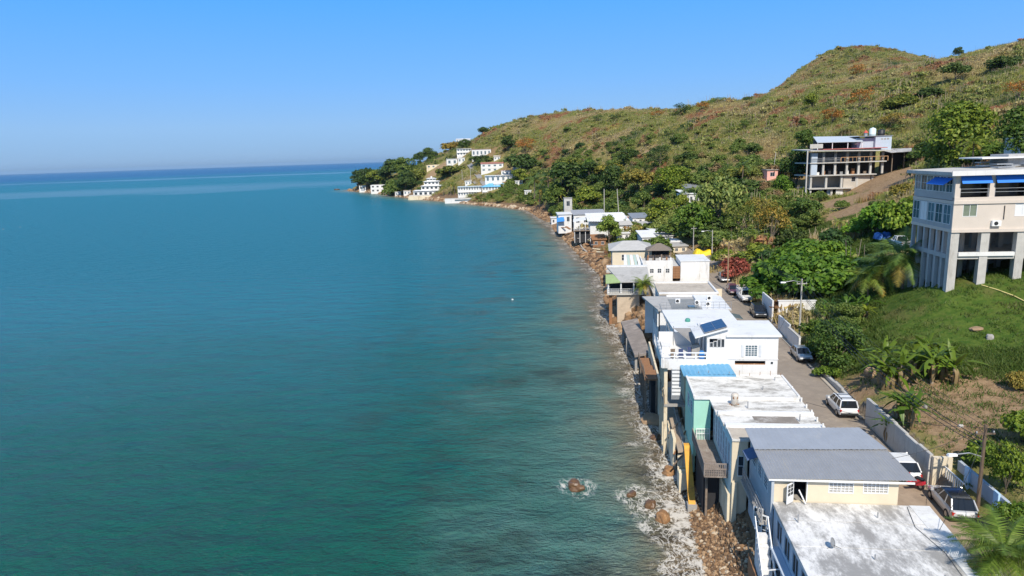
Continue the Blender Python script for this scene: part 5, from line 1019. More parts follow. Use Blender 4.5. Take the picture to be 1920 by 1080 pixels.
h.put('roof_sheets', mb, GREYM); h.box('roof_shed', GREYR, 33.5, 40, 41, 44.5, 24.3, 25.6); h.put('roof_canopy', MB().box(30.5, 40.4, 40.2, 45, 25.2, 25.35), WHITE2)
# --- headland houses
HDL = 'houses on the headland'
h = House('tiered_white_house', 'white tiered pagoda-like house on the headland shore', 'house', -55, 480, 0, HDL, 'xy')
for k, (x0, x1, z0, z1) in enumerate(((-66.5, -46, 1.5, 6), (-61, -46.2, 6, 9.2), (-59, -48.6, 9.6, 12.2), (-57, -50.8, 12.6, 14.2))):
    n = (6, 5, 4, 3)[k]; ho = [(x0 + (x1 - x0) * (i + .22) / n, x0 + (x1 - x0) * (i + .78) / n, z0 + (z1 - z0) * .35, z0 + (z1 - z0) * .8) for i in range(n)]
    h.wall('front_wall', WHITE, 'v', 480 + k * .8, x0, x1, z0 - (3 if k == 0 else 0), z1, ho)
    for q in ho: h.win('v', 480 + k * .8, *q, 1, 1, 1, GLASS)
    h.box('storey', WHITE, x0, x1, 480.6 + k * .8, 488 - k, z0 - (3 if k == 0 else 0), z1)
    h.put('roof', MB().add([(x0 - .8, 479.2 + k * .8, z1), (x1 + .8, 479.2 + k * .8, z1), (x1 + .8, 489 - k, z1), (x0 - .8, 489 - k, z1), (x0 + 1, 481.5 + k * .8, z1 + .55), (x1 - 1, 481.5 + k * .8, z1 + .55), (x1 - 1, 487 - k, z1 + .55), (x0 + 1, 487 - k, z1 + .55)], [(0, 1, 5, 4), (1, 2, 6, 5), (2, 3, 7, 6), (3, 0, 4, 7), (4, 5, 6, 7), (3, 2, 1, 0)]), ROOFC)
h.put('lantern', MB().box(-54.4, -53.4, 484, 485, 14.7, 15.8), WHITE)
h.box('sea_wall', CREAM2, -70, -45.5, 478.2, 479, -1, 2.6); h.box('lower_terrace', CONCL, -69.5, -45.6, 479.05, 479.9, -1, 3.4)
h = simple_house('blue_roofed_house', 'long white shore house with bright blue roof', -16.5, .8, 430, 440, 3.2, 9.3, WHITE, 'hip', mat('sky_blue_roof', (0.16, 0.46, 0.70), .6, .08, 1), 9, 2, group=HDL, wm=GLASSB, over=.8, gal=True)
simple_house('long_shore_house', 'long white shore house with pale flat roof left of the blue roof', -32, -17.2, 434, 442, 3.2, 9.6, WHITE, 'flat', mat('pale_blue_roof', (0.52, 0.62, 0.66), .6, .08, 1), 9, 2, group=HDL, wm=GLASSB, gal=True)
simple_house('green_porch_house', 'low white annexe with green roof right of the blue-roofed house', -5, 7, 418, 424, 2.6, 5.0, WHITE, 'mono', mat('grey_green_roof', (0.35, 0.45, 0.38), .7, .1, 1), 6, group=HDL, gal=True)
simple_house('grey_hut', 'small grey hut at the foot of the slope right of the blue-roofed house', 9, 15, 420, 425, 4.5, 8, WHITE2, 'flat', ROOFB, 2, group=HDL)
simple_house('seaside_wall_house', 'low white waterside terrace left of the blue-roofed house', -40, -18, 428, 432, .3, 2.8, WHITE, 'flat', CONCL, 1, group=HDL, over=.1)
for a in [('lower_terrace_house','lower of two white terraced houses on the headland slope',910,968,343,329,7,WHITE,'flat',ROOFC,6,1,True),('upper_terrace_house','upper white terraced house with red-brown roof on the headland slope',902,944,322,307,8,WHITE,'mono',mat('brick_red_roof', (0.42, 0.17, 0.12), .7, .12, 1),4,2,False),
 ('terrace_block','white block with pinkish roof behind the lower terraced house',940,968,329,320,6,WHITE,'flat',mat('pinkish_roof', (0.62, 0.46, 0.42), .7, .1, 1),4,1,False),
 ('hillside_villa','white two-storey hillside villa, left wing with balconies',857,884,292,279,8,WHITE,'flat',ROOFC,5,2,True),('hillside_villa','white hillside villa, right wing with tall openings',885,921,295,280,8,WHITE,'flat',mat('terracotta_roof', (0.5, 0.3, 0.24), .8, .1, 1),5,1,False),
 ('flat_roofed_house','small flat-roofed house with dark glass beside the headland lane',838,858,311,298,7,WHITE,'flat',mat('pale_grey_slab', (0.55, 0.56, 0.58), .7, .08, 1),2,1,False),('white_side_house','white house tucked under the hillside villa',859,872,306,296,6,WHITE,'flat',ROOFC,2,1,False),
 ('topmost_white_house','topmost white house near the headland skyline',855,882,269,261,8,WHITE,'mono',ROOFC,5,1,False)]: px_house(*a, group=HDL)
simple_house('ruined_white_house', 'ruined white house walls at the headland tip, left block', -118, -106, 590, 597, .8, 7.5, WHITE2, 'none', None, 3, 2, group=HDL, wm=DARK)
simple_house('ruined_white_house', 'ruined white house walls at the headland tip, right block', -102, -88, 572, 580, 1, 6.5, WHITE2, 'none', None, 4, 2, group=HDL, wm=DARK)
for a in [('headland_cottage','tiny white cottage under the dark trees at the headland tip',696,706,358,352,5,WHITE,'flat',ROOFC,2,1,False),('headland_cottage','tiny cottage with brown roof right of the ruins',722,733,362,355,5,WHITE2,'mono',ROOFB,2,1,False),('headland_cottage','tiny white cottage below the lane bend',872,884,347,340,5,WHITE,'flat',ROOFC,2,1,False),('headland_cottage','small white cottage above the blue-roofed house',926,940,352,345,5,WHITE,'mono',ROOFC,2,1,False),('headland_cottage','small white cottage on the slope behind the grey hut',966,980,346,339,5,WHITE2,'flat',ROOFC,2,1,False),('headland_cottage','tiny pale cottage right of the villa on the headland',926,938,300,294,5,WHITE,'mono',ROOFB,2,1,False),('headland_cottage','tiny white cottage at the wooded end of the bay',984,996,366,358,5,WHITE2,'flat',ROOFC,2,1,False),
 ('shore_hut','small white hut on the rocks between the ruins and the tiered house',741,752,368,360,5,WHITE,'flat',ROOFC,2,1,False),('shore_hut','brown-roofed hut beside the left foot of the tiered house',757,770,366,358,5,WHITE2,'mono',ROOFB,2,1,False),('broken_wall_house','pale roofless walls on the bare headland shoulder',800,826,316,309,5,CREAM2,'none',None,3,1,False),('slope_house','tiny white house above the upper terraced house',962,978,318,311,5,WHITE,'flat',ROOFC,2,1,False)]: px_house(*a, group=HDL)
simple_house('ruined_white_house', 'small white ruin nearest the water at the headland tip', -136, -130, 628, 633, 1.5, 6, WHITE2, 'none', None, 2, 1, group=HDL, wm=DARK)
# ---------------------------------------------------------------- road, walls, poles, shore
def drape(name, path, half, m, dz, label, cat, cols=6, frame='row', step=1.2, kind='structure'):
    """a sheet following the ground along a path of (u, v) points"""
    pts = [np.array(row(*p) if frame == 'row' else p) for p in path]; P_ = []
    for a, b in zip(pts[:-1], pts[1:]):
        n = max(1, int(np.hypot(*(b - a)) / step))
        for i in range(n): P_.append(a + (b - a) * i / n)
    P_.append(pts[-1]); P_ = np.array(P_)
    for _ in range(3): P_[1:-1] = (P_[:-2] + 2 * P_[1:-1] + P_[2:]) / 4
    T = np.gradient(P_, axis=0); T /= np.linalg.norm(T, axis=1, keepdims=True); Nn = np.stack([T[:, 1], -T[:, 0]], 1)
    t = np.linspace(-half, half, cols)
    X = P_[:, None, 0] + Nn[:, None, 0] * t; Y = P_[:, None, 1] + Nn[:, None, 1] * t; Zc = ground(P_[:, 0], P_[:, 1])
    Z = np.maximum(ground(X, Y), np.repeat(Zc[:, None], cols, 1) - .15) + dz
    n = len(P_); idx = np.arange(n * cols).reshape(n, cols); f = np.stack([idx[:-1, :-1], idx[:-1, 1:], idx[1:, 1:], idx[1:, :-1]], -1).reshape(-1, 4)
    o = mobj(name, npmesh(name, np.stack([X, Y, Z], -1).reshape(-1, 3) * K, f), m); tag(o, label, cat, kind=kind); return o
ASPH = mat('worn_asphalt', (0.27, 0.225, 0.18), .9, .14, .9, (0.36, 0.30, 0.235), .42, .25, bump=.15, bscale=9)
drape('road', [(9.5, -16), (9.5, 10), (9.5, 30), (9.6, 50), (9.9, 66), (10.6, 82), (11.0, 96), (9.5, 112), (6, 128), (3, 150), (1, 185)], 1.9, ASPH, .045, 'narrow worn asphalt road running behind the shore houses', 'road')
KERBM = mat('kerb_concrete', (0.46, 0.41, 0.34), .9, .15, 1.5, (0.33, 0.28, 0.22), .4, .5)
drape('kerb', [(11.45, 17), (11.5, 28), (11.55, 46)], .14, KERBM, .11, 'pale concrete kerb along the hill side of the road', 'kerb', 3)
drape('driveway', [(9.2, -14), (9.2, -2), (9.2, 5.5)], 2.3, mat('brown_concrete', (0.36, 0.27, 0.19), .9, .15, 1.0, (0.27, 0.20, 0.14), .4, .4), .09, 'brown concrete drive in front of the cream house', 'driveway')
lane = [G(910, 349), G(902, 338), G(893, 326), G(884, 315), G(880, 309)]
drape('lane', [(p[0], p[1]) for p in lane], 1.7, mat('grey_lane', (0.27, 0.26, 0.25), .9, .1, .5), .25, 'steep grey lane climbing the headland', 'lane', frame='xy', step=2)
lane2 = [G(893, 345), G(870, 336), G(845, 328)]
drape('lane', [(p[0], p[1]) for p in lane2], 1.2, MATS['grey_lane'], .25, 'narrow lane crossing the headland slope above the tiered house', 'lane', frame='xy', step=2)
# retaining wall in cast panels
h = House('retaining_wall', 'grey concrete retaining wall below the banana clump', 'wall', 11.5, 11, 4.5)
for k in range(6):
    v0 = 5.62 + k * 1.8; dz = (.12, .0, .05, .1, .02, .08)[k]; h.put('panel', MB().hexa([(11.45, v0, 4.3), (11.75, v0, 4.3), (11.75, v0 + 1.77, 4.3), (11.45, v0 + 1.77, 4.3), (11.47, v0, 6.95 + dz), (11.7, v0, 6.95 + dz), (11.7, v0 + 1.77, 6.93 + dz), (11.47, v0 + 1.77, 6.93 + dz)]), CONCL)
h = House('gate_wall', 'cream wall end with blue-grey yard wall behind the near lamp pole', 'wall', 12.5, 3, 4.5)
h.box('wall_end', CREAM, 11.6, 12.75, 5.3, 5.58, 4.4, 7.0); h.box('yard_wall', mat('blue_grey_wall', (0.42, 0.47, 0.53), .7, .1, 1), 13.0, 13.2, -6, 5.2, 4.4, 6.9)
for v0 in (3.6, .4, -2.8): h.box('pilaster', mat('light_blue_paint', (0.45, 0.66, 0.85), .6, .06, 1), 12.88, 12.998, v0, v0 + .5, 4.5, 7.05)
for k in range(9): h.put('gate_bar', MB().bar((12.2, 4.9 - k * .25, 5.0), (12.2, 4.9 - k * .25, 6.5), .05), FRAME)
for z0 in (5.4, 6.5): h.put('gate_rail', MB().bar((12.2, 5.1, z0), (12.2, 2.7, z0), .06), FRAME)
h = House('compound_wall', 'white compound walls around a yard beside the road', 'wall', 14, 50, 4.5)
h.box('front_wall', WHITE, 12.9, 17.4, 50, 50.2, 4.4, 7.8); h.box('side_wall', WHITE, 12.2, 12.4, 50.4, 56, 4.4, 7.8); h.box('coping', WHITE, 12.8, 17.5, 49.95, 50.25, 7.802, 7.9); h.box('yard_slab', CONCL, 12.3, 17.3, 46.5, 49.9, 4.6, 5.05)
h = House('roadside_wall', 'low white roadside wall by the street lamp', 'wall', 12, 42, 4.5)
h.box('panel', WHITE, 11.75, 11.95, 36.5, 41.0, 4.4, 6.6); h.box('panel', WHITE, 11.95, 12.15, 41.2, 46.2, 4.4, 6.9); h.box('coping', CONCL, 11.7, 12.0, 36.5, 41.0, 6.602, 6.7)
h = House('stone_wall', 'low grey stone wall under the overhanging roadside tree', 'wall', 12, 28, 4.5)
for k in range(4): h.put('block', MB().hexa([(11.75 + .02 * (k % 3), 21 + k * 2.1, 4.4), (12.1, 21 + k * 2.1, 4.4), (12.1, 23.05 + k * 2.1, 4.4), (11.75 + .02 * (k % 3), 23.05 + k * 2.1, 4.4), (11.8, 21 + k * 2.1, 5.35 + .1 * (k % 2)), (12.1, 21 + k * 2.1, 5.4 + .1 * (k % 2)), (12.1, 23.05 + k * 2.1, 5.4 + .1 * (k % 2)), (11.8, 23.05 + k * 2.1, 5.35 + .1 * (k % 2))]), CONCL)
bn = thing('wheelie_bin', 'grey wheeled bin against the white compound wall', 'bin', (*[c * K for c in row(13.4, 49.6)], 5.06 * K), -YAW)
MB().hexa([(-.25, -.25, .1), (.25, -.25, .1), (.25, .25, .1), (-.25, .25, .1), (-.3, -.32, 1.0), (.3, -.32, 1.0), (.3, .3, 1.0), (-.3, .3, 1.0)]).build('body', GREYM, bn); MB().box(-.32, .32, -.35, .33, 1.002, 1.07).build('lid', BLACK, bn); MB().tube([(-.28, .28, .12), (.28, .28, .12)], .11, 10).build('wheel', BLACK, bn)
# --- vehicles
RUBBER = mat('rubber', (0.02, 0.02, 0.02), .8, .2, 4); RIM = mat('alloy', (0.45, 0.45, 0.46), .3, .05, 2, metal=.8); LAMPW = mat('headlamp', (0.75, 0.77, 0.8), .1, .02, 2); LAMPR = mat('tail_lamp', (0.45, 0.02, 0.02), .2, .05, 2)
CGLASS = mat('car_glass', (0.015, 0.018, 0.022), .04, .1, 1, spec=.8); UNDER = mat('car_underside', (0.03, 0.03, 0.03), .8, .1, 2)
def paint(n, c, metal=.0):
    m = mat(n, c, .28, .02, 1, metal=metal); b = m.node_tree.nodes['Principled BSDF']; b.inputs['Coat Weight'].default_value = .6; b.inputs['Coat Roughness'].default_value = .06; return m
def loft(st):
    """st: list of rings of equal length"""
    mb = MB(); n = len(st[0]); vs = [p for r in st for p in r]; fs = []
    for i in range(len(st) - 1):
        for k in range(n): fs.append((i * n + k, i * n + (k + 1) % n, (i + 1) * n + (k + 1) % n, (i + 1) * n + k))
    fs += [tuple(range(n - 1, -1, -1)), tuple((len(st) - 1) * n + k for k in range(n))]
    return mb.add(vs, fs)
def vehicle(kind, m, label, px=None, py=None, zu=5.0, uv=None, toward=False, name='parked_car', cat='car', group='cars parked along the road', roof=None, turn=0.0, loc=None):
    if loc is None:
        if uv: x, y = row(*uv)
        else: g = P(px, py, zu); x, y = g[0], g[1]
        loc = (x * K, y * K, zu * K + .055)
    o = thing(name, label, cat, loc, -YAW + (math.pi if toward else 0) + turn, group)
    L, Wd, bh, rh, cab, hood = {'suv': (4.7, 1.88, 1.05, 1.76, (-1.95, -2.15, .25, 1.05), .98), 'sedan': (4.6, 1.78, .92, 1.44, (-1.1, -1.75, .25, 1.15), .86), 'hatch': (4.5, 1.84, .98, 1.6, (-1.55, -2.05, .3, 1.2), .9),
        'pickup': (5.3, 1.9, 1.05, 1.78, (-.35, -.55, .65, 1.3), 1.02), 'truck': (5.9, 2.05, 1.2, 1.95, (.55, .45, 1.3, 1.75), 1.15), 'van': (5.2, 2.0, 1.2, 2.35, (-2.45, -2.55, 1.6, 2.2), 1.15)}[kind]
    w = Wd / 2; st = []
    for t, zl, zt, ww in ((-.5, .48, bh * .80, .80), (-.485, .36, bh * .93, .92), (-.43, .30, bh, .98), (-.3, .27, bh, 1), (0, .26, bh * .985, 1), (cab[3] / L, .27, bh * .97, 1), (.36, .29, hood * .97, .98), (.455, .32, hood * .88, .93), (.49, .40, hood * .74, .84), (.5, .48, hood * .64, .76)):
        y = t * L; q = w * ww
        st.append([(-q * .93, y, zl), (-q, y, zl + (zt - zl) * .35), (-q * .985, y, zl + (zt - zl) * .75), (-q * .90, y, zt), (q * .90, y, zt), (q * .985, y, zl + (zt - zl) * .75), (q, y, zl + (zt - zl) * .35), (q * .93, y, zl)])
    body = loft(st).build('body', m, o)
    c0, c1, c2, c3 = cab[0], cab[1], cab[2], cab[3]          # roof rear, base rear, roof front, base front
    gl = w * .90; gr = w * .74; zb = bh - .03; zr = rh - .05
    cabin = MB().hexa([(-gl, c1, zb), (gl, c1, zb), (gl, c3, zb), (-gl, c3, zb), (-gr, c0, zr), (gr, c0, zr), (gr, c2, zr), (-gr, c2, zr)]).build('windows', CGLASS, o)
    MB().hexa([(-gr - .01, c0 - .03, zr + .002), (gr + .01, c0 - .03, zr + .002), (gr + .01, c2 + .03, zr + .002), (-gr - .01, c2 + .03, zr + .002), (-gr + .08, c0 + .08, rh), (gr - .08, c0 + .08, rh), (gr - .08, c2 - .1, rh), (-gr + .08, c2 - .1, rh)]).build('roof', roof or m, o)
    mb = MB()
    for s in (-1, 1):
        for (a, b_) in ((c1, c0), (c3, c2)): MB().bar((s * (gl + .005), a, zb), (s * (gr + .005), b_, zr), .09, .09).build('pillar', m, o)
        for t in ((.36, .70) if kind in ('suv', 'van', 'hatch') else (.45,)): MB().bar((s * (gl + .005), c1 + (c3 - c1) * t, zb), (s * (gr + .005), c0 + (c2 - c0) * t, zr), .05, .07).build('pillar', m, o)
    pass
    for s in (-1, 1):
        for yy in (-.31 * L, .315 * L):
            wl = MB().tube([(s * (w - .20), yy, .34), (s * (w + .012), yy, .34)], .34, 16).build('wheel', RUBBER, o); MB().tube([(s * (w + .0), yy, .34), (s * (w + .025), yy, .34)], .2, 12).build('rim', RIM, wl)
        MB().box(*sorted((s * w * .50, s * w * .86)), L * .462, L * .497, hood * .62, hood * .78).build('headlight', LAMPW, o)
        MB().box(*sorted((s * w * .68, s * w * .93)), -L * .497, -L * .462, bh * .64, bh * .86).build('tail_light', LAMPR, o)
        MB().box(*sorted((s * (w * .98), s * (w * .98 + .2))), c3 - .35, c3 - .2, bh - .02, bh + .14).build('mirror', m, o)
    MB().box(-w * .8, w * .8, L * .487, L * .508, .36, .52).build('front_bumper', UNDER, o); MB().box(-w * .85, w * .85, -L * .508, -L * .487, .38, .58).build('rear_bumper', UNDER, o)
    MB().box(-w * .42, w * .42, L * .482, L * .503, hood * .55, hood * .68).build('grille', UNDER, o); MB().box(-.26, .26, -L * .512, -L * .49, .68, .80).build('number_plate', LAMPW, o)
    if kind == 'suv':
        for s in (-1, 1): MB().bar((s * gr * .86, c0 + .15, rh + .05), (s * gr * .86, c2 - .15, rh + .05), .05).build('roof_rail', BLACK, o)
        for t in (.25, .75): MB().bar((-gr * .86, c0 + (c2 - c0) * t, rh + .07), (gr * .86, c0 + (c2 - c0) * t, rh + .07), .05).build('roof_bar', BLACK, o)
    if kind in ('pickup', 'truck'):
        y1 = c1 - .12; h0 = bh + (.02 if kind == 'pickup' else .45)
        for s in (-1, 1): MB().box(*sorted((s * w * .84, s * w * .97)), -L * .485, y1, bh - .05, h0 + .06).build('bed_side', m, o)
        MB().box(-w * .83, w * .83, -L * .485, -L * .465, bh - .1, h0 + .05).build('tailgate', m, o); MB().box(-w * .83, w * .83, -L * .46, y1, bh + .002, bh + .03).build('bed_floor', UNDER, o)
        if kind == 'truck':
            mb = MB()
            for yy in (-L * .47, -1.2, y1): mb.bar((-w * .9, yy, h0), (-w * .9, yy, rh + .15), .06); mb.bar((w * .9, yy, h0), (w * .9, yy, rh + .15), .06); mb.bar((-w * .9, yy, rh + .15), (w * .9, yy, rh + .15), .06)
            for s in (-1, 1): mb.bar((s * w * .9, -L * .47, rh + .15), (s * w * .9, y1, rh + .15), .06)
            mb.build('ladder_rack', m, o)
    return o
PW = paint('white_car_paint', (0.78, 0.78, 0.77)); PS = paint('silver_car_paint', (0.42, 0.43, 0.44), .5); PB = paint('black_car_paint', (0.012, 0.014, 0.018)); PM = paint('maroon_car_paint', (0.12, 0.025, 0.025)); PG = paint('pale_silver_paint', (0.62, 0.62, 0.62), .3)
vehicle('suv', PW, 'white SUV with roof rack seen from behind at the soil bank', 1577, 770)
vehicle('sedan', PS, 'silver saloon car facing the camera under the roadside tree', 1502, 672, toward=True)
vehicle('suv', PB, 'black SUV facing the camera beside the white compound wall', 1421, 592, toward=True)
vehicle('truck', PW, 'white utility truck with ladder rack facing the camera', 1396, 562, toward=True, name='utility_truck', cat='truck')
vehicle('hatch', PM, 'dark maroon car parked behind the white utility truck', 1374, 550, toward=True)
vehicle('hatch', PS, 'silver car parked beside the bougainvillea and wooden pole', 1357, 527, toward=True)
vehicle('hatch', PG, 'pale silver hatchback with dark glass roof beside the near lamp pole', 1783, 955, roof=CGLASS, turn=-.06)
vehicle('hatch', PW, 'white car half hidden behind the grey metal roof', uv=(10.3, 7.2))
g = G(1688, 463); vehicle('pickup', PW, 'white pickup parked in the shade left of the cream building', loc=(g[0] * K, g[1] * K, g[2] * K + .1), name='pickup_truck', cat='pickup', group=None)
vehicle('van', PW, 'white van parked among the far houses', uv=None, loc=(37.6 * K, 205 * K, float(ground(np.array(37.6), np.array(205.))) * K + .05), name='parked_van', cat='van', toward=True, group=None)
sc = thing('scooter', 'small red scooter beside the grey metal roof', 'scooter', (*[c * K for c in row(10.35, 5.0)], 5.1 * K), .4)
for yy in (-.6, .6):
    wl = MB().tube([(-.06, yy, .28), (.06, yy, .28)], .28, 14).build('wheel', RUBBER, sc); MB().tube([(-.07, yy, .28), (.07, yy, .28)], .13, 10).build('rim', RIM, wl)
RP = paint('red_scooter_paint', (0.55, 0.03, 0.05)); loft([[(-.2, -.85, .5), (.2, -.85, .5), (.18, -.85, .75), (-.18, -.85, .75)], [(-.24, -.4, .3), (.24, -.4, .3), (.2, -.4, .82), (-.2, -.4, .82)], [(-.2, .1, .25), (.2, .1, .25), (.2, .1, .38), (-.2, .1, .38)], [(-.26, .42, .3), (.26, .42, .3), (.2, .5, .9), (-.2, .5, .9)], [(-.1, .62, .5), (.1, .62, .5), (.08, .6, .98), (-.08, .6, .98)]]).build('body', RP, sc)
MB().box(-.18, .18, -.8, -.15, .83, .93).build('seat', BLACK, sc); MB().bar((-.35, .5, 1.02), (.35, .5, 1.02), .05).build('handlebar', BLACK, sc); MB().box(-.1, .1, .58, .64, .82, .95).build('headlight', LAMPW, sc)
def tarp(name, label, m, x, y, z, lx, ly, lz, seed, cat='tarpaulin'):
    r = np.random.default_rng(seed); n = 12; V = []
    for i in range(n + 1):
        for j in range(n + 1):
            a, b = i / n * 2 - 1, j / n * 2 - 1; e = min(1, (1 - max(abs(a), abs(b)) ** 6)); hgt = lz * (e ** .5) * (.8 + .2 * math.sin(a * 5 + seed)) + r.normal() * .04
            V.append((a * lx / 2, b * ly / 2, max(0, hgt)))
    idx = np.arange((n + 1) ** 2).reshape(n + 1, n + 1); f = np.stack([idx[:-1, :-1], idx[1:, :-1], idx[1:, 1:], idx[:-1, 1:]], -1).reshape(-1, 4)
    o = mobj(name, npmesh(name, np.array(V), f), m, smooth=True); o.location = (x * K, y * K, z * K); tag(o, label, cat); return o
g = G(1317, 480); tarp('yellow_tarpaulin', 'bright yellow tarpaulin over a load at the roadside', mat('yellow_canvas', (0.85, 0.58, 0.01), .6, .1, 2), g[0], g[1], g[2], 4.6, 2.4, 1.8, 4)
g = G(1655, 448); tarp('blue_tarpaulin', 'blue tarpaulin over a load left of the white pickup', mat('deep_blue_canvas', (0.02, 0.10, 0.36), .6, .1, 2), g[0], g[1], g[2], 2.4, 2.6, 1.3, 5)
# --- poles and wires
PWOOD = mat('pole_wood', (0.15, 0.105, 0.07), .9, .25, 3); PCONC = mat('pole_concrete', (0.46, 0.43, 0.38), .85, .12, 2)
def pole(label, base, top_px, m, lamp=None, cross=False, r=.14, group='utility poles', name='utility_pole', cat='pole', lean=(0, 0)):
    """base: layout xyz; top_px: photograph y of its top"""
    d = ray(*proj_px(base)); 
    bx, by, bz = base; lo, hi = bz, bz + 40
    for _ in range(40):
        mid = (lo + hi) / 2
        if proj_px((bx + lean[0], by, mid))[1] > top_px: lo = mid
        else: hi = mid
    hgt = (lo - bz) * K
    o = thing(name, label, cat, (bx * K, by * K, bz * K - .3), 0, group)
    MB().tube([(0, 0, 0), (lean[0] * K * .5, 0, hgt * .5), (lean[0] * K, 0, hgt + .3)], [r, r * .85, r * .65], 8).build('shaft', m, o)
    if lamp:
        ax, az, sz = lamp; p0 = Vector((0, 0, sz * hgt)); p1 = Vector((ax, -.2, sz * hgt + az)); MB().tube([p0, p0.lerp(p1, .5) + Vector((0, 0, abs(ax) * .10)), p1], .045, 6).build('lamp_arm', GREYM, o)
        MB().hexa([p1 + Vector(q) for q in ((-.55, -.14, -.09), (.1, -.14, -.09), (.1, .14, -.09), (-.55, .14, -.09), (-.5, -.1, .08), (.1, -.08, .05), (.1, .08, .05), (-.5, .1, .08))]).build('lamp_head', FRAME, o)
    if cross:
        MB().bar((-.7, 0, hgt - .35), (.7, 0, hgt - .35), .09, .11).build('cross_arm', m, o)
        for q in (-.6, 0, .6): MB().lathe([(.05, 0), (.06, .1), (.03, .16)], 8, (q, 0, hgt - .3)).build('insulator', GREYM, o)
    return Vector((bx * K + lean[0] * K, by * K, bz * K + hgt))
def proj_px(w):
    v = np.array(w) - np.array([0, 0, CAM_H]); z = v @ _F; return 960 + FPX * (v @ _R) / z, 540 - FPX * (v @ _U) / z
b1 = P(1831, 968, 5.0); T1 = pole('near dark wooden pole with street lamp arm beside the silver hatchback', b1, 797, PWOOD, (-2.1, .35, .70), True, .15)
b2 = P(1498, 645, 5.0); T2 = pole('street lamp pole rising above the low white roadside wall', b2, 523, PCONC, (-2.4, .15, .98), True, .15)
b3 = P(1364, 545, 5.0); T3 = pole('wooden pole beside the bougainvillea', b3, 453, mat('pale_pole_wood', (0.33, 0.22, 0.13), .9, .2, 3), None, True, .15)
b4 = G(1335, 478); T4 = pole('street lamp by the yellow tarpaulin', b4, 431, PCONC, (-2.2, .2, .98), False, .14)
b5 = G(1300, 470); T5 = pole('pale pole left of the street lamp at the yellow tarpaulin', b5, 424, PCONC, None, True, .15)
b6 = D(1133, 399, 212); b6[2] = 4; T6 = pole('left one of two tall pale masts behind the gable-roofed house', b6, 354, PCONC, None, False, .2, 'twin masts', 'mast', 'mast')
b7 = D(1162, 399, 214); b7[2] = 4; T7 = pole('right leaning one of two tall pale masts', b7, 354, PCONC, None, False, .2, 'twin masts', 'mast', 'mast', (-.8, 0))
HP = 'poles on the headland'
HT = []
for px, y0, y1, lab in ((837, 312, 299, 'white pole on the bare headland shoulder'), (838, 322, 296, 'pole beside the small flat-roofed house on the headland'), (847, 326, 305, 'pole left of the headland lane'), (867, 340, 318, 'short pole in the middle of the headland slope'), (883, 342, 314, 'pole at the bend of the headland lane'), (944, 360, 332, 'pole in front of the lower terraced house'), (769, 322, 300, 'pole among the trees at the low end of the headland')):
    HT.append(pole(lab, G(px, y0), y1, PCONC, None, False, .2, HP))
def wire(a, b, sag, label, r=.016, group='overhead wires'):
    a = Vector(a); b = Vector(b); n = 14; o = MB().tube([a.lerp(b, i / n) - Vector((0, 0, sag * 4 * (i / n) * (1 - i / n))) for i in range(n + 1)], r, 4, False).build('overhead_wire', BLACK)
    tag(o, label, 'wire', group); return o
up = Vector((.0, 0, -.2))
for k, q in enumerate((-.6, 0, .6)):
    d = Vector((q, 0, -.15)); nm = ('seaward', 'middle', 'hillward')[k]
    wire(T1 + d, T2 + d, 1.1, nm + ' wire of the span from the near pole to the street lamp pole'); wire(T2 + d, T3 + d, .8, nm + ' wire of the span from the street lamp pole to the wooden pole'); wire(T3 + d, T5 + d, .7, nm + ' wire of the span from the wooden pole to the pale pole')
    wire(T1 + d, T1 + Vector((-4 + q, -26, -1.5)), .6, nm + ' wire running from the near pole towards the camera')
for k in range(3): wire(T1 + Vector((0, 0, -1.2 - .25 * k)), T2 + Vector((0, 0, -1.6 - .2 * k)), 1.5 + .2 * k, ('upper', 'middle', 'lower')[k] + ' thick cable slung below the wires between near pole and street lamp', .03)
hx = lambda u, v, z: Vector((*[c * K for c in row(u, v)], z * K))
wire(T1 + up, hx(7.3, 2, 8.3), .3, 'service cable from the near pole to the grey metal roof'); wire(T2 + up, hx(5.4, 21, 11), .5, 'service cable from the street lamp pole to the two-storey white house'); wire(T1 + up, hx(5.5, 12, 8.2), .5, 'service cable from the near pole to the grimy white roof'); wire(T1 + up * 4, hx(8.2, -3, 6.6), .3, 'service cable from the near pole to the nearest white roof')
wire(T2 + up, hx(5.9, 48, 8.2), .4, 'service cable from the street lamp pole to the grey-roofed house'); wire(T3 + up, hx(8, 80.5, 8.5), .4, 'service cable from the wooden pole to the white box shed'); wire(T4, T5, .5, 'cable between the street lamp at the yellow tarpaulin and the pale pole')
# hose on the grass
g0 = [G(1840, 536), G(1870, 545), G(1900, 556), G(1922, 567)]
hs_ = MB().tube([(p[0] * K, p[1] * K, p[2] * K + .12) for p in g0], .06, 6).build('garden_hose', mat('yellow_hose', (0.75, 0.62, 0.25), .6, .1, 2)); tag(hs_, 'pale yellow hose lying on the grass below the cream building', 'hose')
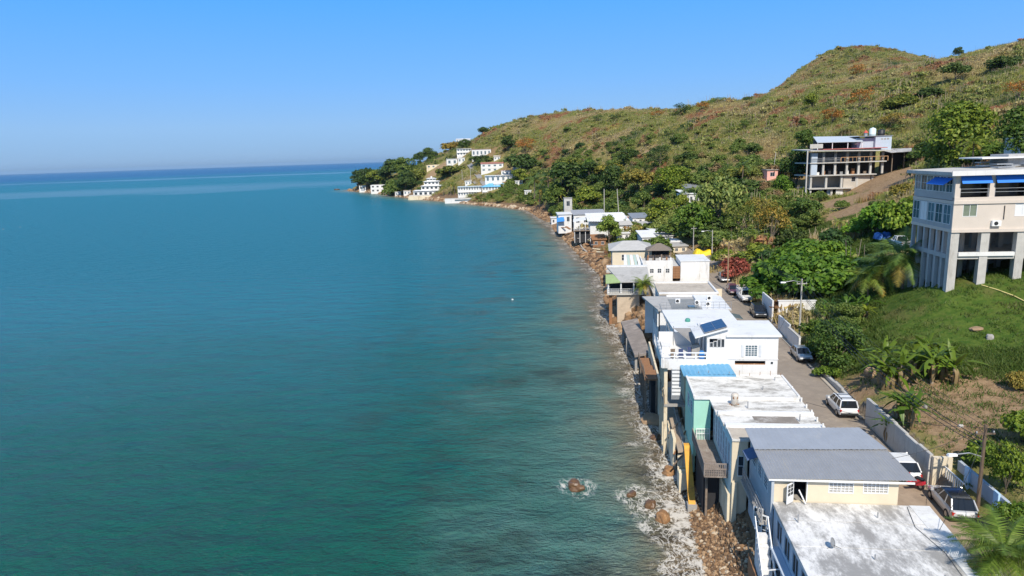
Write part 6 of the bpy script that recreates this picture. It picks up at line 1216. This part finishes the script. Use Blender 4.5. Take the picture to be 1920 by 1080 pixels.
# --- shore: boulders, ruins, stones
ROCK = mat('brown_rock', (0.30, 0.155, 0.065), .85, .3, 1.6, (0.40, 0.25, 0.13), .45, 1.1, bump=.5, bscale=3); ROCKD = mat('wet_dark_rock', (0.14, 0.075, 0.035), .4, .3, 2, (0.2, 0.12, 0.06), .4, 1.2, bump=.5, bscale=3)
ROCKT = mat('tan_rock', (0.36, 0.24, 0.14), .9, .25, 1.5, (0.22, 0.14, 0.08), .4, .8, bump=.5, bscale=3)
def rock_mesh(seed, sub=3):
    bm = bmesh.new(); bmesh.ops.create_icosphere(bm, subdivisions=sub, radius=1); r = np.random.default_rng(seed); off = r.random(3) * 50
    for v in bm.verts:
        c = v.co; n = float(fbm(np.array(c.x * 1.1 + off[0]), np.array(c.y * 1.1 + c.z * .9 + off[1]), 4)); k = 1 + n * .75
        v.co = Vector((c.x * k, c.y * k, c.z * k)); 
        for ax in range(3):
            if abs(v.co[ax]) > .82: v.co[ax] = math.copysign(.82 + (abs(v.co[ax]) - .82) * .3, v.co[ax])
    me = bpy.data.meshes.new('boulder'); bm.to_mesh(me); bm.free(); return me
RM = [rock_mesh(s) for s in range(60, 66)]
def boulder(px, py, wpx, hpx, label, m=ROCK, z=0.0, k=0, dep=1.0, group='shore boulders'):
    g = P(px, py, z); s = wpx / FPX * unitdist(g) * K / 2; hz = hpx / FPX * unitdist(g) * K / 1.5
    o = bpy.data.objects.new('boulder', RM[k % 6].copy()); o.data.materials.append(m); COL.objects.link(o); o.location = (g[0] * K, g[1] * K, g[2] * K + hz * .15); o.scale = (s, s * dep, hz); o.rotation_euler = (0, 0, k * 1.3); tag(o, label, 'boulder', group)
for k, a in enumerate([(1081, 916, 34, 22, 'dark boulder alone in the water off the beach', ROCKD), (1184, 930, 20, 12, 'small dark boulder at the seaward end of the surf', ROCKD), (1219, 950, 22, 16, 'reddish boulder in the middle of the surf', ROCKD), (1243, 975, 26, 24, 'pointed brown boulder nearest the camera in the surf', ROCK), (1254, 888, 26, 18, 'round orange-brown boulder at the water edge', ROCK), (1282, 918, 22, 12, 'low brown boulder half washed by foam', ROCKD), (1308, 922, 22, 18, 'reddish boulder on the pebbles below the deck', ROCK),
    (1178, 597, 66, 26, 'huge brown boulder below the sea pavilion', ROCKT), (1225, 790, 44, 16, 'flat brown rock on the shore below the mint wall', ROCKT), (1240, 770, 30, 14, 'brown rock beside the flat shore rock', ROCK), (1365, 1074, 26, 14, 'brown stone on the pebbles at the bottom edge', ROCK), (1228, 822, 26, 10, 'dark wet rock at the water line below the ruined wall', ROCKD), (1150, 572, 20, 10, 'brown rock at the seaward foot of the pavilion', ROCK), (1195, 668, 14, 8, 'small wet rock under the broken platform', ROCKD), (632, 356, 10, 3, 'dark rock in the sea off the headland tip', ROCKD), (850, 378, 14, 3, 'flat dark rock off the blue-roofed house', ROCKD)]): boulder(*a, k=k)
GRS = 'stones lying on the slope'
for k, (px, py, w_, h_, lab, m_) in enumerate([(1640, 702, 34, 16, 'large tan stone left of the sunlit banana clump', ROCKT), (1832, 618, 26, 6, 'flat tan slab lying on the grass', ROCKT), (1856, 634, 14, 10, 'small grey stone right of the flat slab', CONC), (1575, 668, 14, 10, 'tan stone at the foot of the roadside tree', ROCKT), (1735, 765, 8, 8, 'small grey stone on the bare soil', CONC), (1800, 800, 10, 8, 'small pale stone on the bare soil', CONCL)]):
    g = G(px, py); boulder(px, py, w_, h_, lab, m_, g[2], k, group=GRS)
h = House('ruined_sea_wall', 'broken cream and brown sea wall below the mint wall', 'wall', -3, 20, 0)
for k, (u0, u1, v0, v1, z1, m_) in enumerate([(-3.7, -3.45, 17.0, 27.5, 2.9, CREAM2), (-3.0, -2.75, 14.5, 27, 3.6, CONC), (-3.44, -3.02, 15.8, 16.1, 2.0, CREAM2), (-3.6, -2.6, 13.2, 14.6, 1.7, CREAM2), (-3.42, -3.02, 20.5, 20.8, 2.4, CONC), (-3.42, -3.02, 24.0, 24.3, 2.6, CREAM2)]):
    n = 5; mb = MB()
    for i in range(n):
        a, b = v0 + (v1 - v0) * i / n, v0 + (v1 - v0) * (i + 1) / n; z_ = z1 * (1 - .22 * ((i * 7 + k * 3) % 4) / 3); mb.box(u0, u1, a, b, -.6, z_)
    h.put('wall_fragment', mb, m_)
h.box('base_wall', CREAM2, -2.72, -2.52, 13.6, 30.0, -.5, 3.0); h.box('base_wall', CONCL, -3.72, -3.5, 30.2, 44, -.5, 2.2); h.box('base_wall', CREAM2, -1.15, -.97, 6.1, 13.4, -.4, 3.6)
for k in range(9): h.put('broken_beam', MB().bar((-3.9 + .2 * (k % 3), 15 + k * 1.4, 1.4 + .35 * (k % 4)), (-2.7 + .15 * (k % 2), 15.9 + k * 1.4 + .6 * (k % 3), 2.4 + .3 * ((k * 3) % 5)), .1), (WOOD, RUST, CONCL)[k % 3])
h.put('broken_slab', MB().hexa([(-3.45, 15.5, 2.3), (-2.55, 15.5, 2.5), (-2.55, 30, 3.5), (-3.65, 30, 3.2), (-3.45, 15.5, 2.5), (-2.55, 15.5, 2.7), (-2.55, 30, 3.7), (-3.65, 30, 3.4)]), mat('tan_concrete', (0.42, 0.33, 0.24), .9, .25, 1.0, (0.26, 0.19, 0.13), .45, .5, bump=.3))
h = House('ochre_pillar', 'leaning ochre painted pillar left of the wooden deck', 'pillar', -2.75, 12, 0)
h.put('shaft', MB().hexa([(-3.2, 10.2, .4), (-2.68, 10.2, .4), (-2.68, 10.6, .4), (-3.2, 10.6, .4), (-3.25, 13.2, 4.0), (-2.75, 13.2, 4.0), (-2.75, 13.7, 4.0), (-3.25, 13.7, 4.0)]), ORANGE); h.box('foot', CONC, -3.3, -2.6, 10.0, 10.8, -.3, .5)
h = House('broken_platform', 'broken tilted concrete platform over the water', 'platform', -4.5, 52, 0)
h.put('slab', MB().hexa([(-5.6, 44, 2.0), (-3.7, 44, 2.4), (-4.4, 60, 2.9), (-6.8, 60, 2.4), (-5.6, 44, 2.3), (-3.7, 44, 2.7), (-4.4, 60, 3.2), (-6.8, 60, 2.7)]), mat('dirty_concrete', (0.26, 0.22, 0.19), .9, .25, .8, (0.38, 0.33, 0.28), .4, .4))
for q in ((-5.4, 44.6), (-4.0, 44.6), (-6.2, 52), (-4.3, 52), (-6.5, 59)): h.box('pile', CONC, q[0] - .15, q[0] + .15, q[1] - .15, q[1] + .15, -1, 2.3)
h.box('side_wall', CONC, -5.7, -5.5, 46, 59, 2.5, 3.1) if False else None
h = House('timber_scaffold', 'brown timber stair platforms above the surf beside the white houses', 'platform', -4.5, 34, 0)
for k, (v0, z0) in enumerate(((29.5, 3.9), (33.0, 3.3), (37.5, 2.8))):
    p_ = h.box('platform', WOODR, -5.3, -4.0, v0, v0 + 3.2, z0, z0 + .12)
    for j in range(8): h.box('board', WOODR, -5.35, -3.98, v0 + j * .4, v0 + j * .4 + .36, z0 + .122, z0 + .17, p_)
    for q in (-5.2, -4.1):
        for w_ in (v0 + .1, v0 + 2.9): h.box('post', WOOD, q - .08, q + .08, w_ - .08, w_ + .08, -.5, z0)
    h.rail((-5.3, v0, z0 + .17), (-5.3, v0 + 3.1, z0 + .17), .7, 6, WOOD)
h.box('back_wall', CREAM2, -3.95, -3.75, 28, 43.5, -.3, 4.2); h.box('dark_recess', DARK, -4.6, -3.96, 30, 33, .2, 3.2)  # near-black box puts the dark void below the platforms in as colour
h = House('bank_debris', 'collapsed timber and concrete debris on the eroded bank', 'debris', -10, 130, 0)
rr = np.random.default_rng(5)
for k in range(34):
    y = rr.uniform(165, 232); cx_ = float(np.interp(y, COAST[:, 1][:24], COAST[:, 0][:24])); u_, v_ = rowuv(np.array(cx_ + rr.uniform(.5, 4.5)), np.array(y)); z_ = rr.uniform(.6, 4.0); a_ = rr.uniform(0, 6.28); l_ = rr.uniform(.8, 2.4)
    h.put('beam' if k % 3 else 'slab', MB().bar((u_, v_, z_), (u_ + l_ * math.cos(a_), v_ + l_ * math.sin(a_), z_ + rr.uniform(-.8, 1.4)), rr.uniform(.15, .5) if k % 3 else 1.0, .2), (RUST, CONC, WOODR, CREAM2)[k % 4])
STONES = []
for i, c in enumerate([(0.25, 0.145, 0.07), (0.36, 0.235, 0.13), (0.14, 0.08, 0.04), (0.50, 0.40, 0.28)]):
    me = rock_mesh(80 + i, 1); me.name = 'stone'; me.materials.append(mat('pebble_' + ('tan', 'pale', 'dark', 'bone')[i], c, .8, .25, 3)); STONES.append(me)
def strip(n, y0, y1, s0, s1, seed):
    r = np.random.default_rng(seed); y = r.uniform(y0, y1, n); cx_ = np.interp(y, COAST[:26, 1], COAST[:26, 0]); x = cx_ + r.uniform(s0, s1, n); return np.stack([x, y, ground(x, y)], 1) * K, r
pts, r = strip(9000, 24, 70, -.2, 2.9, 91); scatter('beach_pebbles', 'brown and pale pebbles covering the narrow beach', 'pebbles', pts, np.abs(r.normal(.10, .07, len(pts))) + .04, STONES[:3] + STONES[:3] + STONES)
pts, r = strip(3600, 66, 345, -.3, 3.4, 92); scatter('shore_rubble', 'broken brown rock along the foot of the eroded bank', 'rubble', pts, np.abs(r.normal(.35, .28, len(pts))) + .12, STONES[:3])
c2 = COAST[20:29]; r = np.random.default_rng(93); t = r.uniform(0, len(c2) - 1.01, 2600); i = t.astype(int); f = (t - i)[:, None]; q = c2[i] * (1 - f) + c2[i + 1] * f + r.uniform(-.6, 2.0, (2600, 2)) * np.array([.8, .8])
scatter('headland_rocks', 'tan rocks along the water line of the headland', 'rocks', np.stack([q[:, 0], q[:, 1], np.maximum(ground(q[:, 0], q[:, 1]), -.2)], 1) * K, np.abs(r.normal(.6, .4, 2600)) + .2, STONES)
for k, (px, py, lab) in enumerate(((6, 430, 'white buoy at the left edge of the picture'), (38, 426, 'white buoy just right of the left edge'), (961, 562, 'white buoy off the sea pavilion'))):
    g = P(px, py, 0); o = thing('buoy', lab, 'buoy', (g[0] * K, g[1] * K, -.1), 0, 'buoys'); MB().lathe([(.05, -.1), (.2, 0), (.22, .12), (.15, .27), (.04, .32)], 12).build('float', WHITE, o, True); MB().tube([(0, 0, .3), (0, 0, .55)], .03, 6).build('stem', RUST, o)
G_, DG, OL, YG, BR, RD, PA = (1, 1, 1), (.55, .62, .7), (1.25, 1.0, .9), (1.6, 1.35, .9), (2.3, 1.15, 1.1), (2.9, .85, .9), (1.7, 1.45, 2.0)
HL = 'trees on the headland'
for a in [
 (672,356,38,'tall',(.45,.5,.6),'dark slender tree at the outermost tip of the headland',1.1,HL),(690,354,40,'round',DG,'dark bushy tree beside the ruins at the headland tip',1.1,HL),
 (707,349,32,'round',YG,'yellow-green tree on the headland tip above the white ruins',1.2,HL),(733,343,46,'round',DG,'large dark tree crowning the low end of the headland',1.1,HL),
 (757,336,42,'round',G_,'mid green tree between the dark tree and the headland slope',1.1,HL),(738,366,30,'bush',G_,'green bush on the rocky shore right of the white ruins',1.0,HL),
 (762,364,46,'round',DG,'dark leafy tree at the waterside left of the tiered white house',.9,HL),(781,340,26,'bush',OL,'olive bush on the slope behind the tiered house',1,HL),
 (788,306,22,'round',DG,'dark small tree on the headland skyline, lower of a pair',1.3,HL),(806,302,26,'round',(.7,.75,.8),'dark round tree on the headland skyline left of the cliff houses',1.2,HL),
 (848,282,17,'bush',BR,'rust-brown bush on the skyline left of the topmost white house',1.6,HL),(871,280,20,'round',DG,'dark green tree just below the topmost white house',1.2,HL),
 (908,252,14,'bush',DG,'dark spreading tree where the ridge starts to level out',1.3,HL),(955,285,32,'round',DG,'dark green tree on the slope right of the white hillside villa',.9,HL),
 (985,290,34,'dry',RD,'reddish tree on the slope beside a dark green tree above the bay',1.1,HL),(985,318,30,'bush',DG,'low dark bush on the slope above the two white terrace houses',1.4,HL),
 (975,345,30,'round',YG,'pale green tree right of the terraced white houses',1.1,HL),
 (905,306,16,'bush',DG,'dark bush right of the lane below the hillside villa',1.6,HL),(845,330,20,'bush',OL,'olive bush below the small flat-roofed house on the headland',1.8,HL)]:
    tree(*a[:7], group=a[7])
MB_ = 'trees behind the far houses'
for a in [
 (1058,384,84,'tall',DG,'tallest dark green tree behind the far end of the house row',1.25),(1040,392,50,'round',G_,'green tree left of the square concrete tower',.9),
 (1103,338,42,'round',(.85,1,.7),'green tree on the slope above the twin masts',.9),(1110,352,50,'tall',DG,'narrow dark tree left of a yellowish bush on the slope',1.1),
 (1152,368,62,'round',DG,'dense dark green tree behind the twin masts',.9),(1100,392,46,'round',YG,'yellow-green tree right of the square concrete tower',1.2),
 (1178,312,34,'round',DG,'small dark tree high on the slope above the brown tree',1.2),(1196,372,58,'spread',(1.9,1.1,1.1),'brown-leaved spreading tree in the middle of the wooded slope',.95),
 (1236,318,46,'dry',(.55,.55,.8),'grey leafless-looking tree standing on the open slope',.8),(1262,366,60,'dome',(1.35,1.25,.7),'broad bright green dome-shaped tree above the hidden white house',1.25),
 (1290,312,26,'spread',DG,'flat dark tree below the open grassy hillside',1.5),(1205,400,44,'round',G_,'green tree behind the white gable-roofed house',1.0),
 (1238,428,58,'round',YG,'yellow-green tree between the white van and the hidden house',1.15),(1300,458,84,'round',(.95,1.1,.8),'tall green tree beside the street lamp at the yellow tarpaulin',.85),
 (1348,440,112,'spread',PA,'biggest pale olive tree in the middle of the wooded slope',.62),(1322,448,48,'bush',DG,'dark undergrowth bush behind the street lamp at the yellow tarpaulin',1.2),
 (1398,452,70,'dry',OL,'olive thinning tree left of the big brown thicket',.9),(1445,462,86,'dry',BR,'big brown half-bare thicket tree above the vine-covered slope',.85),
 (1420,425,60,'dry',(2.0,1.2,1.2),'brown twiggy tree behind the big brown thicket',.9),(1505,420,52,'spread',(.7,.8,.8),'dark green flat-crowned tree below the grey concrete building',.95),
 (1478,472,44,'bush',(.5,.5,.6),'dark shaded bush at the right foot of the brown thicket',.8),(1400,372,40,'bush',DG,'dark green bush left of the small pink house',1.3),
 (1468,372,46,'round',(.9,1.15,.7),'bright green tree between the pink house and the grey concrete building',1.0),(1492,356,82,'round',(.5,.6,.6),'dark tree against the left side of the grey concrete building',.7),
 (1510,285,44,'round',(.8,.9,.8),'leafy tree behind the upper left corner of the grey concrete building',.9),(1180,418,30,'dry',(.8,.7,1),'bare grey tangle of branches behind the white van',1.1),
 (1142,456,56,'round',(1.6,1.5,1.4),'pale green tree in front of the white gable-roofed house',.85),(1345,398,40,'bush',G_,'green bush under the biggest pale olive tree',1.3),
 (1276,402,40,'round',YG,'yellow-green tree in front of the hidden white house',1.0),(1370,345,30,'bush',OL,'olive bush at the upper edge of the wooded slope',1.6),(1270,440,36,'bush',G_,'green bush at the roadside left of the tall green tree',1.2),
 (1150,330,24,'bush',(1.9,1.2,1),'brown bush above the dense dark green tree',1.5),(1075,320,26,'bush',OL,'olive bush on the slope above the tallest dark tree',1.5)]:
    tree(*a, group=MB_)
for a in [
 (1278,218,26,'dry',DG,'feathery tree alone on the ridge skyline',1.2),(1232,221,14,'dry',RD,'red-leaved shrub on the ridge skyline left of the feathery tree',1.8),(1318,208,18,'dry',RD,'red-leaved shrub on the ridge skyline right of the feathery tree',1.4),
 (1150,228,14,'dry',DG,'thin bare tree on the low part of the ridge skyline',1.4),(1120,229,14,'dry',DG,'first of the thin bare trees along the low ridge skyline',1.3),(1345,196,14,'dry',(1.2,1.2,1.6),'greyish shrub on the ridge skyline where it starts to climb',2.0),
 (1797,108,20,'round',DG,'lone round tree on the skyline right of the summit',1.0),(1790,158,40,'spread',(.6,.65,.7),'dark spreading tree below the skyline on the upper right slope',1.1),
 (1690,205,30,'bush',OL,'olive bush in the middle of the upper slope',1.3),(1740,185,22,'bush',DG,'dark bush on the upper slope above the big round tree',1.6),
 (1520,205,32,'round',YG,'yellow-green tree in the middle of the reddish slope',.8),(1610,210,44,'dry',RD,'rust-red shrub on the slope behind the grey building',.9),
 (1560,235,34,'dry',RD,'rust-red shrub left of the roof tanks on the slope',1.2),(1605,150,30,'dry',RD,'rust-red shrub high on the slope below the summit',.9),(1670,240,30,'dry',BR,'brown dry shrub on the slope right of the roof tanks',1.6),
 (1910,190,40,'dry',RD,'rust-red shrub on the right edge of the upper slope',1.2),(1880,130,26,'bush',DG,'dark bush near the right end of the skyline',1.3)]:
    tree(*a, group='trees on the upper hill')
tree(1797,318,130,'dome',(1.3,1.2,.75),'huge round mango-like tree behind the cream building',1.02,group='trees behind the cream building')
tree(1925,305,120,'dome',(.75,.85,.7),'dark dense tree cut by the right edge of the picture',.85,group='trees behind the cream building')
for a in [(1745,300,40,'bush',DG,'dark bush at the left foot of the huge round tree',1.1),(1850,310,40,'bush',(.8,.9,.7),'dark bush at the right foot of the huge round tree',1.2),
 (1690,372,30,'bush',(1.7,1.0,1.0),'brown bush on the bare slope right of the grey building',.9),(1690,432,62,'bush',(1.3,1.35,.8),'bright green bush left of the cream building above the pickup',.8),(1650,436,58,'banana' if 0 else 'bush',(1.1,1.4,.7),'large-leaved green bush above the blue tarpaulin',.8),
 (1708,400,34,'round',(1.5,1.2,.9),'yellowing tree against the left wall of the cream building',1.0),(1618,440,38,'bush',(1.1,1.4,.7),'leafy green bush at the left end of the row above the pickup',1.1),
 (1635,474,16,'bush',DG,'small dark rounded bush alone on the grass left of the pickup',1.2)]:
    tree(*a, group='bushes near the cream building', name='bush', cat='bush')
for a in [(1450,556,70,'bush',(.8,1.05,.6),'vine-covered green mound nearest the parked truck',1.1),(1490,545,80,'bush',(.85,1.1,.6),'tallest vine-covered green mound above the white compound wall',1.0),(1530,552,74,'bush',(.75,1.0,.6),'vine-covered green mound behind the street lamp',1.0),
 (1565,540,66,'bush',(.85,1.1,.65),'vine-covered green mound at the right of the thicket',1.0),(1520,505,60,'bush',(.95,1.15,.65),'vine-covered green mound at the top of the thicket',1.2),(1560,500,50,'bush',(1,1.2,.65),'smaller green mound right of the top of the thicket',1.2),(1470,510,44,'bush',(1,1.15,.6),'low green mound at the left of the thicket',1.4),
 (1425,545,34,'bush',(1.0,1.2,.6),'low green mound beside the parked truck',1.3),(1600,520,40,'bush',(1.1,1.2,.6),'pale green mound on the grass edge of the thicket',1.3)]:
    tree(*a, group='vine-covered thicket', name='bush', cat='bush')
tree(1568,682,92,'dome',(.62,.75,.7),'dark green tree overhanging the road by the silver car',1.0,group='roadside trees')
tree(1540,640,46,'bush',(.8,.9,.7),'dark green bush left of the overhanging roadside tree',1.0,group='roadside trees',name='bush',cat='bush')
tree(1546,708,24,'bush',(1,1.1,.7),'small green bush spilling onto the road edge by the low stone wall',1.2,group='roadside trees',name='bush',cat='bush')
tree(1528,668,26,'bush',(.9,1,.7),'small green bush spilling onto the road beside the silver saloon car',1.2,group='roadside trees',name='bush',cat='bush')
tree(1382,520,40,'bush',(2.2,.42,1.5),'bougainvillea bush with red flowers beside the road',.9,group='roadside trees',name='bush',cat='bush')
tree(1358,492,26,'bush',YG,'yellowish bush beside the yellow tarpaulin',1.2,group='roadside trees',name='bush',cat='bush')
tree(1420,490,36,'bush',YG,'yellow-green scrubby bush behind the bougainvillea',1.4,group='roadside trees',name='bush',cat='bush')
for a in [(1886,925,110,'dense',(1.25,1.2,.65),'tall leafy tree behind the near lamp pole',.6),(1915,828,62,'bush',(1.1,1.1,.6),'green bush at the right edge above the near lamp pole',.8),(1845,872,52,'bush',(1.05,1.1,.7),'green bush on the slope just left of the near lamp pole',.8),
 (1908,982,46,'bush',(.9,1.0,.6),'green bush between the tall leafy tree and the near palm',.9),(1912,730,36,'bush',(2.2,1.2,1.3),'small dry reddish bush at the right edge of the grass',.7)]:
    tree(*a, group='bushes on the near slope', name='bush' if a[3] == 'bush' else 'tree', cat='bush' if a[3] == 'bush' else 'tree')
# palms
for a in [(1002,380,50,'palm at the water end of the wooded slope'),(1012,392,44,'lower palm leaning at the water end of the wooded slope'),(1032,385,60,'tall palm left of the tallest dark tree'),(1046,392,36,'small yellowish palm beside the square concrete tower'),
 (1390,350,46,'round-headed palm on the slope left of the pink house'),(845,368,26,'yellowish palm right of the tiered white house'),(832,368,22,'shorter yellowish palm next to the tiered white house'),(852,366,22,'yellowish palm next to the blue-roofed house'),
 (1284,388,34,'slim palm in front of the hidden white house'),(1134,405,20,'small palm behind the white gable-roofed house'),(760,366,30,'dark palm beside the shore tree left of the tiered house')]:
    palm(*a, nf=14, flen=.5, tint=YG if 'yellow' in a[3] else G_)
palm(1825,322, 62, 'coconut palm in front of the huge round tree', 15, .6, YG)
palm(1412,478,46,'yellowish palm at the roadside behind the bougainvillea',16,.7,(1.7,1.4,1))
palm(1570,440,30,'young yellowish palm on the grass above the thicket',12,.7,(1.7,1.4,1))
q = P(1208, 556, 5.0); palm(0, 0, 0, 'coconut palm between the sea pavilion and the beige roof', 26, .78, (1.5, 1.3, .8), loc=(q[0] * K, q[1] * K, q[2] * K - .3), h=3.6, fr=FR_NEAR)
palm(1692,542,84,'big palm cluster nearest the corner column of the cream building',26,.85,(1.1,1.15,1.0),fr=FR_NEAR)
palm(1655,550,72,'dark palm left of the corner palm on the grass',22,.85,(.8,.9,.8),fr=FR_NEAR)
palm(1628,566,64,'drooping palm with dry fronds above the white wall',20,.85,(1.3,1.15,.9),fr=FR_NEAR)
# banana plants
for a in [(1715,705,95,'big sunlit banana clump in the middle of the slope',12,(1.3,1.15,.8),7,.6),(1700,790,85,'banana clump just above the retaining wall',5,(1.1,1.1,.8),6,.35),(1605,585,58,'banana clump above the white compound wall',3,(.9,1,.8),4,.4),
 (1625,600,44,'dry yellow banana clump right of the roadside tree',2,(2.0,1.4,.9),6,.3),(1575,590,46,'dark banana clump between the white wall and the palms',3,(.6,.8,.7),3,.4),(1665,425,52,'banana plant above the blue tarpaulin',3,(1.0,1.15,.8),2,.4),(1560,600,40,'small banana plant behind the near end of the white wall',2,(1.1,1.2,.7),2,.3),(1755,690,60,'smaller half-dry banana clump right of the sunlit one',5,(1.6,1.3,.9),6,.4)]:
    banana(*a)
# the near palm beside the white roof
q = P(1892, 1035, 7.3); palm(0, 0, 0, 'large palm overhanging the right edge of the nearest white roof', 36, .82, (1.15, 1.15, .8), loc=(q[0] * K, q[1] * K, 4.5 * K), h=4.2, fr=FR_NEAR)
M_WOODLAND = leafmat('woodland_leaves', [(0.07, 0.12, 0.022), (0.12, 0.185, 0.032), (0.18, 0.25, 0.05), (0.26, 0.31, 0.07)], trans=.34, world=[
    (0.06, (0.25, 0.29, 0.065), .52, .6, (3, 8, 0)), (0.05, (0.05, 0.105, 0.025), .55, .62, (50, 20, 0)), (0.07, (0.34, 0.22, 0.11), .60, .66, (9, 70, 0))])
WP = []
for s_ in (10, 11, 12, 1, 4):
    me_ = (TP['bush'][s_ - 10][0] if s_ > 9 else TP['round'][0][0] if s_ == 1 else TP['dense'][0][0]).copy(); me_.materials.clear(); me_.materials.append(M_WOODLAND); WP.append(me_)
WOODS = [(1060,370,28,1),(1110,375,30,1),(1160,375,30,1),(1210,385,25,1),(1250,410,22,1),(1290,420,20,1),(1340,420,18,1),(1380,420,16,1),(1430,420,14,.9),(1470,400,14,.9),(1400,370,18,.8),(1320,370,22,1),(1250,360,26,1),(1180,340,26,.8),(1100,340,26,.8),(1480,350,14,.8),(1500,430,10,.8),(1350,455,10,.9),(1420,450,10,.9),(1030,360,24,.9),(985,350,22,.8),(740,345,26,1),(760,335,26,.9),(700,350,22,1),(770,350,22,.9),(1735,320,6,.7),(1880,290,10,.8),(1540,410,7,.6),(1560,610,4,.8),(1580,640,4,.8),(1450,480,8,.8)]
def k_wood(x, y, u, v, sd, r): return (blob(WOODS, x, y) * (.75 + fbm(x / 12, y / 12) * .9) > r.random(len(x)) * 1.1) & free(x, y) & (blob(SOIL, x, y) < .5)
pts, r = landpts(24000, (-140, 130), (60, 640), 54, k_wood)
scatter('wooded_slope', 'mass of mixed green trees and undergrowth on the lower slope', 'woodland', pts, np.clip(r.normal(3.2, 1.3, len(pts)), 1.2, 6.5) * np.where(pts[:, 1] < 130, .6, 1), WP)
SCR = [shrub_proto(41, 130, .24, 1.2), shrub_proto(42, 110, .22, 1.5, 5), shrub_proto(43, 60, .2, 1.0, 9), shrub_proto(44, 150, .26, .9)]
pts, r = landpts(90000, (-170, 420), (75, 780), 51, k_scrub)
scatter('hillside_scrub', 'dry scrub of olive, tan and rust bushes covering the hillside', 'scrub', pts, np.clip(r.lognormal(.05, .5, len(pts)), .4, 3.2) * (1 + .5 * fbm(pts[:, 0] / 25, pts[:, 1] / 25)), SCR)
DRYG = [grass_proto(45, 30, .9, M_SCRUB), grass_proto(46, 24, 1.2, M_SCRUB), shrub_proto(49, 26, .2, .9, 4)]
pts, r = landpts(330000, (-170, 400), (70, 760), 52, lambda x, y, u, v, sd, r: free(x, y) & (blob(SOIL, x, y) < .5) & (blob(LAWN, x, y) < .35))
scatter('dry_grass', 'dry yellowish tall grass between the scrub on the hillside', 'grass', pts, r.uniform(.7, 1.9, len(pts)), DRYG)
LG = [grass_proto(47, 30, .28, M_GRASS), grass_proto(48, 26, .4, M_GRASS)]
def k_lawn(x, y, u, v, sd, r):
    s = blob(LAWN, x, y) + fbm(x / 3, y / 3) * .5; return (s > .25) & (blob(SOIL, x, y) + fbm(x / 2, y / 2) * .8 < .55) & free(x, y) | ((y < 75) & (r.random(len(x)) < .12) & (u > 12.5))
pts, r = landpts(90000, (20, 95), (25, 150), 53, k_lawn)
scatter('slope_grass', 'short green grass on the slope below the cream building', 'grass', pts, r.uniform(.5, 1.25, len(pts)), LG)
# ---------------------------------------------------------------- thin sea air
hm = bpy.data.materials.new('sea_air'); hm.use_nodes = True; t_ = hm.node_tree; t_.nodes.remove(t_.nodes['Principled BSDF'])
pv = t_.nodes.new('ShaderNodeVolumePrincipled'); pv.inputs['Density'].default_value = 2.8e-5; pv.inputs['Color'].default_value = (0.62, 0.83, 1.0, 1); pv.inputs['Anisotropy'].default_value = 0.2
t_.links.new(pv.outputs[0], t_.nodes['Material Output'].inputs['Volume'])
hz = MB().box(-75000, 75000, -75000, 75000, -14, 190).build('haze', hm); tag(hz, 'thin pale sea haze softening the far headland and horizon', 'haze', kind='stuff')
SC.cycles.volume_bounces = 0
